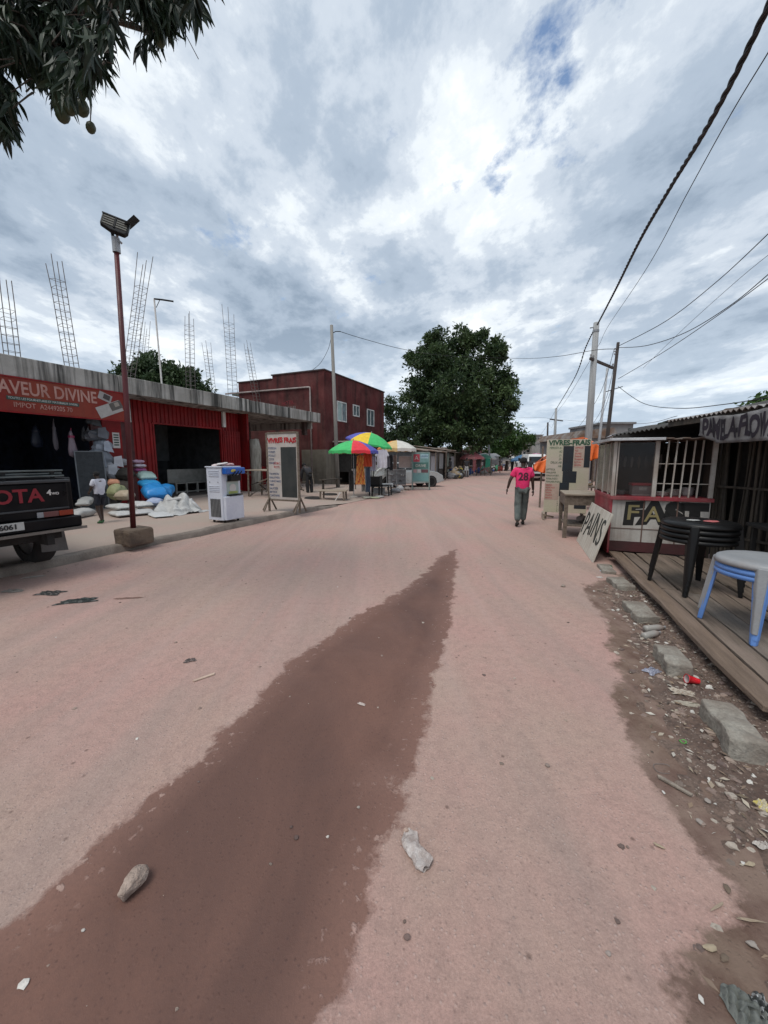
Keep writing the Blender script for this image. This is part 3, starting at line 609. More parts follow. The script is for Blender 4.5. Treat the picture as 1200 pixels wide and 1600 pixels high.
# ================================================================== TREES
def leaf_mesh(name, pos, dirs, L_, W_, m, parent, nseg=1, tint=None, droop=.0):
    """pos (N,3), dirs (N,3) unit; leaves as folded blades"""
    n = len(pos); up = rng.normal(size=(n, 3)); side = np.cross(dirs, up); side /= np.linalg.norm(side, axis=1, keepdims=True)+1e-9; nor = np.cross(side, dirs)
    L_ = np.broadcast_to(L_, n)[:, None]; W_ = np.broadcast_to(W_, n)[:, None]; V = []; 
    if nseg == 1:
        P = [pos, pos+dirs*L_*.45+side*W_*.5+nor*W_*.15, pos+dirs*L_, pos+dirs*L_*.45-side*W_*.5+nor*W_*.15]
        V = np.stack(P, 1).reshape(-1, 3); k = 4; F = (np.arange(n)*4)[:, None, None]+np.array([[0, 1, 2], [0, 2, 3]])[None]; F = F.reshape(-1, 3)
    else:
        prof = [.12, .75, 1, .85, .5, .05]; st = len(prof); P = []
        for i, pw in enumerate(prof):
            u = i/(st-1); c = pos+dirs*L_*u+np.array([0, 0, -1])*droop*L_*u*u+nor*L_*.10*np.sin(u*3)
            P += [c+side*W_*.5*pw+nor*W_*.22*pw, c, c-side*W_*.5*pw+nor*W_*.22*pw]
        k = 3*st; V = np.stack(P, 1).reshape(-1, 3); q = []
        for i in range(st-1):
            a = 3*i; q += [[a, a+1, a+4, a+3], [a+1, a+2, a+5, a+4]]
        F = ((np.arange(n)*k)[:, None, None]+np.array(q)[None]).reshape(-1, 4)
    me = bpy.data.meshes.new(name); me.from_pydata(V.tolist(), [], F.tolist()); me.materials.append(m)
    t = np.repeat(tint if tint is not None else rng.random(n), k).astype(np.float32); a = me.attributes.new('tint', 'FLOAT', 'POINT'); a.data.foreach_set('value', t)
    o = bpy.data.objects.new(name, me); C.objects.link(o); o.parent = parent; return o
def foliage_mat(name, dark, lite, rough=.5, trans=.25):
    if name in MATS: return MATS[name]
    m = bpy.data.materials.new(name); m.use_nodes = True; MATS[name] = m; nt = m.node_tree; N = nt.nodes; L = nt.links; b = N['Principled BSDF']
    at = N.new('ShaderNodeAttribute'); at.attribute_name = 'tint'; r = N.new('ShaderNodeValToRGB'); L.new(at.outputs['Fac'], r.inputs[0])
    r.color_ramp.elements[0].color = (*dark, 1); r.color_ramp.elements[1].color = (*lite, 1)
    L.new(r.outputs[0], b.inputs['Base Color']); b.inputs['Roughness'].default_value = rough; b.inputs['Specular IOR Level'].default_value = .35
    tr = N.new('ShaderNodeBsdfTranslucent'); L.new(r.outputs[0], tr.inputs[0]); ms = N.new('ShaderNodeMixShader'); ms.inputs[0].default_value = trans
    L.new(b.outputs[0], ms.inputs[1]); L.new(tr.outputs[0], ms.inputs[2]); L.new(ms.outputs[0], N['Material Output'].inputs[0])
    return m
BARK = mat('tree bark', (.10, .08, .065), (.055, .045, .038), rough=.95, ns=3, stretch=(4, 4, .8), bump=.9, bs=12)
def crown(parent, lobes, ncl, per, L_, W_, m, hole=.0, seed=0, fill=.25, droop=-.35):
    """leaf rosettes through each lobe's shell; lobes (x,y,z,r[,rz])"""
    r = np.random.default_rng(seed); P = []; D = []; T = []
    vol = np.array([l[3]**2 for l in lobes]); cnt = (ncl*vol/vol.sum()).astype(int)
    for l, c in zip(lobes, cnt):
        c = max(c, 8); nb = max(4, int(c/34)); bd = r.normal(size=(nb, 3)); bd /= np.linalg.norm(bd, axis=1, keepdims=True); bt = r.normal(0, .13, nb); br_ = r.uniform(.20, .36, nb); bi = r.integers(0, nb, c)
        d_ = r.normal(size=(c, 3)); d_ /= np.linalg.norm(d_, axis=1, keepdims=True)
        rad = np.where(r.random(c) < fill, r.uniform(.35, .85, c), r.uniform(.84, 1.08, c))
        # lumpy radius
        a = r.normal(size=(5, 3))*2.6; lump = 1+.12*np.sin(d_@a.T+r.uniform(0, 6, 5)).sum(1)/2
        rr3 = np.array([l[3], l[3], l[4] if len(l) > 4 else l[3]]); q_ = d_+bd[bi]*.5; q_ /= np.linalg.norm(q_, axis=1, keepdims=True)
        cen = np.where((r.random(c) < .80)[:, None], np.array(l[:3])+(bd[bi]*.80*lump[bi % len(lump)][:, None]+q_*br_[bi][:, None]*r.uniform(.6, 1.05, c)[:, None])*rr3, np.array(l[:3])+d_*(rad*lump*.85)[:, None]*rr3)
        lt = r.uniform(-.12, .16)
        base = np.clip(.33+lt+bt[bi]+r.normal(0, .09, c), 0, 1)
        for k in range(per):
            dd = d_*.6+r.normal(size=(c, 3))*.65; dd[:, 2] += droop; dd /= np.linalg.norm(dd, axis=1, keepdims=True)
            P.append(cen+r.normal(size=(c, 3))*L_*.35); D.append(dd); T.append(np.clip(base+r.normal(0, .13, c), 0, 1))
    P = np.concatenate(P); D = np.concatenate(D); T = np.concatenate(T); n = len(P)
    return leaf_mesh('crown', P, D, L_*r.uniform(.6, 1.2, n), W_*r.uniform(.7, 1.2, n), m, parent, tint=T)
def tree(name, P, label, trunk, lobes, ncl, per, L_, W_, m, seed=0, fill=.25, limbs=None, group=None, droop=-.35):
    t = thing(name, P, label, 'tree', group)
    mb = MB(); h, r0 = trunk
    mb.tube([(0, 0, -.3), (0, 0, .3), (.1, .05, h*.5), (0, .1, h)], [r0*1.35, r0, r0*.85, r0*.7], 12)
    for l in (limbs or lobes):
        c = Vector(l[:3]); s = Vector((0, .1, h*.85)); mid = s.lerp(c, .5)+Vector((0, 0, -.08*c.length)); mb.tube([s, mid, c], [r0*.5, r0*.32, r0*.08], 7)
    mb.build('trunk', BARK, t, smooth=True)
    crown(t, lobes, ncl, per, L_, W_, m, seed=seed, fill=fill, droop=droop); return t
MANGO = foliage_mat('mango foliage', (.016, .038, .016), (.11, .165, .06), trans=.3)
BRIGHT = foliage_mat('bright foliage', (.03, .07, .018), (.09, .16, .04))
# big mango tree, 38 m away.   crown centred px 712, top y 508
TY = 38; tb = Vector((yp(712, 745, TY).x, TY, -.05))
def lb(px, py, r, dy=0): px = 712+(px-712)*.93; py = 512+(py-512)*.99+4; r *= .88; q = yp(px, py, TY+dy)-tb; return (q.x, q.y, q.z, r, r*.92)
big = [lb(700, 555, 2.9), lb(750, 562, 2.7, .5), lb(672, 580, 2.6, -1), lb(655, 622, 2.3, .5), lb(782, 590, 2.1, 0), lb(712, 600, 3.4, -1.6), lb(765, 630, 2.8, -.6), lb(785, 655, 2.0, .5), lb(668, 655, 2.7, -1), lb(715, 655, 3.2, -1.5),
       lb(640, 608, 1.5, 0), lb(690, 528, 1.8, 0), lb(735, 530, 1.7, .5), lb(645, 668, 2.0, -.5), lb(750, 668, 2.4, -.6), lb(772, 668, 1.6, 0), lb(700, 680, 1.7, -2.2), lb(662, 684, 1.5, -2), lb(725, 630, 3, 2.5), lb(776, 568, 2.1, .2), lb(655, 566, 2.0, 0), lb(764, 548, 1.9, .3), lb(668, 548, 1.7, 0), lb(796, 615, 1.7, 0), lb(690, 640, 3, 2.5)]
tree('mango_tree', tb, 'huge dark rounded mango tree rising behind the market stalls', (5.0, .6), big, 9500, 7, .36, .15, MANGO, seed=11)
# paler trees round it
def tr2(px, py, Y, lobes_px, label, ncl, m, h=2.5, L_=.3, seed=1, r0=.2, name='leafy_tree', fill=.3):
    b = Vector((yp(px, py, Y).x, Y, -.05)); lo = []
    for (x, y, r, *rest) in lobes_px: q = yp(x, y, Y+(rest[0] if rest else 0))-b; lo.append((q.x, q.y, q.z, r, r*.85))
    return tree(name, b, label, (h, r0), lo, ncl, 6, L_, L_*.42, m, seed=seed, fill=fill)
MIDG = foliage_mat('mid green foliage', (.02, .045, .018), (.085, .125, .05))
tr2(625, 760, 34, [(618, 640, 1.3), (612, 668, 1.5), (630, 690, 1.6), (640, 660, 1.2), (606, 700, 1.3), (622, 715, 1.3), (650, 710, 1.3)], 'loose mid green tree between the maroon building and the big mango tree', 1500, MIDG, seed=5)
tr2(790, 745, 52, [(780, 680, 2.2), (800, 690, 1.8), (812, 683, 1.5), (790, 700, 2.0), (770, 700, 2.0), (826, 690, .9), (806, 668, 1.2)], 'brighter green tree low at the right side of the big mango tree', 1300, BRIGHT, L_=.45, seed=6, h=2)
tr2(245, 700, 21, [(240, 572, .95), (215, 580, .85), (195, 592, .8), (265, 585, .9), (285, 592, .9), (305, 600, .75), (250, 600, 1.2), (220, 605, 1.2), (318, 608, .45), (185, 603, .6), (275, 608, 1), (232, 560, .5)], 'dark green tree whose rounded top shows above the flat roof', 2600, MIDG, h=3.8, seed=7, L_=.24)
tr2(1180, 690, 9.5, [(1178, 641, .22), (1192, 634, .25), (1160, 646, .10), (1210, 636, .35), (1195, 650, .35)], 'leafy treetop showing above the corrugated roof at the right edge', 230, BRIGHT, h=1.6, L_=.16, seed=8, r0=.08)

# ---- overhanging mango branches, top left, close to the camera
ov = thing('overhanging_mango_tree', (-8.6, 1.6, -.05), 'dark mango boughs hanging into the top left corner with a few fruits', 'tree'); ob = Vector(ov.location)
POLY = [(-120, -200), (340, -200), (335, -50), (312, -8), (285, 8), (262, 35), (240, 70), (222, 72), (195, 35), (182, 30), (165, 75), (150, 115), (120, 125), (92, 145), (70, 140), (46, 118), (18, 135), (32, 165), (28, 195), (5, 205), (-40, 200), (-200, 220)]
def inpoly(x, y, P):
    c = False
    for i in range(len(P)):
        a, b = P[i], P[(i+1) % len(P)]
        if (a[1] > y) != (b[1] > y) and x < (b[0]-a[0])*(y-a[1])/(b[1]-a[1])+a[0]: c = not c
    return c
HOLES = [(193, 12, 10, 12), (205, 50, 14, 12), (160, 85, 7, 5), (10, 125, 16, 6), (40, 128, 10, 10), (15, 45, 8, 5), (62, 140, 10, 8), (100, 45, 6, 4), (130, 30, 5, 6), (60, 105, 5, 6), (15, 28, 6, 4)]
mb = MB(); R = random.Random(21); trunkTop = Vector((-8.2, 2.2, 4.6))-ob
mb.tube([(0, 0, -.2), (0, 0, .5), (.2, .2, 2.5), trunkTop], [.42, .33, .29, .26], 12)
pos = []; dr = []; tint = []; tips = []
while len(tips) < 780:
    x, y = R.uniform(-160, 365), R.uniform(-200, 240)
    if not inpoly(x, y, POLY) or any(((x-h[0])/h[2])**2+((y-h[1]+8)/h[3])**2 < 3.2 for h in HOLES): continue
    if y < -20 and R.random() < .75: continue
    Y = R.uniform(3.0, 4.4)+.35*sin(x*.03)+ (0 if x > 0 else .3)
    tips.append(yp(x, y, Y)-ob)
for i, p in enumerate(tips):
    n = R.randint(9, 15); tn = R.uniform(.05, .6); ax = Vector((R.gauss(0, .5), R.gauss(0, .5), -.5)).normalized()
    for k in range(n):
        d_ = (ax*.5+Vector((R.gauss(0, .5), R.gauss(0, .5), -.55+R.gauss(0, .35)))).normalized(); pos.append(p+ax*R.uniform(-.05, .05)); dr.append(d_); tint.append(min(1, max(0, tn+R.gauss(0, .12))))
pos = np.array(pos); dr = np.array(dr)
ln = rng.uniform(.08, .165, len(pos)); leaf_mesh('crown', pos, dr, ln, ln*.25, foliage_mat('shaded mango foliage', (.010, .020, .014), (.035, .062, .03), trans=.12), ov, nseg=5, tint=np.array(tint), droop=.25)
# boughs toward clusters and fine twigs
hubs = [yp(60, 60, 3.8)-ob, yp(160, 20, 3.7)-ob, yp(260, 0, 3.6)-ob, yp(10, 190, 4.0)-ob, yp(40, -60, 3.6)-ob, yp(200, -80, 3.4)-ob, yp(330, -60, 3.6)-ob, yp(110, 100, 3.9)-ob, yp(235, 50, 3.7)-ob]
for h in hubs: m_ = trunkTop.lerp(h, .55)+Vector((0, 0, .5)); mb.tube([trunkTop, m_, h], [.12, .06, .018], 8)
for i, p in enumerate(tips):
    if i % 2: continue
    h = min(hubs, key=lambda q: (q-p).length); mb.tube([h.lerp(p, .25 if (h-p).length < .8 else .6), h.lerp(p, .7)+Vector((R.gauss(0, .03), R.gauss(0, .03), .03)), p], [.008, .006, .003], 4)
for (x0, y0, x1, y1) in ((288, 50, 310, 92), (150, 40, 178, 100), (178, 100, 150, 92)): mb.tube([yp(x0, y0, 3.6)-ob, yp(x1, y1, 3.6)-ob], .004, 4)
mb.build('trunk', BARK, ov, smooth=True)
FR = mat('green mango skin', (.035, .06, .025), (.05, .05, .025), rough=.45, bump=.05)
for (x, y, r, st) in ((103, 158, .058, 30), (93, 163, .05, 25), (98, 178, .052, 30), (128, 168, .052, 34), (142, 199, .036, 55), (250, 62, .042, 24), (268, 25, .045, 20), (110, 168, .045, 20)):
    p = yp(x, y, 3.55)-ob; q = yp(x-4, y-st, 3.6)-ob
    m2 = MB(Matrix.Translation(p) @ Matrix.Rotation(.3, 4, 'Y')); m2.lathe([(.001, r*1.15), (r*.5, r*1.0), (r*.92, r*.45), (r, -.1*r), (r*.85, -r*.7), (r*.45, -r*1.15), (.001, -r*1.3)], 12, cap=False); f = m2.build('fruit', FR, ov, smooth=True)
    m2 = MB(); m2.tube([p+Vector((0, 0, r)), (p+q)/2+Vector((.01, 0, 0)), q], .004, 4); m2.build('stalk', BARK, f)
# ================================================================== PEOPLE
from mathutils.bvhtree import BVHTree
def skin_mesh(name, verts, edges, radii, m, parent, sub=1, extra=None, disp=0, flat=1.0, root=0):
    me = bpy.data.meshes.new(name); bm = bmesh.new(); lay = bm.verts.layers.skin.verify(); vs = []
    for i, (p, r) in enumerate(zip(verts, radii)):
        v = bm.verts.new(p); r = r if isinstance(r, tuple) else (r, r); v[lay].radius = r; v[lay].use_root = (i == root); vs.append(v)
    for a, b in edges: bm.edges.new((vs[a], vs[b]))
    bm.to_mesh(me); bm.free(); o = bpy.data.objects.new('tmp', me); C.objects.link(o)
    sk = o.modifiers.new('s', 'SKIN'); sk.use_smooth_shade = True; su = o.modifiers.new('u', 'SUBSURF'); su.levels = sub; su.render_levels = sub
    DG().update(); r = bpy.data.meshes.new_from_object(o.evaluated_get(DG())); bpy.data.objects.remove(o)
    if extra:
        bm = bmesh.new(); bm.from_mesh(r); tmp = bpy.data.meshes.new('x'); tmp.from_pydata([tuple(p) for p in extra.v], [], extra.f); bm.from_mesh(tmp); bm.to_mesh(r); bm.free()
    r.materials.clear(); r.materials.append(m); r.shade_smooth(); r.name = name
    o = bpy.data.objects.new(name, r); C.objects.link(o); o.parent = parent
    return o
SKIN = mat('dark skin', (.055, .032, .024), (.04, .024, .018), rough=.5, bump=.02, fine=.03)
HAIR = mat('black hair', (.008, .007, .007), rough=.9, bump=.5, bs=120)
def cloth(name, c, c2=None): return mat(name, c, c2, rough=.85, ns=9, bump=.35, bs=22, fine=.05)
EYE = mat('eye white', (.5, .48, .45), rough=.3, bump=0)
def human(P, label, rot, h=1.7, J=None, shirt=None, pants=None, sleeve=.55, short=False, shoes=None, build=1, detail=True, extra=None, shirt_len=0, skirt=None):
    t = thing('person', P, label, 'person', rot=rot); k = h/1.7; Q = dict(pelvis=(0, 0, .92), spine=(0, 0, 1.08), chest=(0, .0, 1.28), neck=(0, .0, 1.43), hb=(0, .015, 1.50), head=(0, .02, 1.585), crown=(0, .01, 1.635),
        shL=(-.175, 0, 1.385), shR=(.175, 0, 1.385), elL=(-.23, -.02, 1.12), elR=(.23, -.02, 1.12), wrL=(-.25, .05, .88), wrR=(.25, .05, .88),
        hiL=(-.085, 0, .90), hiR=(.085, 0, .90), knL=(-.10, .03, .49), knR=(.10, .03, .49), anL=(-.10, 0, .085), anR=(.10, 0, .085), toL=(-.12, .14, .03), toR=(.12, .14, .03))
    Q.update(J or {}); Q = {a: Vector(b)*k for a, b in Q.items()}; B = build
    R_ = dict(pelvis=(.125*B, .10), spine=(.12*B, .09), chest=(.15*B, .105), neck=(.05, .05), hb=(.06, .07), head=(.078, .098), crown=(.058, .072), shL=.064, shR=.064, elL=.046, elR=.046, wrL=.031, wrR=.031, hiL=.09*B, hiR=.09*B, knL=.056, knR=.056, anL=.038, anR=.038, toL=.032, toR=.032)
    sc = lambda r, f=1, a=0: tuple((x*f+a)*k for x in (r if isinstance(r, tuple) else (r, r)))
    names = list(Q); ix = {n: i for i, n in enumerate(names)}
    E = [('pelvis', 'spine'), ('spine', 'chest'), ('chest', 'neck'), ('neck', 'hb'), ('hb', 'head'), ('head', 'crown')]
    for s in 'LR': E += [('chest', 'sh'+s), ('sh'+s, 'el'+s), ('el'+s, 'wr'+s), ('pelvis', 'hi'+s), ('hi'+s, 'kn'+s), ('kn'+s, 'an'+s), ('an'+s, 'to'+s)]
    ex = MB(); hd = Q['head']; fw = Vector((0, 1, 0))
    if detail:
        ex.blob(hd+Vector((0, .098*k, -.01*k)), (.014*k, .022*k, .022*k), 6, 0)
        ex.blob(hd+Vector((0, .088*k, -.052*k)), (.026*k, .014*k, .010*k), 6, 0)
        for s in (-1, 1): ex.blob(hd+Vector((s*.082*k, -.005*k, -.005*k)), (.012*k, .022*k, .032*k), 6, 0)
    for s, sg in (('L', -1), ('R', 1)):
        w_, e_ = Q['wr'+s], Q['el'+s]; d_ = (w_-e_).normalized(); pc = w_+d_*.055*k
        ex.blob(w_+d_*.045*k, (.022*k, .036*k, .052*k), 8, .03)
        if detail:
            fwd = Vector((0, 1, 0)); fwd = (fwd-d_*fwd.dot(d_)).normalized(); inn = Vector((-sg, 0, 0))
            for f, (o, l) in enumerate(((.026, .062), (.009, .072), (-.009, .068), (-.025, .052))):
                a = w_+d_*.085*k+fwd*o*k; ex.tube([a, a+d_*l*.5*k+inn*.006*k, a+d_*l*.95*k+inn*.024*k], [.0095*k, .009*k, .007*k], 6)
            a = w_+d_*.03*k+fwd*.03*k; ex.tube([a, a+(d_*.6+fwd*.7+inn*.3).normalized()*.035*k, a+(d_*.95+fwd*.45+inn*.4).normalized()*.062*k], [.011*k, .010*k, .008*k], 6)
    body = skin_mesh('body', [Q[n] for n in names], [(ix[a], ix[b]) for a, b in E], [sc(R_[n], .93 if n != 'chest' else .84) for n in names], SKIN, t, extra=ex, root=ix['pelvis'])
    hm = MB(Matrix.Translation(hd+Vector((0, -.012*k, .022*k)))); hm.lathe([(.001, .092*k), (.05*k, .084*k), (.078*k, .05*k), (.088*k, .01*k), (.086*k, -.02*k), (.07*k, -.045*k)], 14, sy=1.14); hm.build('hair', HAIR, t, smooth=True)
    if detail:
        for s in (-1, 1): em = MB(); em.blob(hd+Vector((s*.031*k, .087*k, .012*k)), (.011*k, .006*k, .006*k), 6, 0); em.build('eye', EYE, t)
    if shirt:
        pv = Q['pelvis']-Vector((0, 0, .02+shirt_len))*k
        V = [pv, Q['spine'], Q['chest'], Q['neck']-Vector((0, 0, .015))*k]; Rr = [sc(R_['pelvis'], 1.16, .024), sc(R_['spine'], 1.14, .022), sc(R_['chest'], 1.10, .024), sc((.078, .078))]; Ed = [(0, 1), (1, 2), (2, 3)]
        for s in 'LR':
            a, b, c = Q['sh'+s], Q['el'+s], Q['wr'+s]; e1 = a.lerp(b, sleeve) if sleeve <= 1 else b; i = len(V)
            V += [a, e1]; Rr += [sc(.082), sc(.074)]; Ed += [(2, i), (i, i+1)]
            if sleeve > 1: V.append(c); Rr.append(sc(.042)); Ed.append((i+1, i+2))
        sh = skin_mesh('shirt', V, Ed, Rr, shirt, t, sub=2, root=2)
        dm = sh.modifiers.new('d', 'DISPLACE'); tx = bpy.data.textures.new('fold', 'CLOUDS'); tx.noise_scale = .09*k; dm.texture = tx; dm.strength = .02*k
    if pants:
        fr_ = .45 if short else .92; V = [Q['pelvis']+Vector((0, 0, .0))*k]; Rr = [sc(R_['pelvis'], .88, .0)]; Ed = []
        for s in 'LR':
            i = len(V); a, b, c = Q['hi'+s], Q['kn'+s], Q['an'+s]
            if short: V += [a, a.lerp(b, .85)]; Rr += [sc(.098*B), sc(.085)]; Ed += [(0, i), (i, i+1)]
            else: V += [a, b, c.lerp(b, .05)]; Rr += [sc(.094*B), sc(.088), sc(.076)]; Ed += [(0, i), (i, i+1), (i+1, i+2)]
        pn = skin_mesh('trousers' if not short else 'shorts', V, Ed, Rr, pants, t, sub=2)
        dm = pn.modifiers.new('d', 'DISPLACE'); tx = bpy.data.textures.new('fold', 'CLOUDS'); tx.noise_scale = .07*k; dm.texture = tx; dm.strength = .02*k
    if skirt:
        m2 = MB(); m2.lathe([(.17*k, (.35)*k), (.155*k, .6*k), (.15*k, .85*k), (.12*k, 1.0*k)], 14, sy=.8); m2.build('skirt', skirt, t, smooth=True)
    if shoes:
        for s in 'LR':
            a, b = Q['an'+s], Q['to'+s]; m2 = MB(); m2.tube([a-(b-a)*.25-Vector((0, 0, .035))*k, a-Vector((0, 0, .03))*k, a.lerp(b, .5)-Vector((0, 0, .008))*k, b+(b-a)*.12], [.032*k, .045*k, .044*k, .03*k], 10); m2.build('shoe', shoes, t, smooth=True)
    return t
# man in the pink shirt, walking away
mp_ = gp(814, 823, 0); PINKC = cloth('hot pink jersey', (.80, .035, .17), (.62, .02, .11)); JEAN = cloth('grey green jeans', (.075, .095, .092), (.13, .15, .14))
man = human(Vector((mp_.x+.03, mp_.y+.12, 0)), 'man walking away in a hot pink shirt numbered 28 and grey jeans', -radians(13), h=1.64, shirt=PINKC, pants=JEAN, sleeve=.72, build=1.12, shoes=cloth('dark sandals', (.02, .018, .016)), shirt_len=.06,
    J=dict(elL=(-.30, -.05, 1.14), wrL=(-.345, .02, .92), elR=(.235, .02, 1.12), wrR=(.27, .11, .88), knL=(-.09, -.02, .49), anL=(-.10, -.22, .12), toL=(-.11, -.10, .03), knR=(.085, .13, .50), anR=(.07, .16, .085), toR=(.08, .31, .035), chest=(0, .01, 1.27), head=(.0, .03, 1.585)))
def on_back(txt, size, z, m, owner, shirt_name='shirt'):
    sh = [c for c in owner.children if c.name.startswith(shirt_name)][0]; DG().update(); ev = sh.evaluated_get(DG()); me = ev.to_mesh()
    bv = BVHTree.FromPolygons([v.co.copy() for v in me.vertices], [tuple(p.vertices) for p in me.polygons]); ev.to_mesh_clear()
    o = text(txt, size, TM((0, 0, z)), m, sh, 'number', ext=0, bold=.008, sx=.9)
    bm = bmesh.new(); bm.from_mesh(o.data); bmesh.ops.triangulate(bm, faces=bm.faces); bmesh.ops.subdivide_edges(bm, edges=bm.edges, cuts=2, use_grid_fill=True)
    for v in bm.verts:
        h_ = bv.ray_cast(Vector((v.co.x, -1, v.co.z)), Vector((0, 1, 0)))[0]; v.co.y = (h_.y if h_ else -.12)-.006
    bm.to_mesh(o.data); bm.free(); return o
on_back('28', .25, 1.18, mat('maroon number', (.09, .008, .03), rough=.7, bump=0), man)
# child beside the sacks
cpx = gp(160, 817, .12)
human(cpx, 'small child in a white t-shirt, dark shorts and green boots beside the sacks', radians(75), h=1.2, shirt=cloth('white child shirt', (.62, .63, .70), (.5, .5, .57)), pants=cloth('navy shorts', (.015, .018, .03)), short=True, sleeve=.7, build=1.12, shoes=cloth('green boots', (.03, .10, .04)), shirt_len=.1,
      J=dict(head=(0, .06, 1.58), hb=(0, .04, 1.5), crown=(0, .05, 1.63), elL=(-.22, .05, 1.14), wrL=(-.16, .22, 1.02), elR=(.22, .06, 1.14), wrR=(.15, .25, 1.03), anL=(-.10, -.12, .085), toL=(-.12, .02, .03), knL=(-.1, .02, .49), anR=(.1, .10, .085), toR=(.12, .25, .03), knR=(.1, .1, .49)))
SHW, SHD, SHB, SHR = cloth('white shirt', (.55, .55, .55)), cloth('dark shirt', (.025, .025, .03)), cloth('blue shirt', (.04, .08, .2)), cloth('red shirt', (.3, .03, .03))
PTD, PTB = cloth('dark trousers', (.02, .02, .022)), cloth('khaki trousers', (.14, .11, .08))
g = gp(484, 768); pb = yp(484, 765, 17)
human(Vector((pb.x, 17, 0)), 'person in dark clothes bending forward behind the VIVRES FRAIS chalkboard', radians(40), h=1.65, shirt=SHD, pants=PTD, sleeve=2, detail=False, J=dict(spine=(0, .05, 1.06), chest=(0, .22, 1.2), neck=(0, .36, 1.28), hb=(0, .42, 1.31), head=(0, .5, 1.34), crown=(0, .54, 1.38), shL=(-.17, .3, 1.22), shR=(.17, .3, 1.22), elL=(-.2, .36, .95), elR=(.2, .36, .95), wrL=(-.14, .45, .72), wrR=(.14, .45, .72)))
def far(px, py_foot, label, rot, sh, pt, h=1.68, **k):
    P = gp(px, py_foot); return human(Vector((P.x, P.y, 0)), label, rot, h=h, shirt=sh, pants=pt, detail=False, **k)
far(728.5, 746, 'dark figure in black top and pale shorts walking along the far left stalls', radians(170), SHD, cloth('pale shorts', (.5, .5, .5)), short=True)
far(810, 750, 'person in a white shirt walking just beyond the pink shirted man', radians(10), SHW, PTD)
far(827, 752, 'person in dark top between the pink shirted man and the white van', radians(160), SHD, PTB)
far(703, 748, 'person in a dark top sitting by the kiosks left of the far figure', radians(60), SHD, PTB, J=dict(knL=(-.1, .42, .9), knR=(.1, .42, .9), anL=(-.1, .42, .45), anR=(.1, .42, .45), toL=(-.1, .56, .4), toR=(.1, .56, .4)))
bpy.data.objects[-1] if False else None
for (x, y, l, r, a, b) in ((748, 737, 'small far person in white standing by the white parasol', 1, SHW, PTD), (757, 738, 'small far person in dark clothes near the green cloth stall', 2, SHD, PTB), (772, 736, 'small far person in a red top at the end of the street', 3, SHR, PTD),
                           (781, 735, 'small far person in blue at the end of the street', 4, SHB, PTB), (792, 735, 'small far person in white walking down the middle of the street', 5, SHW, PTB), (800, 738, 'small far person in a dark shirt left of the white shirted walker', .5, SHD, PTD), (766, 734, 'tiny far person in khaki beside the parked motorbikes', 2.2, SHW, PTB)):
    far(x, y, l, r, a, b)

# ================================================================== PICKUP
def wheel(parent, c, r=.36, wd=.22, ax='x', name='wheel', rimc=None):
    """wheel (tyre) with rim child; axle along local x"""
    T = Matrix.Translation(c) @ Matrix.Rotation(pi/2, 4, 'Y')
    mb = MB(T); w2 = wd/2; mb.lathe([(r*.62, -w2*.9), (r*.80, -w2), (r*.95, -w2*.93), (r, -w2*.7), (r*1.005, 0), (r, w2*.7), (r*.95, w2*.93), (r*.80, w2), (r*.62, w2*.9), (r*.6, 0), (r*.62, -w2*.9)], 28, cap=False); o = mb.build(name, RUBBER, parent, smooth=True)
    mb = MB(T)
    mb.lathe([(r*.62, -w2*.8), (r*.55, -w2*.55), (r*.25, -w2*.5), (r*.22, -w2*.75), (.01, -w2*.78), (.01, w2*.78), (r*.22, w2*.75), (r*.25, w2*.5), (r*.55, w2*.55), (r*.62, w2*.8)], 20); mb.build('rim', rimc or STEEL, o, smooth=True)
    return o
TRK = mat('black truck paint', (.004, .0045, .006), (.007, .007, .008), rough=.35, bump=.02, fine=.03, dust=.12, dustc=(.04, .03, .027), spec=.2)
trk = thing('pickup_truck', (-6.03, 2.24, .03), 'black pickup truck backed toward the road with red OTA letters on its tailgate', 'pickup truck', A=AL, rot=pi/2)
# local: x = right side of truck, y = forward, z up.  pavement is .06 above origin
GLS = mat('dark car glass', (.01, .012, .014), rough=.08, bump=0, fine=0)
mb = MB(); mb.bb(-.80, .80, .14, 2.25, .72, .78); mb.bb(-.82, -.76, .12, 2.25, .72, 1.32); mb.bb(.76, .82, .12, 2.25, .72, 1.32); mb.bb(-.75, .75, 2.18, 2.24, .78, 1.32); mb.build('bed', TRK, trk, bevel=.015)
mb = MB(); mb.bb(-.74, .74, .05, .115, .80, 1.26); tg = mb.build('tailgate', TRK, trk, bevel=.02)
mb = MB(); mb.bb(-.76, .76, .02, .12, 1.262, 1.30); mb.bb(-.73, .73, .035, .049, .905, .93); mb.build('trim', mat('worn grey edge', (.05, .055, .06), (.03, .03, .034), rough=.45), tg, bevel=.008)
for z, y in ((1.345, .06), (1.375, .11), (1.415, .08)):
    mb = MB(); mb.bb(-.80, .72, y, y+.035, z-.009, z+.012); mb.build('rail', mat('grey green rail', (.10, .12, .12), (.05, .06, .06), rough=.45), trk, bevel=.006)
for x in (-.7, -.2, .1, .6):
    mb = MB(); mb.bb(x-.02, x+.02, .085, .11, 1.30, 1.412); mb.build('rail_post', DARKM, trk)
LET = mat('dull crimson letters', (.26, .010, .022), rough=.5, bump=0)
text('TOYOTA', .235, TM((-.04, .048, 1.10), 0), LET, tg, 'lettering', ext=.004, bold=.006, sx=1.02, spacing=1.0)
text('4', .10, TM((.52, .048, 1.13)), WHTTXT, tg, 'lettering', bold=.003); text('WD', .045, TM((.59, .048, 1.115)), WHTTXT, tg, 'lettering', bold=.001)
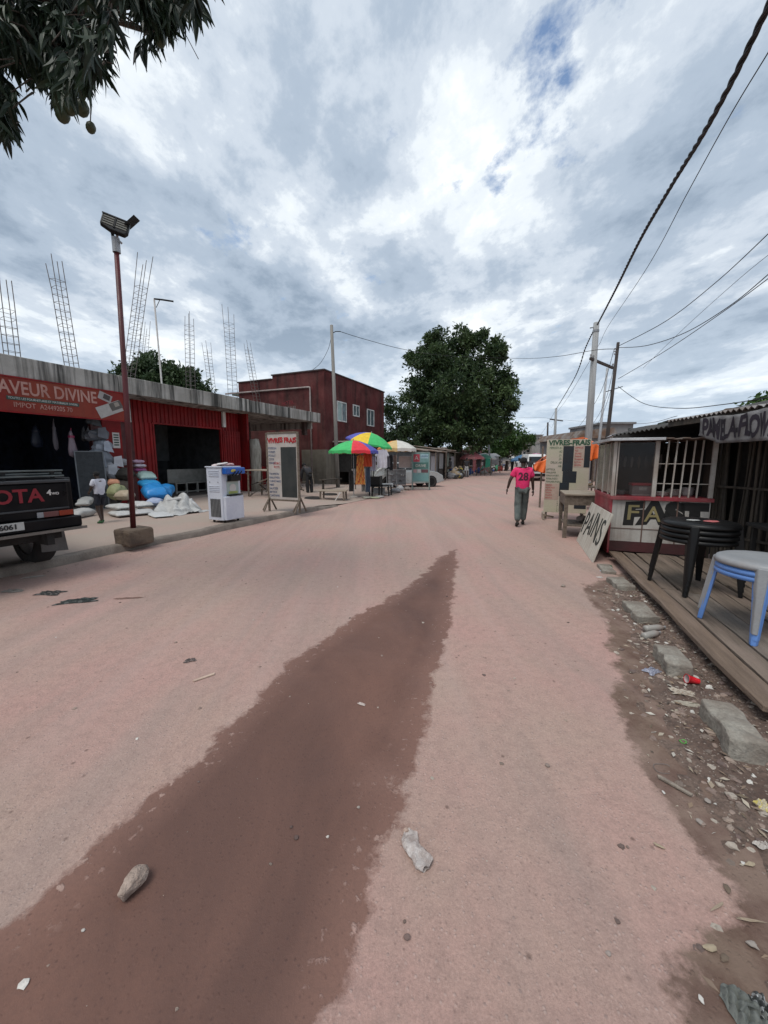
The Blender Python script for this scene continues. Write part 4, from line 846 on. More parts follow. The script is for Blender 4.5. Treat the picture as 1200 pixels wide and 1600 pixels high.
mb = MB(); mb.bb(-.82, .82, -.05, .10, .66, .80); mb.prism([(-.10, .655), (.08, .655), (.08, .63), (-.12, .63)], -.84, .84, 'x') if False else mb.bb(-.83, .83, -.10, .09, .628, .655); mb.build('bumper', TRK, trk, bevel=.015)
mb = MB(); mb.bb(-.84, .84, -.115, -.101, .625, .66); mb.build('bumper_edge', mat('scratched steel edge', (.22, .2, .18), (.12, .11, .1), rough=.5, metal=.4), trk)
pl = MB(); pl.bb(-.30, .18, -.062, -.051, .70, .80); plo = pl.build('licence_plate', mat('plate white', (.55, .56, .54), rough=.4, bump=0), trk, bevel=.003)
text('CP: 6061', .085, TM((-.05, -.066, .75)), BLKTXT, plo, 'lettering', bold=.002, sx=1.05)
for x0, nm, mm in ((.36, 'reverse_light', mat('clear lens', (.4, .4, .42), rough=.2, bump=0)), (.43, 'tail_light', mat('faded pink lens', (.22, .09, .085), rough=.3, bump=0)), (.60, 'tail_light', mat('orange red lens', (.38, .05, .02), rough=.3, bump=0))):
    for sg in (1, -1):
        a, b = x0, x0+(.068 if x0 == .36 else .165); mb = MB(); mb.bb(min(a*sg, b*sg), max(a*sg, b*sg), .03, .045, .815, .885); mb.build(nm, mm, trk, bevel=.004)
mb = MB(); mb.bb(-.5, -.42, 0, 4.6, .45, .62); mb.bb(.42, .5, 0, 4.6, .45, .62); mb.bb(-.42, .42, .3, .4, .47, .58); mb.tube([(-.75, .95, .42), (.75, .95, .42)], .06, 10); mb.blob((0, .95, .42), (.14, .16, .15), 10, 0); mb.bb(-.6, .6, 1.35, 2.4, .40, .66); mb.bb(-.66, .66, .16, .75, .50, .70); mb.build('chassis_and_fill', RUBBER, trk)  # frame and axle, plus boxes added to darken the underside
for x in (-.68, .68):
    for y in (.95, 3.85): wheel(trk, (x, y, .445), .395, .25)
    mb = MB(); mb.slab((x-.13, .48, .28), (x+.16, .42, .26), (x+.13, .44, .66), (x-.13, .48, .66), .012); mb.build('mudflap', mat('grey mudflap', (.13, .125, .12), (.08, .075, .07), rough=.7), trk)
    mb = MB(); mb.prism([(.40, .66), (.40, .80), (1.5, .80), (1.5, .66), (1.42, .66), (1.3, .80), (.6, .80), (.48, .66)], x-.13, x+.13, 'x'); mb.build('wheel_arch', TRK, trk)
mb = MB(); mb.prism([(2.3, .5), (2.3, 1.30), (2.4, 1.34), (3.95, 1.22), (4.75, 1.10), (4.85, .9), (4.85, .5), (4.2, .5), (4.15, .75), (3.95, .84), (3.75, .84), (3.55, .75), (3.5, .5)], -.80, .80, 'x'); mb.build('body', TRK, trk, bevel=.03)
mb = MB(); mb.add([(-.76, 2.32, 1.30), (.76, 2.32, 1.30), (.76, 3.72, 1.25), (-.76, 3.72, 1.25), (-.66, 2.45, 1.78), (.66, 2.45, 1.78), (.66, 3.2, 1.78), (-.66, 3.2, 1.78)], [(0, 1, 2, 3), (4, 5, 6, 7), (0, 1, 5, 4), (1, 2, 6, 5), (2, 3, 7, 6), (3, 0, 4, 7)]); mb.build('cab', GLS, trk)
mb = MB(); mb.bb(-.68, .68, 2.42, 3.24, 1.77, 1.82); mb.build('roof', TRK, trk, bevel=.03)

# ================================================================== SOFT-SERVE MACHINE
mc = thing('ice_cream_machine', (-7.2, 6.73, .12), 'white upright soft serve ice cream machine with blue top and black tap, near the kerb', 'ice cream machine', A=AL)
MW = mat('cool white enamel', (.60, .63, .70), (.52, .55, .63), rough=.3, bump=0, fine=.02)
mb = MB(); mb.bb(-.26, .21, -.28, .28, .06, 1.28); bd = mb.build('cabinet', MW, mc, bevel=.012)
mb = MB(); mb.bb(.212, .30, -.27, .28, .07, .62); mb.build('lower_front', MW, mc, bevel=.015)
mb = MB(); mb.bb(-.28, .24, -.30, .30, 1.282, 1.31); mb.build('lid', MW, mc, bevel=.008)
mb = MB(); mb.bb(.212, .34, -.26, .33, 1.13, 1.28); mb.build('blue_head', mat('blue plastic', (.02, .12, .48), (.015, .09, .36), rough=.35, bump=0), mc, bevel=.02)
mb = MB(); mb.blob((.345, -.05, 1.21), (.01, .07, .035), 8, .2); mb.build('sticker', mat('yellow sticker', (.6, .5, .1), rough=.5), mc)
mb = MB(); mb.bb(.212, .33, -.12, .20, .98, 1.10); mb.bb(.212, .30, -.15, .23, .965, .985); mb.build('tap_block', BLACK, mc, bevel=.01)
for y in (-.06, .04, .14): mb = MB(); mb.tube([(.30, y, 1.08), (.38, y+.02, 1.17), (.40, y+.02, 1.20)], [.012, .012, .016], 8); mb.build('lever', BLACK, mc)
mb = MB(); mb.bb(.212, .222, -.14, .21, .66, .96); scr = mb.build('poster', mat('pale green poster', (.42, .52, .48), (.34, .42, .40), rough=.4, ns=8), mc)
mb = MB(); mb.lathe([(.005, 0), (.10, .0), (.10, .008)], 18, c=(0, 0, 0)); mb.T = None
m3 = MB(Matrix.Translation((.223, .03, .80)) @ Matrix.Rotation(pi/2, 4, 'Y')); m3.lathe([(.10, 0), (.10, .004)], 20); m3.build('picture', WHITEP, scr)
m3 = MB(); m3.bb(.224, .228, -.10, .17, .67, .73); m3.build('picture', mat('lime patch', (.45, .5, .15), rough=.5), scr)
mb = MB(); mb.bb(.212, .32, -.16, .24, .635, .66); mb.build('drip_tray', BLACK, mc, bevel=.006)
for x0, w_ in ((0, 0),):
    for z0 in (1.20, 1.16, 1.12, 1.08, .85, .81, .77, .73):
        mb = MB(); mb.bb(-.19, .13, -.292, -.281, z0, z0+.018); mb.build('vent_louvre', MW, mc, bevel=.004)
mb = MB(); mb.bb(-.17, .14, -.285, -.2805, .14, .56); mb.build('grille_back', mat('grille dark', (.06, .065, .07), rough=.7), mc)
mb = MB(); [mb.bb(-.17+i*.045, -.15+i*.045, -.292, -.2855, .14, .56) for i in range(7)]; mb.build('grille', STEEL, mc)
for x in (-.18, .16):
    for y in (-.2, .2): mb = MB(Matrix.Translation((x, y, .03)) @ Matrix.Rotation(pi/2, 4, 'X')); mb.lathe([(.03, -.012), (.03, .012)], 12); mb.build('caster', BLACK, mc)
for y in (-.19,): 
    for x in (-.16, .10): mb = MB(Matrix.Translation((x, -.283, .95)) @ Matrix.Rotation(pi/2, 4, 'X')); mb.lathe([(.012, 0), (.010, .006)], 8); mb.build('screw', BLACK, mc)
pp = thing('paper_pile', (-7.2, 6.73, 1.432), 'crumpled pink and white papers lying on top of the ice cream machine', 'paper', A=AL)
for i, (x, y, c) in enumerate(((-.1, -.05, (.65, .55, .55)), (.05, .08, (.62, .42, .42)), (.0, -.02, (.68, .64, .63)))):
    mb = MB(); mb.col = c; mb.blob((x, y, .02+.015*i), (.16, .15, .045), 9, .3, seed=i, flat=-.4); mb.build('paper', VC, pp)

# ================================================================== STANDING SIGN BOARDS
def menu_lines(parent, x0, x1, z0, z1, n, words, m, y=-.012, sz=None, align='LEFT', seed=0, sx=1):
    st = (z1-z0)/n
    for i in range(n): text(words[i % len(words)], sz or st*.85, TM((x0 if align == 'LEFT' else (x1 if align == 'RIGHT' else (x0+x1)/2), y, z1-st*(i+.5))), m, parent, 'lettering', ext=.0015, jit=.03, sx=sx, align=align, seed=seed+i)
vb = thing('sign_board', (-6.98, 8.6, .12), 'standing timber framed board with red VIVRES FRAIS heading beside the ice cream machine', 'sign board', A=AL)
BW = mat('off white board', (.50, .47, .44), (.40, .37, .34), rough=.7, dust=.3); CHK = mat('chalkboard black', (.018, .022, .022), (.03, .034, .034), rough=.75, bump=.1, dust=.15, dustc=(.10, .09, .08))
mb = MB(); mb.bb(-.50, .50, -.008, .008, .36, 2.17); mb.build('board', BW, vb)
mb = MB(); mb.bb(-.05, .47, -.011, -.0085, .42, 1.80); mb.build('chalk_panel', CHK, vb)
for (a, b) in (((-.53, 0, .0), (-.53, 0, 2.2)), ((.53, 0, .0), (.53, 0, 2.2))): mb = MB(); mb.bar(a, b, .055, .045); mb.build('frame_post', WOOD, vb, bevel=.004)
for z in (.33, 2.19): mb = MB(); mb.bar((-.50, 0, z), (.50, 0, z), .05, .045); mb.build('frame_rail', WOOD, vb, bevel=.004)
for x in (-.53, .53):
    for sg in (-1, 1): mb = MB(); mb.bar((x+.03, sg*.26, .02), (x+.03, 0, .42), .04, .03); mb.build('foot', WOOD, vb)
    mb = MB(); mb.bar((x-.2, -.04, .02), (x, -.03, .33), .035, .03); mb.build('foot', WOOD, vb)
text('VIVRES FRAIS', .185, TM((0, -.013, 1.98)), REDTXT, vb, jit=.05, bold=.008, sx=.92, seed=3)
WRD = ['POISSON', 'CUISSES', 'POULET', 'COTIS', 'VIANDE', 'THOMSON', 'MAKAYABU', 'CHINCHARD', 'MBISI', 'SAUCISSE', 'BIFTECK', 'CAPITAINE', 'SAVON', 'HUILE']
menu_lines(vb, -.48, -.06, .40, 1.82, 14, WRD[:5]+['', '']+WRD[5:], BLUTXT, y=-.0115, sx=.8); menu_lines(vb, -.3, -.06, 1.2, 1.4, 2, ['PORC', 'ROTI'], REDTXT, y=-.013)
# right hand VIVRES-FRAIS board (street frame R)
v2_ = thing('sign_board', (1.32, 11.12, 0), 'tall cream board headed VIVRES-FRAIS with black blanked panels behind the wooden table', 'sign board', A=AR)
CRB = mat('cream painted board', (.46, .44, .32), (.52, .45, .38), rough=.6, ns=1.5, dust=.2)
mb = MB(); mb.bb(-.62, .42, -.01, .01, .18, 2.10); mb.build('board', CRB, v2_, bevel=.003)
BP = mat('blue black paint', (.012, .02, .028), (.016, .016, .02), rough=.6, bump=0)
for (a, b, c, d_) in ((-.22, .03, 1.28, 1.93), (-.20, .13, .98, 1.28), (-.26, -.03, .62, .98), (.28, .415, 1.38, 1.93), (-.24, -.10, .22, .62), (.12, .40, .30, .55)): mb = MB(); mb.bb(a, b, -.0135, -.0105, c+.0005, d_); mb.build('panel', BP, v2_)
mb = MB(); mb.bb(.04, .29, -.0125, -.0104, 1.38, 1.93); mb.build('panel', mat('pinkish patch', (.50, .38, .31), rough=.6), v2_)
mb = MB(); mb.bb(-.61, -.27, -.0125, -.0104, .52, .95); mb.build('panel', mat('pinkish patch', (.5, .38, .31)), v2_)
text('VIVRES-FRAIS', .18, TM((-.09, -.013, 2.01)), GRNTXT, v2_, jit=.03, bold=.007, fit=.98, seed=5)
menu_lines(v2_, -.60, -.24, 1.36, 1.93, 6, ['MPIODI A1', 'A2', 'J1-', 'J2-', 'DEUX AB', 'AB'], GRNTXT, align='RIGHT', sx=.8); menu_lines(v2_, -.60, -.24, .96, 1.36, 5, ['BIFTECK', 'MALEWA', 'MAKAYABU', 'MABUNDU', 'MAKABUNDU'], GRNTXT, sx=.85)
menu_lines(v2_, -.60, -.24, .54, .94, 6, ['MBIZO', 'MOROKO', 'NTABA', 'THON', 'TILAPIA', 'NGULU'], REDTXT, y=-.014, sx=.9); menu_lines(v2_, .06, .28, 1.40, 1.92, 7, ['SAMOUS', 'RIZ', 'JEUNES', 'FARINE', 'FUMBWA', 'ECO A1', 'SAVON'], REDTXT, y=-.014, sx=.75)
menu_lines(v2_, -.30, -.26, .2, .5, 6, ['F', 'R', 'A', 'I', 'S', 'E'], GRNTXT, y=-.0125, sz=.05)
mb = MB(); mb.bb(-.64, -.60, -.3, .3, 0, .17); mb.bar((-.62, -.02, .1), (-.35, .2, .03), .05); mb.build('foot', WOODP, v2_, bevel=.005)
mb = MB(); mb.bb(.34, .40, -.3, .3, 0, .17); mb.build('foot', WOODP, v2_, bevel=.005)
mb = MB(); mb.bar((-.55, .03, .0), (-.55, .03, 2.1), .05, .04); mb.bar((.36, .03, .0), (.36, .03, 2.08), .05, .04); mb.build('frame', WOOD, v2_)
# teal advertising A-frame in the middle distance
a3 = gp(657, 766); ab = thing('sign_board', Vector((a3.x, a3.y, 0)), 'teal and white poster board on metal legs standing in front of the silver car', 'sign board', rot=-radians(12))
mb = MB(); mb.bb(-.42, .42, -.01, .01, .45, 1.90); mb.build('board', mat('teal poster', (.12, .25, .24), (.22, .36, .36), rough=.5, ns=2.5), ab)
for (a, b, c, d_, cc) in ((-.38, -.06, 1.45, 1.84, (.42, .05, .08)), (-.02, .38, 1.62, 1.84, (.30, .45, .50)), (-.38, .38, 1.10, 1.42, (.06, .16, .14)), (-.38, -.2, .90, 1.07, (.45, .3, .3)), (-.17, 0, .90, 1.07, (.5, .5, .5)), (.03, .38, .90, 1.07, (.12, .05, .06)), (-.38, .38, .5, .8, (.16, .33, .33))):
    mb = MB(); mb.col = cc; mb.bb(a, b, -.014, -.0105, c, d_); mb.build('picture', VCG, ab)
text('A', .3, TM((-.22, -.017, 1.64)), WHTTXT, ab); text('LEARN', .12, TM((.18, -.017, 1.73)), BLUTXT, ab); text('DRIVE', .2, TM((.0, -.017, 1.25)), WHTTXT, ab)
mb = MB(); [mb.bar((s*.44, 0, 0), (s*.44, 0, 1.93), .04) for s in (-1, 1)]; mb.bar((-.44, 0, 1.93), (.44, 0, 1.93), .04); mb.bar((-.44, 0, .42), (.44, 0, .42), .04); mb.bar((-.44, 0, .12), (.44, 0, .12), .03); mb.bar((.44, .45, 0), (.44, 0, .6), .03); mb.bar((-.44, .45, 0), (-.44, 0, .6), .03); mb.build('frame', mat('pale green metal', (.28, .36, .33), rough=.5), ab)
# long leaning PAINS board against the kiosk
lb_ = thing('leaning_board', (1.17, 7.42, 0), 'pale wooden board painted PAINS leaning on the side of the red and white kiosk', 'board', A=AR)
LM = Matrix.Rotation(radians(-16)*-1, 4, 'Y')
m2 = MB(LM); m2.bb(-.012, .012, -.86, .86, .0, .80); m2.build('panel', mat('pale scuffed board', (.60, .58, .51), (.44, .41, .34), rough=.7, ns=2, stretch=(1, 6, 1), dust=.2), lb_, bevel=.004)
text('PAINS', .62, LM @ TM((-.016, .0, .42), -pi/2), mat('dark moss paint', (.03, .035, .03), rough=.7, bump=0), lb_, jit=.06, sx=.95, bold=-.004)
# ================================================================== RIGHT SIDE
PZ = .14
def thR(name, t, s, z, label, cat, group=None, rot=0): return thing(name, (t, s, z), label, cat, group, A=AR, rot=rot)
# plank platform
deck = thR('plank_deck', 2.9, 4.6, 0, 'worn plank walkway deck in front of the red and white kiosk', 'deck')
R = random.Random(8)
PLK = mat('trodden plank', (.20, .155, .12), (.11, .085, .065), rough=.85, ns=1.6, stretch=(9, .9, 6), bump=.6, bs=9, fine=.25, dust=.35, dustc=(.27, .20, .165))
PLKS = [PLK]+[mat('trodden plank %s' % n_, c_, c2_, rough=.85, ns=1.6, stretch=(9, .9, 6), bump=.7, bs=9, fine=.3, dust=.35, dustc=(.25, .185, .15)) for n_, c_, c2_ in (('dark', (.18, .14, .105), (.10, .075, .055)), ('grey', (.23, .195, .165), (.13, .11, .09)), ('brown', (.22, .155, .11), (.13, .09, .065)))]
tt = -1.46; k = 0
def plank(x0, x1, y0, y1, z=PZ, tilt=0, th=.035):
    n = 7; mb = MB(); w0 = R.uniform(-.009, .009); pr = []
    for i in range(n+1):
        y = y0+(y1-y0)*i/n; e = R.uniform(-.008, .008) if 0 < i < n else R.uniform(-.02, .02); dz = .004*sin(y*3+x0*7)+tilt*(y-y0)
        pr.append([(x0+e+w0, y, z-th+dz), (x1+e*.5+w0, y, z-th+dz), (x1+e*.5+w0, y, z+dz+w0*.8), (x0+e+w0, y, z+dz-w0*.8)])
    vs = sum(pr, []); fs = [(4*i+j, 4*i+(j+1) % 4, 4*i+4+(j+1) % 4, 4*i+4+j) for i in range(n) for j in range(4)]+[(3, 2, 1, 0), (4*n, 4*n+1, 4*n+2, 4*n+3)]
    mb.add(vs, fs); return mb.build('plank', PLKS[R.randint(0, 3)], deck, bevel=.005)
wds = [.19, .17, .21, .20, .16, .22, .19, .2, .21, .2, .18, .22]
for w_ in wds:
    segs = [(-1.85, .3+R.uniform(-.5, .6)), None] if k % 3 else [(-1.88, 2.24)]
    if len(segs) == 1: plank(tt, tt+w_-.012, -1.88+.02*k, 2.24+R.uniform(-.02, .02), PZ+R.uniform(-.004, .004))
    else:
        c = segs[0][1]; plank(tt, tt+w_-.014, -1.9+R.uniform(-.1, .15), c-.01, PZ+R.uniform(-.006, .004)); plank(tt+.004, tt+w_-.012, c+.012, 2.24, PZ+R.uniform(-.006, .004), R.uniform(-.003, .003))
    tt += w_; k += 1
for a in (-1.7, .2, 1.9): mb = MB(); mb.bb(-1.38, 1.0, a-.05, a+.05, .02, PZ-.04); mb.build('joist', WOOD, deck)
lowp = thR('board_offcut', 2.15, 2.42, .03, 'pale lower board lying past the near end of the plank deck', 'board')
mb = MB(); mb.bb(-.45, .9, -.45, .17, 0, .05); mb.build('panel', PLK, lowp, bevel=.006, off=(0, 0, 0))
# concrete kerb blocks beside the deck
BLKC = mat('muddy block concrete', (.34, .315, .27), (.24, .215, .18), rough=.95, ns=7, bump=1, bs=22, fine=.3, dust=.5, dustc=(.16, .12, .095))
def cblock(px, py, l, w_, h, rot, label, seed):
    g_ = gp(px, py, .05); b = thing('concrete_block', Vector((g_.x, g_.y, float(soil_z(np.array([g_.x]), np.array([g_.y]))[0]))), label, 'block', 'rough concrete blocks along the deck', rot=-AR+rot)
    Rr = random.Random(seed); mb = MB(); q = lambda: Rr.uniform(-.015, .015); n = 5; vs = []
    for i in range(n+1):
        y = -l/2+l*i/n
        for (x, z) in ((-w_/2, -.06), (w_/2, -.06), (w_/2, h), (-w_/2, h)): vs.append((x+q(), y+q(), z+q()*.6))
    mb.add(vs, [(4*i+j, 4*i+(j+1) % 4, 4*i+4+(j+1) % 4, 4*i+4+j) for i in range(n) for j in range(4)]+[(3, 2, 1, 0), (4*n, 4*n+1, 4*n+2, 4*n+3)])
    mb.build('lump', BLKC, b, bevel=.012, disp=.018, dscale=.05); return b
for i, a in enumerate([(947, 886, .42, .17, .06, .0, 'small far concrete block at the corner of the red and white kiosk'), (970, 911, .38, .20, .065, .15, 'squarish concrete block, second from the kiosk corner'), (1000, 956, .40, .20, .075, .1, 'concrete block with crumbs of rubble on top, beside the deck edge'),
                       (1050, 1034, .34, .165, .10, .05, 'large grey concrete block just above the red cup'), (1142, 1144, .38, .165, .115, -.02, 'nearest long concrete block by the end of the deck')]): cblock(*a, i)
# kiosk   local: x across (t), y along (s)
ko = thR('snack_kiosk', 2.05, 7.5, 0, 'low red and white snack kiosk with barred glass front and black graffiti', 'kiosk')
KW = mat('dirty white panel', (.52, .505, .47), (.38, .36, .33), rough=.7, ns=2, streak=.5, streakc=(.09, .07, .06), dust=.3, dustc=(.22, .15, .12), bump=.2)
KR = mat('faded crimson paint', (.30, .018, .035), (.19, .02, .03), rough=.55, ns=3, dust=.2, streak=.3)
x0, x1, y0, y1, zc = -.63, .68, -.58, .75, 1.02
FA = .10   # the front leans back to the right
def fy(x): return y0-(x-x0)*.0
mb = MB(); mb.bb(x0+.03, x1, y0+.012, y0+.03, .30, zc-.06); mb.build('front_panel', KW, ko)
for x in (x0+.46, x0+.90): mb = MB(); mb.bb(x-.008, x+.008, y0-.0, y0+.012, .30, zc-.06); mb.build('joint_strip', mat('rusty strip', (.16, .10, .08), rough=.8), ko)
mb = MB(); mb.bb(x0+.03, x1, y0+.006, y0+.0115, .50, .512); mb.build('joint_strip', MATS['rusty strip'], ko)
mb = MB(); mb.bb(x0, x0+.028, y0, y1, .10, zc-.06); mb.build('side_panel', KR, ko)
mb = MB(); mb.bb(x0-.01, x1+.02, y0-.04, y1, zc-.058, zc); mb.build('counter', KR, ko, bevel=.006)
mb = MB(); mb.bb(x0+.03, x1, y0+.0, y0+.02, .14, .298); mb.build('base_board', mat('dark red board', (.08, .02, .022), (.05, .02, .02), rough=.8), ko)
mb = MB(); mb.bb(x1-.03, x1, y0+.04, y1, .1, 1.9); mb.bb(x0+.03, x1-.03, y1-.03, y1, .1, 1.883); mb.build('inner_panel', mat('dark plywood', (.06, .042, .03), (.03, .024, .02), rough=.9), ko)  # dark colour carries the shade inside the kiosk
mb = MB(); mb.bb(x0+.04, x1-.04, y0+.05, y1-.04, zc-.1, zc-.062); mb.build('shelf', WOOD, ko)
WPO = mat('worn white post', (.50, .485, .45), (.34, .30, .26), rough=.6, dust=.4, dustc=(.25, .17, .13))
for x, w_, ym in ((x0+.015, .04, y0), (x0+.055, .02, y0+.0), (x0+.57, .055, y0), (x1-.02, .055, y0)): mb = MB(); mb.bb(x-w_/2, x+w_/2, y0-.01, y0+.035, zc+.001, 1.87); mb.build('post', WPO, ko, bevel=.003)
for y in (y0+.3, y0+.75, y1-.03): mb = MB(); mb.bb(x0, x0+.025, y-.012, y+.012, zc+.001, 1.87); mb.build('post', WPO, ko)
for x in (.69, .80, .91, 1.02, 1.12): mb = MB(); mb.bar((x0+x, y0+.01, zc), (x0+x+.02, y0+.01, 1.87), .018); mb.build('bar', WPO, ko)
for z in (1.22, 1.52): mb = MB(); mb.bb(x0+.6, x1-.05, y0+.022, y0+.03, z, z+.012); mb.build('rail', WPO, ko)
mb = MB(); mb.bb(x0+.03, x0+.54, y0+.012, y0+.016, zc+.03, 1.85); gl_ = mb.build('glass', GLS if False else mat('dusty glass', (.03, .03, .03), rough=.1, bump=0, alpha=.35), ko)
mb = MB(); mb.bb(x0+.010, x0+.014, y0+.05, y1-.05, zc+.03, 1.85); mb.build('glass', mat('pale reflection glass', (.30, .29, .24), (.2, .19, .16), rough=.15, bump=0, alpha=.55), ko)  # pale tint stands for the board reflected in this side
mb = MB()
for i in range(14):
    t_ = i/14; mb.bb(x0-.07+i*.1, x0+.03+i*.1, y0-.12, y1+.1, 1.885+.012*(i % 2), 1.90+.012*(i % 2))
mb.build('roof', RUST, ko)
mb = MB(); mb.bb(x0-.09, x0+.62, y0-.15, y0-.10, 1.875, 1.915); mb.bb(x0-.10, x0-.06, y0-.10, y1+.1, 1.875, 1.915); mb.build('roof_edge', mat('bright tin edge', (.62, .63, .64), (.42, .42, .43), rough=.4, metal=.3), ko, bevel=.004)
SPRK = mat('black spray paint', (.012, .011, .010), rough=.6, bump=0); SPRY = mat('mustard spray paint', (.30, .25, .11), (.2, .17, .08), rough=.6, bump=0)
text('FAST', .42, TM((x0+.74, y0+.0115, .74)), SPRK, ko, 'lettering', bold=.046, jit=.03, ext=.0008, spacing=1.06, fit=1.10, seed=4); text('F', .34, TM((x0+.315, y0+.0095, .745)), SPRY, ko, 'lettering', bold=.002, ext=.0008, jit=.02, fit=.15); text('A', .34, TM((x0+.59, y0+.0095, .73)), SPRY, ko, 'lettering', bold=.002, ext=.0008, jit=.02, fit=.22)
# things inside the kiosk
def tub(x, y, z, w_, d_, h, c1, c2, label):
    t = thR('plastic_tub', 2.05+x, 7.5+y, z, label, 'tub'); mb = MB(); mb.prism([(-w_*.45, -d_*.45), (w_*.45, -d_*.45), (w_*.45, d_*.45), (-w_*.45, d_*.45)], 0, h*.8); mb.build('box', c1, t, bevel=.01)
    mb = MB(); mb.bb(-w_/2, w_/2, -d_/2, d_/2, h*.8+.001, h); mb.build('lid', c2, t, bevel=.008); mb = MB(); mb.bb(-w_*.15, w_*.2, -d_*.47, -d_*.455, h*.45, h*.68); mb.build('sticker', WHITEP, t)
tub(-.18, -.36, zc, .30, .2, .20, mat('cloudy plastic', (.42, .36, .35), rough=.4, bump=0), mat('pinkish red lid', (.62, .06, .08), rough=.35, bump=0), 'clear tub with pinkish red lid behind the kiosk glass')
for i, (x, y, r, h, c, l) in enumerate(((-.44, -.3, .06, .07, (.3, .3, .3), 'small steel pan left of the red lidded tub in the kiosk'), (.12, -.3, .1, .06, (.45, .43, .4), 'low white basin right of the red lidded tub in the kiosk'), (.3, -.28, .09, .10, (.25, .24, .22), 'grey cooking pot behind the kiosk bars'), (.48, -.25, .08, .13, (.35, .34, .33), 'tall pale jar at the right end behind the kiosk bars'))):
    t = thR('cooking_pot', 2.05+x, 7.5+y, zc, l, 'pot'); mb = MB(); mb.col = c; mb.lathe([(r*.8, 0), (r, h*.3), (r, h), (r*1.08, h+.005), (r*.9, h), (r*.85, h*.2)], 16); mb.build('bowl', VCG, t, smooth=True)
    mb = MB(); mb.col = tuple(q*.8 for q in c); mb.tube([(-r*1.2, 0, h*.8), (r*1.2, 0, h*.8)], .008, 6); mb.build('handle', VCG, t)
for i in range(10):
    x = -.5+i*.105; t = thR('hanging_sachet', 2.05+x, 7.5+.25, 1.45, 'pale snack sachets hanging from a line inside the kiosk', 'sachet', 'snack sachets hanging in the kiosk')
    mb = MB(); mb.col = random.choice([(.3, .28, .24), (.22, .16, .1), (.35, .33, .3), (.12, .1, .09)]); mb.blob((0, 0, .1), (.025, .012, .11), 7, .15, seed=i); mb.build('wrapper', VC, t)
# wooden table between kiosk and cream board
tb_ = thR('wooden_table', 1.42, 8.95, 0, 'rough grey wooden market table standing between the cream board and the kiosk', 'table')
mb = MB(); [mb.bb(-.50, .50, -.52+i*.21, -.52+i*.21+.20, .875, .905) for i in range(5)]; mb.build('table_top', WOODP, tb_, bevel=.004)
mb = MB(); mb.bb(-.47, .47, -.48, -.455, .68, .87); mb.bb(-.47, .47, .455, .48, .68, .87); mb.bb(-.49, -.47, -.45, .45, .66, .87); mb.build('apron', WOOD, tb_, bevel=.003)
for x in (-.46, .46):
    for y in (-.45, .45): mb = MB(); mb.bb(x-.035, x+.035, y-.035, y+.035, 0, .87); mb.build('leg', WOOD, tb_, bevel=.004)
mb = MB(); mb.bb(-.46, .46, -.43, .43, .24, .262); mb.build('shelf', WOOD, tb_)
for i, (x, y, c, l) in enumerate(((.15, -.2, (.5, .5, .48), 'white tin on the lower shelf of the wooden table'), (.3, .1, (.2, .18, .16), 'dark bundle on the lower shelf of the wooden table'), (-.1, .1, (.25, .2, .17), 'brown sack on the lower shelf of the wooden table'))):
    t = thR('bundle', 1.42+x, 8.95+y, .265, l, 'bundle'); mb = MB(); mb.col = c; mb.blob((0, 0, .07), (.1, .1, .08), 9, .2, seed=i, flat=-.8); mb.build('sack', VC, t)
    mb = MB(); mb.col = c; mb.tube([(0, 0, .13), (.01, 0, .18)], [.02, .035], 8); mb.build('knot', VC, t)
# stools
def stool(t, s, z, c, label, group, rw=.30, h=.62, rot=.3):
    o = thR('plastic_stool', t, s, z, label, 'stool', group, rot=rot)
    mb = MB(); pr = [(.001, h), (rw*.6, h+.001), (rw*.90, h-.002), (rw*.97, h-.012), (rw, h-.03), (rw*1.005, h-.055), (rw*.985, h-.055), (rw*.95, h-.03), (.001, h-.02)]; mb.lathe(pr, 36, cap=False); mb.build('seat', c, o, smooth=True)
    for q in range(4):
        a = pi/4+q*pi/2; d_ = Vector((cos(a), sin(a), 0)); sd_ = Vector((-sin(a), cos(a), 0)); mb = MB(); pr = []
        for z_, rr, wd, th in ((h-.03, rw*.93, .062, .03), (h*.5, rw*1.03, .042, .03), (0, rw*1.15, .028, .026)):
            cc = d_*rr+Vector((0, 0, z_)); pr += [cc-sd_*wd-d_*th*.4, cc-sd_*wd*.5+d_*th, cc+sd_*wd*.5+d_*th, cc+sd_*wd-d_*th*.4]
        fs = [(4*i+j, 4*i+(j+1) % 4, 4*i+4+(j+1) % 4, 4*i+4+j) for i in range(2) for j in range(4)]+[(3, 2, 1, 0), (8, 9, 10, 11)]
        mb.add(pr, fs); mb.build('leg', c, o, bevel=.006)
    return o
GREYP = mat('grey plastic', (.30, .31, .32), (.24, .25, .26), rough=.45, bump=.05, dust=.3, dustc=(.3, .26, .24)); BLUEP = mat('pale blue plastic', (.13, .27, .62), (.10, .22, .52), rough=.4, bump=.03, fine=.04)
bs_ = (1.99, 3.98)
stool(bs_[0], bs_[1], PZ+.004, BLUEP, 'lowest blue plastic stool under the grey one at the right edge', 'grey topped stack of plastic stools', h=.545, rw=.325)
stool(bs_[0]+.004, bs_[1], PZ+.044, BLUEP, 'middle blue plastic stool just under the grey top one at the right edge', 'grey topped stack of plastic stools', h=.545, rw=.325, rot=.305)
stool(bs_[0]+.002, bs_[1]+.004, PZ+.096, GREYP, 'grey round plastic stool on top of the blue ones at the right edge', 'grey topped stack of plastic stools', h=.545, rot=.30, rw=.33)
ks_ = (1.93, 5.12)
for i, l in enumerate(('lowest', 'second lowest', 'second from top', 'topmost')): stool(ks_[0]+.003*i, ks_[1], PZ+.004+.056*i, BLACK, '%s black plastic stool of the stack in front of the graffiti kiosk' % l, 'stack of black plastic stools', h=.61, rw=.35, rot=.30+.008*i)
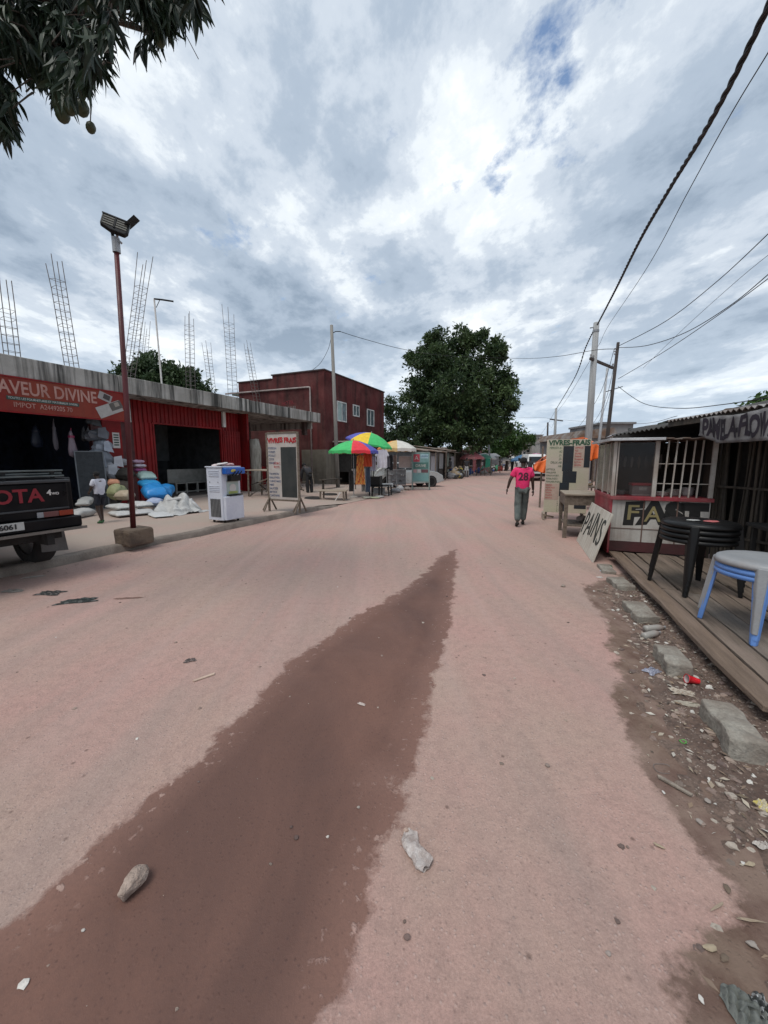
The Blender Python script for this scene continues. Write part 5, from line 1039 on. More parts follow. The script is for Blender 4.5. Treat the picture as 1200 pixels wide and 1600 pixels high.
sc_ = thR('flattened_can', ks_[0]+.02, ks_[1]-.08, PZ+.785, 'red and white scrap lying on the topmost black stool', 'scrap'); mb = MB(); mb.col = (.45, .12, .12); mb.blob((.05, 0, .008), (.07, .05, .008), 8, .3, seed=2); mb.build('foil', VCG, sc_); mb = MB(); mb.col = (.4, .4, .38); mb.blob((-.1, .05, .006), (.08, .04, .006), 8, .3, seed=3); mb.build('paper', VC, sc_)
# dark bar table behind the stools, timber x frame
dt = thR('bar_table', 3.1, 5.3, PZ, 'dark low table behind the stool stacks under the banner', 'table')
mb = MB(); mb.bb(-.45, .6, -.6, .5, .66, .70); mb.build('table_top', DARKM, dt, bevel=.005)
for x in (-.4, .5):
    for y in (-.5, .4): mb = MB(); mb.bar((x, y, 0), (x, y, .66), .04); mb.build('leg', DARKM, dt)
mb = MB(); mb.bar((-.4, -.5, .05), (.5, -.5, .3), .02); mb.build('brace', DARKM, dt)
mb = MB(); mb.bar((-.4, -.48, .3), (.5, -.48, .05), .02); mb.build('brace', DARKM, dt)
# stick walled bar with corrugated roof and banner
br = thR('bar_shack', 3.6, 5.2, 0, 'dark open bar shack of upright sticks under a corrugated iron roof at right', 'shack')
off = lambda p: loc(Vector(p), AR)-Vector((3.6, 5.2, 0))
STK = mat('dark weathered sticks', (.075, .06, .045), (.035, .03, .025), rough=.9, stretch=(6, 6, .6), ns=2, bump=.5)
wa, wb = off((4.95, 5.85, 0)), off((5.35, 2.2, 0)); Rk = random.Random(4)
mb = MB(); n = 70
for i in range(n):
    p = wa.lerp(wb, (i+Rk.uniform(-.3, .3))/n); q = p+Vector((Rk.uniform(-.05, .05), Rk.uniform(-.12, .12), 0)); r = Rk.uniform(.010, .026); mb.tube([p+Vector((0, 0, .1)), (p+q)/2+Vector((Rk.uniform(-.02, .02), 0, 1.0)), q+Vector((0, 0, 2.15))], r, 5)
sw = mb.build('stick_wall', STK, br)
mb = MB(); [mb.bar(wa+Vector((-.04, 0, z)), wb+Vector((-.04, 0, z)), .03) for z in (.5, 1.2, 1.9)]; mb.build('wall_rail', STK, br)
mb = MB(); d_ = (wb-wa); nn = Vector((-d_.y, d_.x, 0)).normalized()*-.25; a, b = wa-nn, wb-nn; mb.slab(a+Vector((0, 0, .1)), b+Vector((0, 0, .1)), b+Vector((0, 0, 2.2)), a+Vector((0, 0, 2.2)), .02); mb.build('dark_backing', mat('dark shade board', (.025, .022, .02), rough=.9), br)  # near-black sheet behind the sticks, shade put into its colour
mb = MB(); a = off((4.85, 5.95, 0)); b = off((6.8, 6.2, 0)); mb.slab(a+Vector((0, 0, .1)), b+Vector((0, 0, .1)), b+Vector((0, 0, 2.1)), a+Vector((0, 0, 2.1)), .03); mb.build('dark_backing', MATS['dark shade board'], br)  # second near-black sheet, painted shade at the far end
for p in ((4.92, 5.72, 2.06), (4.28, 3.0, 2.0), (5.2, 3.2, 2.1)): P = off(p); mb = MB(); mb.tube([(P.x, P.y, .1), (P.x+.01, P.y, 1.0), (P.x, P.y, p[2]-.02)], .028, 7); mb.build('post', STK, br)
# roof: corrugated, eave from far (4.45,5.9) to near (4.1,2.2), rising away from the street
def corr_roof(parent, A_, B_, C_, D_, m, pitch=.085, dep=.018, name='roof'):
    """A,B eave; D,C ridge side (A-D, B-C); ribs run eave->ridge"""
    A_, B_, C_, D_ = map(Vector, (A_, B_, C_, D_)); n = int((B_-A_).length/pitch*4); N_ = (B_-A_).cross(D_-A_).normalized(); mb = MB(); vs = []
    for i in range(n+1):
        u = i/n; o = N_*dep*sin(i*pi/2); jit = .015*sin(int(i/26)*3.7); dl = (D_.lerp(C_, u)-A_.lerp(B_, u)).normalized(); vs += [A_.lerp(B_, u)+o-dl*jit, D_.lerp(C_, u)+o]
    mb.add(vs, [(2*i, 2*i+2, 2*i+3, 2*i+1) for i in range(n)]); return mb.build(name, m, parent, solid=.006, smooth=False)
A_, B_ = off((4.42, 6.15, 2.18)), off((4.08, 2.0, 2.22)); e2 = off((7.2, 6.6, 2.55))-Vector((0, 0, 0)); e3 = off((7.2, 1.9, 2.62))
corr_roof(br, A_, B_, e3, e2, mat('grey zinc sheet', (.34, .33, .32), (.20, .17, .15), rough=.6, metal=.2, ns=2, streak=.5, streakc=(.1, .07, .05)))
mb = MB(); mb.bar(A_-Vector((-.05, 0, .05)), B_-Vector((-.05, 0, .05)), .05, .07); mb.build('eave_beam', STK, br)
# messy older roofs behind / over the kiosk
rr = thR('shack_roof', 3.4, 8.0, 0, 'patched dark tin and tarpaulin roof heap over the stalls behind the kiosk', 'shack')
o2 = lambda p: loc(Vector(p), AR)-Vector((3.4, 8.0, 0)); DTIN = mat('dark patched tin', (.055, .05, .045), (.03, .03, .028), rough=.8, ns=2); 
corr_roof(rr, o2((4.2, 7.2, 2.02)), o2((4.5, 5.9, 2.12)), o2((7.5, 6.5, 2.8)), o2((7.5, 9.5, 2.6)), DTIN)
corr_roof(rr, o2((5.55, 9.6, 2.10)), o2((4.35, 7.3, 2.03)), o2((7.5, 8.0, 2.55)), o2((7.8, 11.0, 2.5)), RUST)
Rk = random.Random(9)
for i in range(16):
    y = Rk.uniform(6.3, 9.6); x0_ = 4.5 if y < 7.3 else 4.5+(y-7.3)*.55; x = Rk.uniform(x0_, x0_+1.8); z = 2.08+.17*(x-x0_)+.04; P = o2((x, y, z)); mb = MB(); mb.col = Rk.choice([(.04, .04, .04), (.10, .09, .08), (.2, .2, .2), (.03, .04, .03), (.3, .3, .32), (.08, .05, .03)])
    if Rk.random() < .5: mb.blob(P, (Rk.uniform(.1, .3), Rk.uniform(.1, .3), Rk.uniform(.04, .09)), 8, .35, seed=i)
    else: a_ = Rk.uniform(0, 3); mb.box(P, (Rk.uniform(.3, .8), Rk.uniform(.06, .2), .03), Matrix.Rotation(a_, 3, 'Z') @ Matrix.Rotation(Rk.uniform(-.15, .15), 3, 'X'))
    mb.build('roof_weight', VC, rr)
for p in ((5.6, 9.4), (7.3, 9.8), (7.3, 6.4), (4.75, 7.4)): P = o2((p[0], p[1], 0)); mb = MB(); mb.tube([(P.x, P.y, -.05), (P.x, P.y, 2.02)], .04, 6); mb.build('post', STK, rr)
mb = MB(); a, b = o2((4.95, 6.9, 0)), o2((5.75, 9.5, 0)); mb.slab(a, b, b+Vector((0, 0, 2.0)), a+Vector((0, 0, 2.0)), .03); mb.build('wall', MATS['dark plywood'], rr)
mb = MB(); a, b = o2((4.1, 7.0, 0)), o2((5.75, 6.05, 0)); mb.slab(a+Vector((0, 0, 1.9)), b+Vector((0, 0, 1.9)), b+Vector((0, 0, 2.32)), a+Vector((0, 0, 2.0)), .02); mb.build('tarpaulin', MATS['dark shade board'], rr)  # dark sheet added to shut out the bright gap below the roof
# banner
bn = thing('cloth_banner', Vector((4.22, 4.55, 1.83)), 'dirty grey cloth banner hand painted PAMELA-FLOWERS hanging under the tin roof edge', 'banner')
P0, P1 = Vector((4.36, 5.42, 0)), Vector((4.02, 2.9, 0)); Lb = (P1-P0).length; ub = (P1-P0)/Lb; az_ = math.atan2(ub.y, ub.x); bo = Vector(bn.location)
def bsurf(u, v):  # u metres along, v 0..1 up
    edge = .12*max(0, 1-u/.35) if v < .5 else 0
    sag = .012*sin(u*9)+.02*sin(u*3.3); dz = (.345+.0)*v+.012*sin(u*7)*(v) + (edge*(1-v*2) if v < .5 else 0)
    p = P0+ub*u+Vector((-ub.y, ub.x, 0))*(sag*(1-v)*1.2+.012*sin(u*31+v*3)); return Vector((p.x, p.y, 1.80+dz))-bo
mb = MB(); mb.grid(lambda a, b: bsurf(a*Lb, b), 90, 8); mb.build('cloth', mat('dirty banner cloth', (.20, .20, .205), (.11, .105, .105), rough=.9, ns=5, dust=.2, dustc=(.12, .10, .09)), bn, solid=.004, smooth=True)
tx_ = text('PAMELA-FLOWERS', .36, Matrix.Identity(4), mat('black purple ink', (.018, .012, .022), rough=.8, bump=0), bn, 'lettering', ext=0, bold=.014, sx=.455, jit=.05, align='LEFT')
bm = bmesh.new(); bm.from_mesh(tx_.data); bmesh.ops.triangulate(bm, faces=bm.faces); bmesh.ops.subdivide_edges(bm, edges=bm.edges, cuts=1)
nb = Vector((ub.y, -ub.x, 0)); nb = nb if nb.dot(Vector((-1, 0, 0))) > 0 else -nb
for v in bm.verts:
    u = v.co.x+.07; vv = min(1, max(0, (v.co.z+.18)/.36)); v.co = bsurf(u, vv)+nb*.006
bm.to_mesh(tx_.data); bm.free()
# orange tarpaulin shelter and stall behind the cream board
ot = thing('orange_tarp', Vector((6.6, 13.2, 0)), 'bright orange tarpaulin shelter draped on poles behind the cream board', 'tarp')
ORN = mat('orange tarpaulin', (.80, .16, .025), (.62, .11, .02), rough=.5, ns=3, bump=.3, bs=8, fine=.05)
oo = Vector((6.6, 13.2, 0))
def pt(px, py, Y): return yp(px, py, Y)-oo
TP = [[pt(835, 724, 12.6), pt(893, 686, 12.6), pt(912, 683, 12.8), pt(936, 697, 12.6)], [pt(850, 718, 14.5), pt(888, 689, 14.5), pt(905, 684, 14.5), pt(928, 692, 14.5)]]
def tsurf(u, v):
    x = u*3; i = min(2, int(x)); f = x-i; p = TP[0][i].lerp(TP[0][i+1], f).lerp(TP[1][i].lerp(TP[1][i+1], f), v); return p+Vector((0, 0, .05*sin(u*9)*sin(v*3)))
mb = MB(); mb.grid(tsurf, 24, 8); mb.build('canopy', ORN, ot, solid=.01, smooth=True)
def drape(px0, px1, ytop, y0_, y1_, Y, seed):
    a, b, c, d_ = pt(px0, ytop[0], Y), pt(px1, ytop[1], Y), pt(px1, y1_, Y), pt(px0, y0_, Y)
    m2 = MB(); m2.grid(lambda u, v: a.lerp(b, u).lerp(d_.lerp(c, u), v)+Vector((0, .10*sin(u*14+v*4+seed)*v, .02*sin(u*9))), 18, 10); m2.build('curtain', ORN, ot, solid=.008, smooth=True)
drape(834, 862, (726, 712), 736, 741, 12.55, 1); drape(914, 936, (684, 697), 722, 716, 12.55, 2)
mb = MB(); a = pt(893, 686, 12.62); b = pt(912, 683, 12.8); mb.grid(lambda u, v: a.lerp(b, u)+Vector((0, 0, -v*.25)), 4, 2); mb.build('valance', ORN, ot, solid=.008)
for px, Y in ((846, 12.7), (932, 12.7), (880, 14.4), (926, 14.4)): q = pt(px, 740, Y); mb = MB(); mb.tube([(q.x, q.y, 0), (q.x, q.y, 2.0)], .03, 6); mb.build('pole', WOOD, ot)
st = thing('market_counter', Vector((6.6, 12.2, 0)), 'plank counter with small goods under the orange tarpaulin', 'counter')
mb = MB(); mb.bb(-.6, .9, -.3, .4, .7, .74); mb.build('table_top', WOOD, st); [MB().bar((x, y, 0), (x, y, .7), .05).build('leg', WOOD, st) for x in (-.5, .8) for y in (-.2, .3)]
Rk = random.Random(3)
for i in range(7):
    t = thing('market_bundle', Vector((6.15+i*.19, 12.1+Rk.uniform(-.1, .2), .742)), ['green vegetable heap at the left of the plank counter', 'white bag on the plank counter', 'brown bundle on the plank counter', 'dark pot in the middle of the plank counter', 'yellow tin on the plank counter', 'tan sack on the plank counter', 'grey bucket at the right of the plank counter'][i], 'goods')
    mb = MB(); mb.col = [(.10, .16, .05), (.5, .48, .45), (.15, .1, .06), (.03, .03, .03), (.35, .3, .08), (.3, .25, .18), (.2, .2, .2)][i]; h = Rk.uniform(.1, .3); mb.blob((0, 0, h*.5), (.09, .09, h*.55), 8, .2, seed=i, flat=-.9); mb.build('bulk', VC, t)
    mb = MB(); mb.col = (.2, .2, .2); mb.blob((0, 0, h*1.05), (.04, .04, .03), 6, .2, seed=i); mb.build('top', VC, t)
# ================================================================== POLES AND CABLES
CON = mat('concrete pole', (.36, .37, .37), (.26, .265, .265), rough=.8, stretch=(6, 6, .3)); TIM = mat('dark timber pole', (.06, .05, .045), (.035, .03, .03), rough=.9, stretch=(6, 6, .4)); PAL = mat('pale steel pole', (.42, .44, .46), rough=.6, bump=0)
CAB = mat('black cable', (.018, .018, .02), rough=.7, bump=0); CABG = mat('grey cable', (.09, .09, .10), rough=.7, bump=0)
def pole(top_px, Y, r0, r1, m, label, foot_px=None, lean=(0, 0), name='utility_pole'):
    T = yp(*top_px, Y); F = yp(*foot_px, Y) if foot_px else T; bx = T+(F-T)*(T.z/(T.z-F.z)) if foot_px and abs(T.z-F.z) > .01 else Vector((T.x, T.y, 0)); bx.z = -.05
    o = thing(name, bx, label, 'utility pole'); mb = MB(); mb.tube([(0, 0, -.4), (T-bx)*.5, T-bx], [r0, (r0+r1)/2, r1], 10); mb.build('shaft', m, o, smooth=True); return o, T, bx
pl1, T1, b1 = pole((932, 504), 20, .19, .13, CON, 'thick pale concrete utility pole with a slanted crossarm at right', (919, 690))
a, b = yp(922, 560, 19.8)-b1, yp(958, 575, 20.6)-b1
mb = MB(); mb.bar(a, b, .10, .12); arm = mb.build('crossarm', TIM, pl1, bevel=.01)
for q, u in enumerate((.02, .12, .98)): p = a.lerp(b, u); mb = MB(Matrix.Translation(p+Vector((0, 0, .06)))); mb.lathe([(.02, 0), (.02, .05), (.045, .07), (.03, .1), (.05, .12), (.02, .16)], 10); mb.build('insulator', STEEL, arm)
p = T1-b1; mb = MB(); mb.bar(p+Vector((-.3, 0, -.25)), p+Vector((.05, 0, -.2)), .05); mb.tube([p+Vector((0, 0, -.45)), p+Vector((0, 0, -.35))], .15, 10); mb.build('clamp', STEEL, pl1)
pl2, T2, b2 = pole((966, 535), 16, .085, .055, TIM, 'thin dark timber utility pole leaning right beside the kiosk roofs', (948, 690))
p = yp(951, 608, 16)-b2; mb = MB(); mb.bar(p+Vector((-.1, 0, -.1)), p+Vector((.55, 0, .1)), .03); mb.build('crossarm', DARKM, pl2)
p = yp(965, 545, 16)-b2; mb = MB(); [mb.tube([p+Vector((-.12, 0, -.1*i)), p+Vector((.02, 0, -.1*i))], .03, 6) for i in range(3)]; mb.build('insulator', STEEL, pl2)
pl3, T3, b3 = pole((949, 575), 28, .10, .07, PAL, 'thin pale distant pole between the concrete pole and the dark timber pole', (940, 655))
pl4, T4, b4 = pole((869, 638), 48, .20, .13, CON, 'distant concrete utility pole above the cream board', (866, 700))
p = yp(868, 657, 48)-b4; mb = MB(); mb.bar(p+Vector((-.7, 0, .15)), p+Vector((.9, 0, -.05)), .12); mb.build('crossarm', TIM, pl4)
pl5, T5, b5 = pole((856, 660), 62, .18, .12, TIM, 'most distant thin pole just left of the far concrete pole', (855, 700))
pl6, T6, b6 = pole((518, 508), 20.2, .11, .075, mat('grey timber pole', (.26, .25, .23), (.17, .165, .15), rough=.9, stretch=(6, 6, .4)), 'tall grey wooden pole standing in front of the maroon building', (525, 680))
mb = MB(); p = T6-b6; mb.tube([p+Vector((0, 0, -.4)), p+Vector((.2, 0, -.3)), p+Vector((.45, 0, -.3))], .02, 6); mb.build('bracket', DARKM, pl6)
pl7, T7, b7 = pole((763, 688), 40, .10, .08, PAL, 'short pale leaning pole beside the mango trunk', (766, 722), name='post')
def wire(P, label, r=.015, m=None, n=14, strands=1, group='overhead cables', sag=None):
    """P list of 3-D points; smooth curve through them"""
    P = [Vector(p) for p in P]; o = thing('power_cable', P[0], label, 'cable', group); pts = []
    if sag is not None and len(P) == 2: pts = [P[0].lerp(P[1], i/n)-Vector((0, 0, 4*sag*(i/n)*(1-i/n))) for i in range(n+1)]
    else:
        for i in range(len(P)-1):
            p0, p1, p2, p3 = P[max(i-1, 0)], P[i], P[i+1], P[min(i+2, len(P)-1)]
            for j in range(n):
                t = j/n; pts.append(.5*((2*p1)+(p2-p0)*t+(2*p0-5*p1+4*p2-p3)*t*t+(3*p1-p0-3*p2+p3)*t**3))
        pts.append(P[-1])
    pts = [p-P[0] for p in pts]
    if strands == 1: mb = MB(); mb.tube(pts, r, 6); mb.build('strand', m or CAB, o, smooth=True)
    else:
        fine = []; 
        for i in range(len(pts)-1): fine += [pts[i].lerp(pts[i+1], j/5) for j in range(5)]
        L_ = 0
        for k_ in range(strands):
            q = []; acc = 0
            for i, p in enumerate(fine):
                if i: acc += (fine[i]-fine[i-1]).length
                a_ = acc*9+2*pi*k_/strands; d_ = (fine[min(i+1, len(fine)-1)]-fine[max(i-1, 0)]).normalized(); u = d_.cross(Vector((0, 0, 1))).normalized(); w_ = d_.cross(u); q.append(p+(u*cos(a_)+w_*sin(a_))*r*.62)
            mb = MB(); mb.tube(q, r*.6, 5); mb.build('strand', m or CAB, o, smooth=True)
# plane running from the concrete pole toward and past the camera
def inplane(px, py, A0, dirx):     # vertical plane through A0 with plan direction (dirx,1)
    r = ray(px, py); t = (A0.x-dirx*A0.y)/(r.x-dirx*r.y); return Vector((r.x*t, r.y*t, H+r.z*t))
D1 = .41
w1 = [inplane(x, y, T1, D1) for x, y in ((1204, 2), (1110, 190), (1048, 292), (1000, 375), (962, 452), (933, 508))]; ext = w1[0]+(w1[0]-w1[1])*1.6; ext.z = w1[0].z+.35
wire([ext]+w1, 'thick twisted black cable crossing the top right corner to the concrete pole', .034, strands=3, n=8)
wire([inplane(932, 508, T1, D1), inplane(915, 543, T1, .36), inplane(897, 592, T1, .36), T4+Vector((0, 0, -.1))], 'twisted black cable hanging between the concrete pole and the far pole', .032, strands=2, n=10)
w2 = [inplane(x, y, T1+Vector((.6, 0, 0)), .43) for x, y in ((1204, 76), (1140, 182), (1075, 300), (1010, 420), (950, 510), (938, 535))]
wire([w2[0]+(w2[0]-w2[1])*.8]+w2, 'thin single wire running parallel below the thick twisted cable', .008)
wire([w2[-1], yp(915, 575, 24), yp(890, 617, 34), T4+Vector((.2, 0, -.4))], 'thin wire between the concrete pole and the far pole', .010)
N1 = T2+Vector((0, 0, -.15))
wire([yp(1206, 360, 9), yp(1120, 440, 11.2), yp(1040, 502, 13.4), N1], 'wire from the dark timber pole top up to the right frame edge, uppermost one', .012)
wire([yp(1206, 394, 7), yp(1150, 440, 8.4), yp(1070, 512, 11), yp(1005, 575, 14)], 'very thin pale wire among the group at the right frame edge', .005, m=CABG)
wire([yp(1206, 424, 8), yp(1140, 478, 9.8), yp(1070, 520, 12), yp(1010, 540, 14), N1+Vector((0, 0, -.05))], 'middle wire from the dark timber pole toward the right frame edge', .011)
wire([yp(1206, 431, 8), yp(1130, 487, 10), yp(1040, 548, 13), yp(966, 592, 16)], 'lowest straight wire from the dark timber pole toward the right frame edge', .010)
wire([yp(966, 604, 16), yp(1005, 630, 13.5), yp(1060, 638, 11.2), yp(1130, 632, 9.3), yp(1206, 620, 7.5)], 'sagging wire from the dark timber pole down over the corrugated roof', .010)
wire([N1+Vector((0, 0, -.1)), yp(930, 547, 18.5), yp(870, 557, 24), yp(815, 560, 30), yp(700, 556, 29), yp(632, 546, 25), yp(570, 530, 22), T6+Vector((.42, 0, -.3))], 'long wire crossing the street from the grey wooden pole to the dark timber pole', .013)
wire([T6+Vector((-.02, 0, -.5)), yp(513, 545, 20.4), yp(500, 568, 20.6), onS(484, 581, BS) and W(*onS(484, 581, BS))], 'loose wire from the grey wooden pole down to the maroon building roof', .011)
wire([yp(960, 545, 16), yp(935, 620, 22), yp(900, 672, 32), yp(872, 700, 44)], 'wire from the dark timber pole down toward the far left, upper strand', .010)
wire([yp(962, 560, 16), yp(940, 640, 22), yp(908, 688, 34)], 'wire from the dark timber pole down toward the far left, lower strand', .009)
wire([yp(958, 600, 16), yp(935, 660, 22), yp(905, 700, 30)], 'low wire dropping from the dark timber pole behind the orange tarpaulin', .008)
wire([yp(869, 655, 48), yp(930, 660, 32), yp(1000, 662, 20), yp(1058, 650, 13)], 'near level wire from the far pole to the patched roofs', .009, m=CABG)
wire([T4+Vector((0, 0, -.1)), yp(850, 672, 55), yp(828, 700, 70)], 'wire from the far pole down behind the mango tree', .012)
wire([T4+Vector((0, 0, -.6)), yp(862, 668, 54), T5], 'short wire between the two most distant poles', .011)
wire([yp(869, 655, 48), yp(830, 652, 60), yp(780, 655, 80)], 'faint far wire going left above the low green tree', .012, m=CABG)
# ================================================================== BACKGROUND BUILDINGS
def block(name, x0p, x1p, ytop, Y, depth, m, label, storeys=2, wins=4, roof=None, A_=None, zt=None):
    a, b = yp(x0p, 717, Y), yp(x1p, 717, Y); h = zt or yp(x0p, ytop, Y).z; w_ = b.x-a.x
    o = thing(name, Vector(((a.x+b.x)/2, Y, -.05)), label, 'building'); mb = MB(); mb.bb(-w_/2, w_/2, 0, depth, 0, h); mb.build('wall', m, o)
    for s_ in range(storeys):
        for i in range(wins):
            xc = -w_/2+w_*(i+.5)/wins; z0 = h*(s_+.32)/storeys; zz = h*(s_+.78)/storeys; ww = w_/wins*.28
            q = MB(); q.bb(xc-ww, xc+ww, -.12, -.03, z0-.05, z0); q.bb(xc-ww, xc+ww, -.10, -.03, zz, zz+.06); f = q.build('window', WHITEP, o); q = MB(); q.bb(xc-ww, xc+ww, -.035, .02, z0, zz); q.build('pane', GLS, f)
    if roof:
        mb = MB(); mb.prism([(-w_/2-.3, h), (w_/2+.3, h), (w_/2*.9, h+roof), (-w_/2*.9, h+roof*.7)], -.4, depth+.4, 'y'); mb.build('roof', RUST, o)
    else: mb = MB(); mb.bb(-w_/2-.15, w_/2+.15, -.25, depth+.1, h, h+.2); mb.build('roof', m, o)
    return o
PALE = mat('pale far render', (.42, .40, .37), (.30, .29, .27), rough=.9, ns=.4, streak=.5, sscale=.6); GREYR = mat('grey far render', (.24, .24, .24), (.16, .16, .165), rough=.9, ns=.4); PINKW = mat('pink far wall', (.40, .14, .15), rough=.9)
block('apartment_building', 820, 846, 680, 90, 10, mat('raw block wall', (.27, .25, .235), (.2, .19, .18), rough=.9, ns=.5), 'unfinished grey upper storey building far down the street', 3, 3)
block('apartment_building', 846, 880, 692, 84, 8, PALE, 'pale two storey building behind the far poles', 2, 5)
block('house', 786, 822, 702, 80, 8, PALE, 'long pale house under the low green tree at the street end', 2, 6, 1.0)
block('house', 740, 786, 708, 78, 6, GREYR, 'grey house behind the far parasols', 1, 5, 1.0)
block('house', 876, 896, 700, 60, 6, PALE, 'small pale house partly behind the cream board', 2, 2)
block('house', 900, 955, 684, 34, 8, GREYR, 'grey house whose dark roof shows above the orange tarpaulin', 1, 3, .9)
block('house', 938, 985, 662, 40, 7, GREYR, 'second grey house rising behind the dark timber pole', 1, 3)
block('house', 672, 712, 700, 58, 6, PALE, 'pale house glimpsed under the mango tree left of its trunk', 1, 3)
block('house', 742, 752, 697, 46, 3, PINKW, 'small pink walled house right of the mango trunk', 1, 1, .5)
block('house', 600, 660, 697, 48, 6, GREYR, 'low grey house behind the loose tree beside the maroon building', 1, 4, .8)
block('house', 700, 745, 704, 47, 3, mat('brown brick far', (.16, .09, .07), (.1, .07, .06), rough=.9), 'low brown brick house right behind the mango trunk', 1, 3)
# ================================================================== KIOSK SHEDS, left of street under the trees
def shed(px, foot, w_, d_, h, label, rot, wall=(.16, .16, .16), roofm=None, openf=True):
    g_ = gp(px, foot); o = thing('market_shed', Vector((g_.x, g_.y, -.02)), label, 'shed', 'market sheds beside the street', rot=rot)
    mb = MB(); mb.col = wall
    mb.bb(-w_/2, -w_/2+.04, 0, d_, 0, h); mb.bb(w_/2-.04, w_/2, 0, d_, 0, h); mb.bb(-w_/2+.04, w_/2-.04, d_-.04, d_, 0, h); mb.build('wall', VC, o)
    if openf:
        mb = MB(); mb.col = tuple(q*.8 for q in wall); mb.bb(-w_/2+.04, w_/2-.04, .02, .05, 0, .8); mb.build('front', VC, o); mb = MB(); mb.col = (.3, .3, .3); mb.bb(-w_/2+.1, 0, .0, .03, .85, h-.25); mb.build('shutter', VC, o)
    else: mb = MB(); mb.col = tuple(q*1.1 for q in wall); mb.bb(-w_/2+.04, w_/2-.04, .02, .05, 0, h-.1); mb.build('front', VC, o); mb = MB(); mb.col = (.4, .4, .42); mb.bb(-w_*.2, w_*.25, -.01, .015, .1, h-.35); mb.build('door', VC, o)
    corr_roof(o, (-w_/2-.2, -.7, h-.02), (w_/2+.2, -.7, h-.02), (w_/2+.2, d_+.2, h+.35), (-w_/2-.2, d_+.2, h+.35), roofm or RUST, pitch=.2, dep=.03)
    for x in (-w_/2-.1, w_/2+.1): mb = MB(); mb.bar((x, -.6, 0), (x, -.6, h), .06); mb.build('post', WOOD, o)
RL = -AL+pi/2
shed(655, 752, 2.2, 2, 2.2, 'dark shed behind the silver car with a grey tin roof', RL, (.05, .055, .06))
shed(676, 751, 2.4, 2, 2.15, 'grey shed with a pale door panel right of the silver car', RL, (.15, .155, .165), openf=False)
shed(692, 748, 2.4, 2, 2.3, 'dark brown shed, next after the grey one with the pale door', RL, (.07, .055, .045))
shed(706, 744, 2.6, 2, 2.2, 'greenish grey shed beneath the mango crown', RL, (.12, .14, .125), openf=False)
shed(720, 740, 2.6, 2, 2.2, 'dark shed close to the mango trunk behind the walking figure', RL, (.05, .05, .05))
for px, foot, l, c in ((885, 742, 'tan shed behind the plank counter right of the white van', (.25, .18, .12)), (905, 748, 'dark shed at the right of the orange tarpaulin', (.06, .05, .05)), (935, 752, 'brown shed hidden behind the kiosk glass', (.12, .08, .06))):
    shed(px, foot, 3, 2, 2.1, l, -AR-pi/2+.0, c)
# ================================================================== PARASOLS
def parasol(P, R_, h, cols, label, tilt=0, taz=0, val=.14, base=True):
    o = thing('parasol', P, label, 'parasol', 'market parasols'); n = 8; TT = Matrix.Translation((0, 0, h)) @ Matrix.Rotation(taz, 4, 'Z') @ Matrix.Rotation(tilt, 4, 'X') @ Matrix.Rotation(-taz, 4, 'Z')
    mb = MB(TT); sub_ = 4
    for i in range(n):
        mb.col = cols[i % len(cols)]; a0, a1 = 2*pi*i/n, 2*pi*(i+1)/n; rr = [0, .3, .6, .85, 1.0]; zz = [0, -.05, -.16, -.31, -.43]
        for j in range(4):
            for k_ in range(sub_):
                b0, b1 = a0+(a1-a0)*k_/sub_, a0+(a1-a0)*(k_+1)/sub_
                def pp(r, z, a): f = abs((a-a0)/(a1-a0)-.5)*2; rr_ = r*(1-.055*(1-f*f)); return (R_*rr_*cos(a), R_*rr_*sin(a), R_*(z+.02*(1-f*f)*r))
                mb.add([pp(rr[j], zz[j], b0), pp(rr[j+1], zz[j+1], b0), pp(rr[j+1], zz[j+1], b1), pp(rr[j], zz[j], b1)], [(0, 1, 2, 3)] if j else [(0, 1, 2)])
        for k_ in range(sub_):
            b0, b1 = a0+(a1-a0)*k_/sub_, a0+(a1-a0)*(k_+1)/sub_; p, q = pp(1, -.43, b0), pp(1, -.43, b1); dz = val+.02*(k_ % 2); mb.add([p, q, (q[0]*1.0, q[1], q[2]-dz), (p[0], p[1], p[2]-dz)], [(0, 1, 2, 3)])
    mb.build('canopy', VC, o, solid=.006)
    for i in range(n): a = 2*pi*i/n; mb = MB(TT); mb.tube([(R_*.1*cos(a), R_*.1*sin(a), -.06), (R_*.6*cos(a), R_*.6*sin(a), -R_*.19), (R_*.97*cos(a), R_*.97*sin(a), -R_*.44)], .008, 4); mb.build('rib', STEEL, o)
    mb = MB(); mb.tube([(0, 0, 0), (0, 0, h*.5), TT @ Vector((0, 0, .06))], .02, 6); mb.build('pole', STEEL, o)
    mb = MB(); mb.lathe([(.2, 0), (.2, .06), (.06, .12), (.03, .12)], 12); mb.build('foot', CONC2, o); return o
G_, R__, B_2, Y_, Wc, Or, Cr = (.05, .50, .14), (.75, .03, .05), (.08, .09, .42), (.80, .55, .03), (.62, .60, .55), (.80, .30, .08), (.62, .45, .20)
def px_par(px, py_top, Y, R_, cols, label, **k):
    T = yp(px, py_top, Y); return parasol(Vector((T.x, Y, 0)), R_, T.z, cols, label, **k)
px_par(552, 688, 15.6, 1.00, [B_2, Or, (.3, .4, .15), Wc, G_, G_, R__, B_2], 'red, green and blue parasol lowest and nearest in the clothes stall', val=.10)
px_par(580, 676, 17.2, 1.05, [R__, R__, Wc, B_2, B_2, Y_, G_, G_], 'yellow and green parasol tilted above the red and blue one', tilt=radians(14), taz=radians(70), val=.06)
px_par(620, 688, 19.5, .98, [Wc, Cr, Cr, Or, Or, Cr, Wc, Wc], 'cream, tan and white parasol at the right of the clothes stall', val=.14)
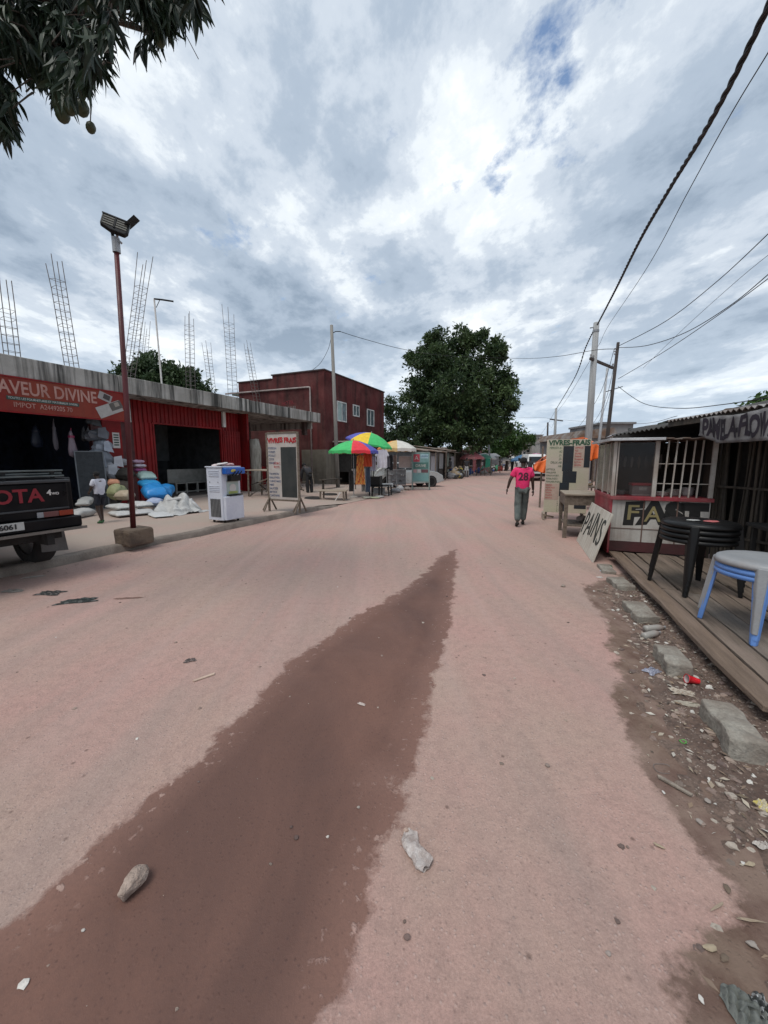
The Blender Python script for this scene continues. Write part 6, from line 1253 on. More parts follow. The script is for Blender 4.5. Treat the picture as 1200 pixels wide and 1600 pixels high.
px_par(738, 707, 37, 1.15, [(.42, .12, .13), (.5, .2, .2)], 'faded red parasol far down the left side of the street'); px_par(757, 708, 41, 1.3, [Wc, (.5, .5, .5)], 'whitish parasol just right of the faded red one'); px_par(782, 712, 52, 1.3, [Wc, (.4, .4, .45)], 'small pale parasol at the far end of the street')
px_par(820, 710, 45, 1.6, [(.06, .16, .30), (.08, .2, .34)], 'blue parasol behind the pink shirted man'); px_par(838, 708, 36, 1.0, [(.45, .12, .22), (.5, .3, .4)], 'pinkish parasol left of the orange tarpaulin'); px_par(800, 713, 60, 1.4, [Wc, (.35, .35, .35)], 'tiny white parasol straight down the street')
# ================================================================== GOODS ON THE LEFT PAVEMENT
def sack(P, size, rot, col, label, m=None, tilt=0, seed=0, group=None, A=AL, droop=.25, zipc=None):
    """filled bag: pillow shape with pinched ends; P = (t, s, z) of its underside centre"""
    o = thing('sack', P, label, 'sack', group, A=A, rot=rot); L_, W_, H_ = size; Rr = random.Random(seed); ph = [Rr.uniform(0, 6.28) for _ in range(6)]
    mb = MB(Matrix.Rotation(tilt, 4, 'X')); mb.col = col; n, m_ = 16, 14; vs = []
    for i in range(n+1):
        u = -1+2*i/n; e = (1-abs(u)**3.2)**.5 if abs(u) < 1 else 0; hh = H_/2*max(e, .10); ww = W_/2*(1-.12*u*u)
        for j in range(m_):
            a = 2*pi*j/m_; cx_, cz = cos(a), sin(a); cx_ = math.copysign(abs(cx_)**.75, cx_); cz = math.copysign(abs(cz)**.85, cz); if_ = cz < -.5
            k_ = 1+.10*sin(3*u+ph[0]+2*a)+.07*sin(7*u+ph[1]+3*a)+.05*sin(13*u*cx_+ph[2])
            z = H_/2+cz*hh*k_; z = max(z, .004); vs.append((ww*cx_*(1+.04*sin(6*u+ph[3])), u*L_/2, z-.1*H_*abs(u)**3))
    mb.add(vs, [(i*m_+j, i*m_+(j+1) % m_, (i+1)*m_+(j+1) % m_, (i+1)*m_+j) for i in range(n) for j in range(m_)]+[tuple(range(m_-1, -1, -1)), tuple(range(n*m_, (n+1)*m_))])
    b = mb.build('bag', m or SACKM, o, smooth=True, disp=.05 if A is not None else .03, dscale=.13, sub=1)
    for e in (-1,):
        q = MB(Matrix.Rotation(tilt, 4, 'X')); q.col = tuple(x*.8 for x in (zipc or col)); q.bb(-W_*.42, W_*.42, e*(L_/2+.035), e*(L_/2-.01) if e < 0 else L_/2, H_*.42, H_*.50) if e < 0 else None; q.build('seam', m or SACKM, o)
    return o
SACKM = mat('woven sack plastic', (.3, .3, .3), vcol=True, rough=.55, namt=.3, ns=7, bump=.35, bs=55, fine=.05)
def gz(px, py): return gl(px, py, .12)
wht, bge, gr_ = (.52, .52, .51), (.42, .36, .28), (.36, .37, .38)
for i, (px, py, z, sz, rot, c, l, ti) in enumerate([
    (190, 806, 0, (.85, .48, .14), 1.3, wht, 'flat white sack at the bottom of the pile left of the lamp pole', 0), (222, 803, 0, (.85, .5, .14), 1.2, (.48, .48, .48), 'flat greyish sack at the bottom of the pile behind the lamp pole', 0),
    (188, 804, .15, (.8, .46, .14), 1.45, (.50, .5, .48), 'second white sack stacked on the flat one left of the lamp pole', 0), (222, 800, .15, (.8, .46, .15), 1.25, (.55, .55, .54), 'upper white sack of the flat stack behind the lamp pole', 0),
    (250, 806, 0, (.95, .5, .08), 1.15, (.55, .56, .56), 'flattened white sack lying in front of the blue bags', 0), (198, 799, .32, (.46, .4, .28), .4, (.42, .34, .24), 'upright beige printed sack by the left of the lamp pole', 0),
    (186, 797, .30, (.5, .36, .45), .3, (.32, .33, .16), 'olive and orange bulging sack beside the child', 0), (182, 796, .68, (.34, .3, .22), 1.0, (.60, .28, .16), 'orange topped sack on the olive one beside the child', 0),
    (243, 797, .12, (.5, .42, .24), .8, (.36, .42, .58), 'pale blue plastic bag in front of the bright blue bundles', 0), (128, 808, 0, (.75, .36, .22), .5, (.48, .47, .45), 'white sack slumped on the ground at the left of the child', 0), (136, 801, .22, (.6, .34, .2), .8, (.5, .49, .46), 'upper white sack draped at the left of the child', .15)]):
    P = gz(px, py); sack((P[0], P[1], .122+z), sz, rot, c, l, seed=i, tilt=ti)
BLU = (.015, .23, .58)
for i, (px, py, z, sz, rot, c, l, ti) in enumerate([
    (243, 793, .25, (1.05, .65, .48), 1.1, BLU, 'big bright blue plastic bundle behind the lamp pole', .1), (236, 790, .58, (.85, .55, .24), 1.25, (.03, .32, .66), 'lighter blue folded bundle on top of the big blue one', .1), (262, 790, .30, (.62, .45, .40), .7, (.01, .20, .50), 'small darker blue bundle at the right of the big blue one', .3),
    (232, 788, .78, (.75, .5, .30), 1.2, (.36, .50, .46), 'pale mint green bundle crowning the blue bundles', .1), (222, 786, 1.04, (.5, .34, .14), 1.3, (.45, .12, .30), 'magenta packed bale above the mint green bundle', 0), (222, 786, 1.19, (.48, .34, .13), 1.3, (.66, .60, .66), 'white packed bale near the top of the stack behind the lamp pole', 0), (220, 786, 1.34, (.46, .34, .11), 1.3, (.62, .42, .55), 'pinkish packed bale topping the stack behind the lamp pole', 0),
    (196, 792, .35, (.55, .5, .45), .8, (.07, .05, .035), 'dark brown mesh sack left of the lamp pole', 0), (200, 790, .80, (.5, .45, .40), .5, (.05, .04, .03), 'dark netted sack above the brown mesh one', 0)]):
    P = gz(px, py); sack((P[0], P[1], .122+z), sz, rot, c, l, seed=i+30, tilt=ti, m=VCG if i < 4 else VC)
# crumpled white tarpaulin heap
P = gz(277, 800); th_ = thing('tarpaulin_heap', (P[0], P[1], .12), 'crumpled white and grey tarpaulin heap right of the blue bundles', 'tarpaulin', A=AL)
def heap(u, v):
    x, y = (u-.5)*1.35, (v-.5)*1.1; r = sqrt((x/.68)**2+(y/.55)**2); h = (.30*math.exp(-((x+.22)/.30)**2-((y+.05)/.36)**2)+.34*math.exp(-((x-.18)/.26)**2-((y-.12)/.30)**2)+.16*math.exp(-((x-.45)/.2)**2-((y+.2)/.25)**2)); cr = .11*abs(sin(5*x+4*y+2*sin(4*y)))-.04+.045*abs(sin(8*y-5*x+2*sin(5*x)))+.012*sin(19*x+13*y); return (x+.05*sin(9*y), y+.05*sin(11*x), max(.006+.02*abs(sin(14*x)), h+cr*(.35+min(1, h*4))-.05*(r > 1)))
mb = MB(); mb.col = (.46, .46, .45); mb.grid(heap, 44, 36); mb.build('sheet', SACKM, th_, solid=.006)
mb = MB(); mb.col = (.5, .5, .5); mb.tube([(-.1, -.2, .34), (.2, .1, .40), (.45, .2, .24), (.64, .25, .05)], [.04, .05, .05, .03], 8); mb.build('fold', SACKM, th_, smooth=True)
mb = MB(); mb.col = (.22, .22, .2); mb.blob((-.1, .25, .26), (.3, .22, .16), 10, .25, seed=4); mb.build('inner_bundle', VC, th_)
# goods of the left shop: racks, hanging pieces, sheet metal frames
def panelthing(name, P, w_, h_, col, label, cat, rot=0, tilt=0, frame=(.2, .2, .2), A=AL):
    o = thing(name, P, label, cat, A=A, rot=rot); M_ = Matrix.Rotation(tilt, 4, 'X'); mb = MB(M_); mb.col = col; mb.bb(-w_/2+.03, w_/2-.03, -.008, .008, .03, h_-.03); mb.build('panel', VC, o)
    mb = MB(M_); mb.col = frame
    for a in ((-w_/2, -w_/2+.03, 0, h_), (w_/2-.03, w_/2, 0, h_), (-w_/2+.03, w_/2-.03, 0, .03), (-w_/2+.03, w_/2-.03, h_-.03, h_)): mb.bb(a[0], a[1], -.02, .02, a[2], a[3])
    mb.build('frame', VC, o); return o
q = onT(143, 790, -12.6); panelthing('door_leaf', (-12.4, q[1], .12), .7, 1.72, (.03, .035, .04), 'grey framed metal door leaf leaning in the left shop mouth', 'frame', rot=radians(70), tilt=-.12, frame=(.15, .165, .18))
q = onT(170, 760, -13); 
for i, (px, s_off, z, sz, c, l) in enumerate(((158, 0, 2.35, (.5, .3, .35), (.10, .11, .13), 'dark bag hanging high in the left shop beside the maroon pier'), (165, 0, 1.95, (.45, .3, .4), (.28, .31, .36), 'pale bluish plastic hanging at the shop pier'), (152, 0, 1.5, (.6, .35, .45), (.16, .18, .21), 'grey crumpled plastic stack in the left shop mouth'),
                                        (168, .0, 1.25, (.6, .4, .4), (.30, .31, .33), 'light grey wrapped roll on the stack by the pier'), (176, 0, .75, (.6, .45, .5), (.08, .07, .06), 'dark bundle under the grey roll by the pier'), (178, 0, 1.5, (.7, .25, .2), (.34, .34, .36), 'pale rolled sheet lying on top of the dark bundles'), (163, 0, .3, (.6, .4, .5), (.09, .08, .07), 'dark crate like bundle low beside the metal door leaf'), (150, 0, 2.7, (.3, .2, .3), (.05, .06, .07), 'small dark bundle hung just under the shop sign'))):
    q = onT(px, 717, -12.75); o = thing('hanging_goods' if z > 1.8 else 'bundle', (-12.75, q[1], z), l, 'goods', A=AL)
    mb = MB(); mb.col = c; mb.blob((0, 0, 0), (sz[1]*.6, sz[0]*.55, sz[2]*.6), 12, .32, seed=i*3+1); mb.build('wrap', VCG, o)
    mb = MB(); mb.col = tuple(min(1, x*1.5) for x in c); a = Rk.uniform(-.3, .3); mb.slab((.22, -.15, -.1), (.25, .12, -.16), (.24, .05+a*.3, .2), (.2, -.12, .16), .006); mb.build('flap', VC, o)
def hang(px, py_top, py_bot, T_, wd, c, label, name='hanging_bag', c2=None):
    a, b = onT(px, py_top, T_), onT(px, py_bot, T_); o = thing(name, (T_, a[1], b[2]), label, 'goods', A=AL); h = a[2]-b[2]
    mb = MB(); mb.col = c; mb.lathe([(.01, 0), (wd*.5, h*.08), (wd*.55, h*.3), (wd*.35, h*.65), (wd*.22, h*.9), (.015, h)], 9, sx=.5); mb.build('bag', VCG, o, smooth=True, disp=.03, dscale=.1)
    mb = MB(); mb.col = c2 or c; mb.tube([(0, 0, h*.95), (0, .02, h*1.08)], .012, 5); mb.tube([(0, 0, h*.72), (0, 0, h*.80)], wd*.36, 8); mb.build('tie', VCG, o)
hang(110, 672, 715, -12.9, .22, (.24, .19, .23), 'limp pinkish plastic bag hanging in the dark left shop', c2=(.32, .03, .10)); hang(83, 658, 704, -13.6, .13, (.16, .15, .18), 'thin hooked pale strip hanging in the dark left shop')
hang(130, 668, 690, -13.3, .16, (.07, .075, .085), 'dark glove like pieces hanging left of the pale plastic'); hang(137, 668, 690, -13.2, .14, (.12, .12, .13), 'grey glove like pieces hanging beside the dark ones'); hang(55, 665, 700, -14.5, .3, (.02, .03, .06), 'navy cloth barely visible deep in the left shop')
for i, (y_, z, l) in enumerate(((4.6, .15, 'lowest dark shelf deep in the left shop'), (5.6, .15, 'dark shelf unit near the right wall of the left shop'))):
    o = thing('shelf_rack', (-16.5, y_, .135), l, 'shelf', A=AL); mb = MB(); mb.col = (.04, .04, .045); [mb.bar((a, b, 0), (a, b, 2.4), .04) for a in (-.25, .25) for b in (-.5, .5)]; mb.build('frame', VC, o)
    for k_ in range(5): mb = MB(); mb.col = (.06, .055, .05); mb.bb(-.27, .27, -.52, .52, .2+k_*.5, .22+k_*.5); mb.build('shelf', VC, o); mb = MB(); mb.col = Rk.choice([(.12, .05, .04), (.05, .08, .12), (.14, .13, .12), (.03, .06, .04)]); mb.bb(-.2, .2, -.45, .3, .222+k_*.5, .45+k_*.5); mb.build('carton', VC, o, bevel=.02)
# bench and white sheet in the red shop
o = thing('white_bench', onT(315, 768, -14.6)[:2].to_tuple()+(.135,) if False else (-14.8, 12.0, .135), 'pale slatted bench standing inside the open red shop', 'bench', A=AL, rot=0); PW = mat('dim white paint', (.30, .30, .28), (.2, .2, .19), rough=.7)
mb = MB(); mb.bb(-.25, .25, -1.0, 1.0, .42, .46); mb.build('seat', PW, o)
for y in (-.95, -.45, .1, .6, .95): mb = MB(); mb.bb(.18, .25, y-.035, y+.035, 0, .42); mb.build('leg', PW, o)
mb = MB(); mb.bb(.17, .24, -.93, .93, .05, .10); mb.build('stretcher', PW, o)
for k_ in range(8): mb = MB(); mb.bb(-.25, -.22, -.98+k_*.25, -.78+k_*.25, .5, 1.0); mb.build('slat', PW, o)
mb = MB(); mb.bb(-.22, -.19, -1.0, 1.0, .46, 1.02); mb.build('backrest', PW, o)
o = thing('grey_sheet', (-17.9, 12.2, 1.5), 'large pale grey sheet hung on the back wall of the red shop', 'sheet', A=AL); mb = MB(); mb.grid(lambda u, v: (.03*sin(u*15), -1.3+u*2.4, v*1.9), 20, 6); mb.build('cloth', mat('pale grey sheet', (.22, .24, .25), rough=.8), o, solid=.01); mb = MB(); mb.tube([(.02, -1.4, 1.92), (.02, 1.2, 1.92)], .015, 6); mb.build('rod', DARKM, o)
# wood clutter between red shop and chalkboard
o = thing('timber_pile', (-10.2, 12.6, .12), 'jumble of branches, table frames and boards behind the VIVRES FRAIS chalkboard', 'timber', A=AL); Rk = random.Random(12)
for i in range(34):
    a = Vector((Rk.uniform(-1.2, 1.1), Rk.uniform(-1.3, 1.6), Rk.uniform(.0, .9))); d_ = Vector((Rk.uniform(-1, 1), Rk.uniform(-1, 1), Rk.uniform(-.5, .5))).normalized()*Rk.uniform(.3, .8); b = a+d_; a.z = max(.02, a.z); b.z = max(.02, b.z)
    mb = MB(); r = Rk.uniform(.012, .035); (mb.tube([a, (a+b)/2+Vector((0, 0, Rk.uniform(-.04, .04))), b], r, 6) if Rk.random() < .6 else mb.bar(a, b, r*3, r)); mb.build('branch', WOOD if Rk.random() < .6 else STK, o)
o = thing('wooden_table', (-10.3, 12.0, .12), 'rough pole legged table behind the VIVRES FRAIS chalkboard', 'table', A=AL); mb = MB(); mb.bb(-1.0, .9, -.4, .5, 1.02, 1.06); mb.build('table_top', WOODP, o)
for x in (-.9, .8):
    for y in (-.35, .4): mb = MB(); mb.tube([(x, y, 0), (x+.03, y, 1.02)], .035, 6); mb.build('leg', WOOD, o)
o = thing('metal_basin', (-10.0, 12.0, 1.185), 'grey metal basin on the pole legged table', 'basin', A=AL); mb = MB(); mb.lathe([(.15, 0), (.28, .12), (.30, .13), (.27, .12), (.14, .02)], 18, cap=False); mb.build('bowl', STEEL, o, smooth=True); mb = MB(); mb.tube([(.28, 0, .12), (.34, 0, .12)], .012, 5); mb.build('handle', STEEL, o)
# low wooden bench / table by the road
P = gp(521, 783); o = thing('low_bench', (P.x, P.y+.15, .0), 'low pale plank bench at the end of the kerb beside the road', 'bench', rot=radians(-4))
for k_ in range(4): mb = MB(); mb.bb(-.52, .52, -.34+k_*.17, -.18+k_*.17, .38, .41); mb.build('plank', WOODP, o, bevel=.003)
for x in (-.45, .42):
    for y in (-.28, .28): mb = MB(); mb.bar((x*1.05, y, 0), (x, y, .38), .06); mb.build('leg', WOOD, o)
mb = MB(); mb.bar((.1, -.30, .02), (.32, -.31, .36), .04); mb.build('brace', WHITEP, o)
P = gp(560, 752); o = thing('dark_bench', (P.x, P.y, 0), 'dark bench against the grey plinth of the maroon building', 'bench', rot=-AL+pi/2)
P = gp(505, 768); o.location = (P.x+.3, P.y+.6, 0); mb = MB(); mb.bb(-.8, .8, -.2, .2, .55, .60); mb.build('seat', STK, o); [MB().bar((x, 0, 0), (x, 0, .55), .08).build('leg', STK, o) for x in (-.7, .7)]
for i, (px, py, l) in enumerate(((487, 782, 'worn tyre lying flat behind the bench near the chalkboard'), (514, 775, 'dark flat tyre under the low plank bench'))):
    P = gp(px, py, .05); o = thing('old_tyre', (P.x, P.y+.25, .0 if i else .03), l, 'tyre'); mb = MB(); prf = [(.26+.07*cos(a), .07+.065*sin(a)) for a in [2*pi*k_/10 for k_ in range(11)]]; mb.lathe(prf, 20, cap=False); mb.build('tyre', RUBBER, o, smooth=True); mb = MB(); mb.lathe([(.19, .03), (.19, .1)], 16, cap=False); mb.build('bead', RUBBER, o)
# ================================================================== CLOTHES STALL under the parasols
def garment(px, pt_, pb, Y, wpx, c, label, kind='shirt', pat=None, name='hanging_shirt'):
    a, b = yp(px, pt_, Y), yp(px, pb, Y); h = a.z-b.z; w_ = wpx/600*Y; o = thing(name, b, label, 'clothing'); mb = MB(); n = 14; k_ = 16
    for j in range(k_):
        for i in range(n):
            def P_(i, j):
                u, v = i/n, j/k_; wd = w_*(1 if kind != 'dress' else (.55+.45*(1-v)**.8+.1*(v > .9))); sl = (w_*.22 if kind == 'shirt' and .72 < v < .97 else 0); x = (u-.5)*(wd+2*sl*0); return (x, .05*sin(u*pi)*1+.025*sin(u*16+v*4), v*h-(.05*h*abs(u-.5)*2 if v > .95 else 0))
            mb.col = c if not pat else pat(i, j); mb.add([P_(i, j), P_(i+1, j), P_(i+1, j+1), P_(i, j+1)], [(0, 1, 2, 3)])
    mb.build('cloth', VC, o, solid=.02)
    if kind == 'shirt':
        for s in (-1, 1): mb = MB(); mb.col = c; mb.slab((s*w_*.48, 0, h*.95), (s*w_*.72, .02, h*.68), (s*w_*.60, .02, h*.60), (s*w_*.47, 0, h*.72), .02); mb.build('sleeve', VC, o)
    mb = MB(); mb.tube([(-w_*.3, 0, h*.97), (0, 0, h*1.03), (w_*.3, 0, h*.97)], .008, 4); mb.tube([(0, 0, h*1.03), (0, 0, h*1.1)], .008, 4); mb.build('hanger', DARKM, o)
    return o
Rk = random.Random(17); PA = [(.70, .20, .03), (.62, .30, .06), (.45, .07, .03), (.75, .38, .10)]
garment(563, 710, 757, 15.3, 15, (.7, .2, .03), 'orange patterned dress hanging under the red and blue parasol', 'dress', pat=lambda i, j: PA[(i*7+j*5+(i*j) % 3) % 4], name='hanging_dress')
garment(574, 709, 729, 15.6, 14, (.62, .09, .03), 'plain orange red cloth hanging right of the patterned dress', 'cloth', name='hanging_cloth'); garment(583, 713, 736, 16, 8, (.52, .53, .62), 'narrow white shirt hanging left of the large white shirt'); garment(597, 702, 731, 16.3, 15, (.64, .64, .70), 'large white shirt with dark stripe under the tilted parasol')
garment(611, 711, 735, 17.4, 5, (.03, .03, .035), 'black narrow trousers hanging right of the large white shirt', 'cloth', name='hanging_trousers'); garment(617, 711, 733, 17.5, 5, (.20, .14, .12), 'brown garment hanging under the cream parasol', 'cloth', name='hanging_cloth'); garment(607, 710, 730, 17.4, 4, (.25, .25, .28), 'grey garment hanging right behind the large white shirt', 'cloth', name='hanging_cloth'); garment(575, 730, 769, 15.7, 7, (.10, .14, .21), 'blue jeans hanging below the orange red cloth', 'cloth', name='hanging_jeans'); garment(568, 752, 768, 15.4, 6, (.25, .24, .22), 'pale grey cloth hanging low beneath the patterned dress', 'cloth', name='hanging_cloth'); garment(549, 735, 768, 15.6, 7, (.05, .045, .045), 'black garment hanging at the left end of the clothes stall', 'cloth', name='hanging_cloth')
g_ = gp(590, 768); o = thing('clothes_rail', (g_.x, g_.y, 0), 'dark metal clothes rail of the stall under the parasols', 'rail')
for x in (-1.1, -.2, .5): mb = MB(); mb.bar((x, .2, 0), (x, .2, 1.72), .04); mb.build('upright', DARKM, o)
mb = MB(); mb.tube([(-1.3, .2, 1.7), (.7, .5, 1.75)], .02, 6); mb.build('crossbar', DARKM, o)
g_ = gp(597, 772); o = thing('goods_table', (g_.x, g_.y+.2, 0), 'low black table with a white cloth and folded wares at the clothes stall', 'table')
mb = MB(); mb.bb(-.48, .48, -.25, .3, .40, .44); mb.build('table_top', BLACK, o); mb = MB(); mb.grid(lambda u, v: (-.5+u*1.0, -.26+v*.5, .452+.02*abs(sin(u*12+v*7))-.12*(v < .1)), 20, 6); mb.build('cloth', WHITEP, o, solid=.008)
for x in (-.42, .42):
    for y in (-.2, .25): mb = MB(); mb.bar((x, y, 0), (x, y, .4), .05); mb.build('leg', BLACK, o)
o = thing('storage_box', (g_.x-.12, g_.y+.15, 0), 'grey plastic box under the low black table', 'box'); mb = MB(); mb.bb(-.28, .25, -.2, .2, .01, .24); mb.build('box', GREYP, o, bevel=.02); mb = MB(); mb.bb(-.3, .27, -.22, .22, .242, .27); mb.build('lid', GREYP, o, bevel=.01)
g_ = gp(620, 764); o = thing('display_rack', (g_.x, g_.y+.3, 0), 'grey wire and board display rack right of the white shirts', 'rack'); mb = MB(); mb.col = (.27, .27, .28); mb.bb(-.55, .5, 0, .05, .2, 1.05); mb.build('panel', VC, o)
for k_ in range(4): mb = MB(); mb.bar((-.55, -.02, .3+k_*.23), (.5, -.02, .3+k_*.23), .02); mb.build('rail', STEEL, o)
for k_ in range(5): mb = MB(); mb.bar((-.55+k_*.26, -.03, 0), (-.55+k_*.26, -.03, 1.06), .02); mb.build('rail', STEEL, o)
for k_, (x, z, c) in enumerate(((-.3, .75, (.35, .35, .36)), (0, .8, (.2, .2, .2)), (.3, .72, (.4, .38, .36)), (-.15, .45, (.3, .3, .32)), (.2, .42, (.12, .12, .12)))): q = thing('shoe_pair', (g_.x+x, g_.y+.22, z), ['grey shoes on the left of the display rack', 'dark shoes in the middle of the display rack', 'pale shoes on the right of the display rack', 'grey shoes low on the display rack', 'black shoes low at the right of the display rack'][k_], 'shoes'); mb = MB(); mb.col = c; mb.blob((-.04, 0, 0), (.04, .1, .05), 8, .1); mb.build('shoe', VCG, q); mb = MB(); mb.col = c; mb.blob((.05, 0, 0), (.04, .1, .05), 8, .1); mb.build('shoe', VCG, q)
for i, (px, py, w_, h_, z, c, l) in enumerate(((633, 722, 20, 18, 20, (.42, .36, .34), 'pale framed picture panel hanging beneath the cream parasol'), (640, 720, 5, 10, 20.2, (.5, .5, .48), 'small white notice right of the framed picture panel'))): P = yp(px, py+h_/2, z); panelthing('picture_panel', P, w_/600*z, h_/600*z, c, l, 'panel', A=None, frame=(.5, .5, .5))
P = gp(632, 752); o = thing('counter', (P.x, P.y, 0), 'white topped counter under the cream parasol', 'counter'); mb = MB(); mb.bb(-.5, .5, -.2, .3, .85, .92); mb.build('table_top', WHITEP, o); mb = MB(); mb.col = (.12, .12, .12); mb.bb(-.48, .48, 0, .28, 0, .85); mb.build('body', VC, o)
for i, (px, py, sz, c, l) in enumerate(((572, 779, (.4, .3, .1), (.38, .37, .30), 'pale bag on the ground below the patterned dress'), (583, 779, (.5, .3, .08), (.42, .44, .28), 'yellowish plastic bag at the stall edge'), (592, 778, (.45, .25, .10), (.48, .46, .42), 'cream crumpled bag before the low black table'), (604, 774, (.4, .22, .06), (.45, .42, .4), 'flat pale wrapper right of the crumpled bag'), (618, 770, (.5, .35, .22), (.26, .26, .27), 'grey sack right of the low black table'), (625, 767, (.3, .3, .28), (.5, .5, .5), 'round white bag right of the grey sack'), (636, 766, (.35, .3, .2), (.46, .38, .33), 'pinkish cream bag left of the teal board'), (557, 777, (.4, .25, .05), (.08, .06, .06), 'dark flat mat at the left end of the stall'), (612, 760, (.4, .35, .35), (.04, .04, .045), 'black bag behind the grey sack'))):
    P = gp(px, py); sack((P.x, P.y, .0), sz, .5+i, c, l, seed=60+i, A=None)
for i, (px, Y, l) in enumerate(((587, 16.4, 'black plastic chair behind the low black table'), (602, 17, 'second black plastic chair beside the white shirts'))):
    P = yp(px, 765, Y); o = thing('plastic_chair', (P.x, Y, 0), l, 'chair', rot=.3+i); mb = MB(); mb.bb(-.22, .22, -.22, .22, .42, .45); mb.build('seat', BLACK, o, bevel=.01); mb = MB(); mb.bb(-.22, .22, .19, .22, .45, .85); mb.build('backrest', BLACK, o, bevel=.01)
    for x in (-.2, .2):
        for y in (-.2, .2): mb = MB(); mb.bar((x*1.1, y*1.1, 0), (x, y, .42), .04); mb.build('leg', BLACK, o)
# ================================================================== CARS
def car(P, rot, label, cat, prof, glass, wdt, m, wheels, r=.31, name='parked_car', lamp_y=None, extra=None):
    """profile in (y forward, z); local x = width"""
    o = thing(name, P, label, cat, rot=rot); n = len(prof); mb = MB(); w2 = wdt/2; secs = [(-1, .88), (-.93, 1), (.93, 1), (1, .88)]; vs = []
    zc_ = .55; yc = sum(p[0] for p in prof)/n
    for sx_, k_ in secs:
        for y, z in prof: t = max(0, (z-.9))*.22; vs.append((sx_*(w2-t), yc+(y-yc)*(1 if k_ == 1 else .985), zc_+(z-zc_)*(1 if k_ == 1 else .95)))
    fs = [(s*n+j, s*n+(j+1) % n, (s+1)*n+(j+1) % n, (s+1)*n+j) for s in range(3) for j in range(n)]+[tuple(range(n-1, -1, -1)), tuple(range(3*n, 4*n))]
    mb.add(vs, fs); mb.build('body', m, o, bevel=.02)
    for s in (-1, 1):
        for gpoly in glass:
            xx = lambda z: s*(w2-max(0, z-.9)*.22+.006); q = MB(); q.add([(xx(z), y, z) for y, z in gpoly], [tuple(range(len(gpoly)))]); q.build('side_window', GLS, o, solid=.006)
    for y in wheels:
        for s in (-1, 1): wheel(o, (s*(w2-.09), y, r), r, .2)
        for s in (-1, 1): q = MB(Matrix.Translation((s*(w2-.01), y, r)) @ Matrix.Rotation(pi/2, 4, 'Y')); q.lathe([(r*1.15, -.012), (r*1.15, .012)], 20); q.build('wheel_arch', BLACK, o)
    return o
SLV = mat('silver car paint', (.42, .43, .42), (.36, .37, .36), rough=.28, metal=.4, bump=0, fine=.0, ns=.8); WCP = mat('white car paint', (.66, .66, .65), rough=.35, bump=0, fine=.0, ns=.8)
cprof = [(-2.05, .35), (-2.1, .7), (-1.95, .98), (-1.2, 1.40), (.2, 1.42), (1.0, .98), (1.7, .86), (2.05, .66), (2.1, .35), (1.75, .22), (-1.7, .22)]
P = gp(668, 762); cr_ = car((P.x-1.25, P.y+.75, 0), radians(-72), 'silver grey hatchback parked behind the teal board, its front wheel toward the street', 'car', cprof, [[(-1.5, 1.0), (-1.0, 1.34), (-.3, 1.36), (-.3, 1.0)], [(-.22, 1.0), (-.22, 1.36), (.15, 1.36), (.75, 1.0)]], 1.66, SLV, (-1.3, 1.3))
mb = MB(); mb.add([(-.62, .98-.04, 1.0), (.62, .98-.04, 1.0), (.58, .24, 1.40), (-.58, .24, 1.40)], [(0, 1, 2, 3)]); mb.build('windscreen', GLS, cr_, solid=.01)
for s in (-1, 1): mb = MB(); mb.blob((s*.60, 1.93, .66), (.16, .14, .08), 10, 0); mb.build('headlight', mat('lamp lens', (.5, .5, .5), rough=.15, bump=0), cr_, smooth=True)
mb = MB(); mb.bb(-.74, .74, 2.04, 2.14, .30, .46); mb.build('bumper', SLV, cr_, bevel=.03); mb = MB(); mb.bb(-.3, .3, 2.10, 2.13, .5, .6); mb.build('grille', BLACK, cr_)
vprof = [(-2.3, .35), (-2.35, .9), (-2.25, 1.9), (-2.0, 1.98), (1.2, 1.95), (1.75, 1.25), (2.25, 1.05), (2.35, .5), (2.2, .25), (-2.2, .25)]
P = gp(845, 752); vn = car((P.x+.4, P.y+2.5, 0), radians(168), 'white van parked facing the camera behind the orange tarpaulin', 'van', vprof, [[(-2.0, 1.2), (-2.0, 1.7), (.0, 1.7), (.0, 1.2)], [(.1, 1.2), (.1, 1.7), (1.15, 1.7), (1.45, 1.2)]], 1.7, WCP, (-1.5, 1.5), r=.33, name='parked_van')
mb = MB(); mb.add([(-.62, 1.74, 1.38), (.62, 1.74, 1.38), (.58, 1.40, 1.76), (-.58, 1.40, 1.76)], [(0, 1, 2, 3)]); mb.build('windscreen', GLS, vn, solid=.02)
for s in (-1, 1): mb = MB(); mb.bb(s*.62-.12, s*.62+.12, 2.33, 2.38, .72, .9); mb.build('headlight', MATS['lamp lens'], vn, bevel=.02)
mb = MB(); mb.bb(-.8, .8, 2.3, 2.42, .35, .55); mb.build('bumper', BLACK, vn, bevel=.03); mb = MB(); mb.bb(-.45, .45, 2.34, 2.37, .7, .88); mb.build('grille', BLACK, vn)
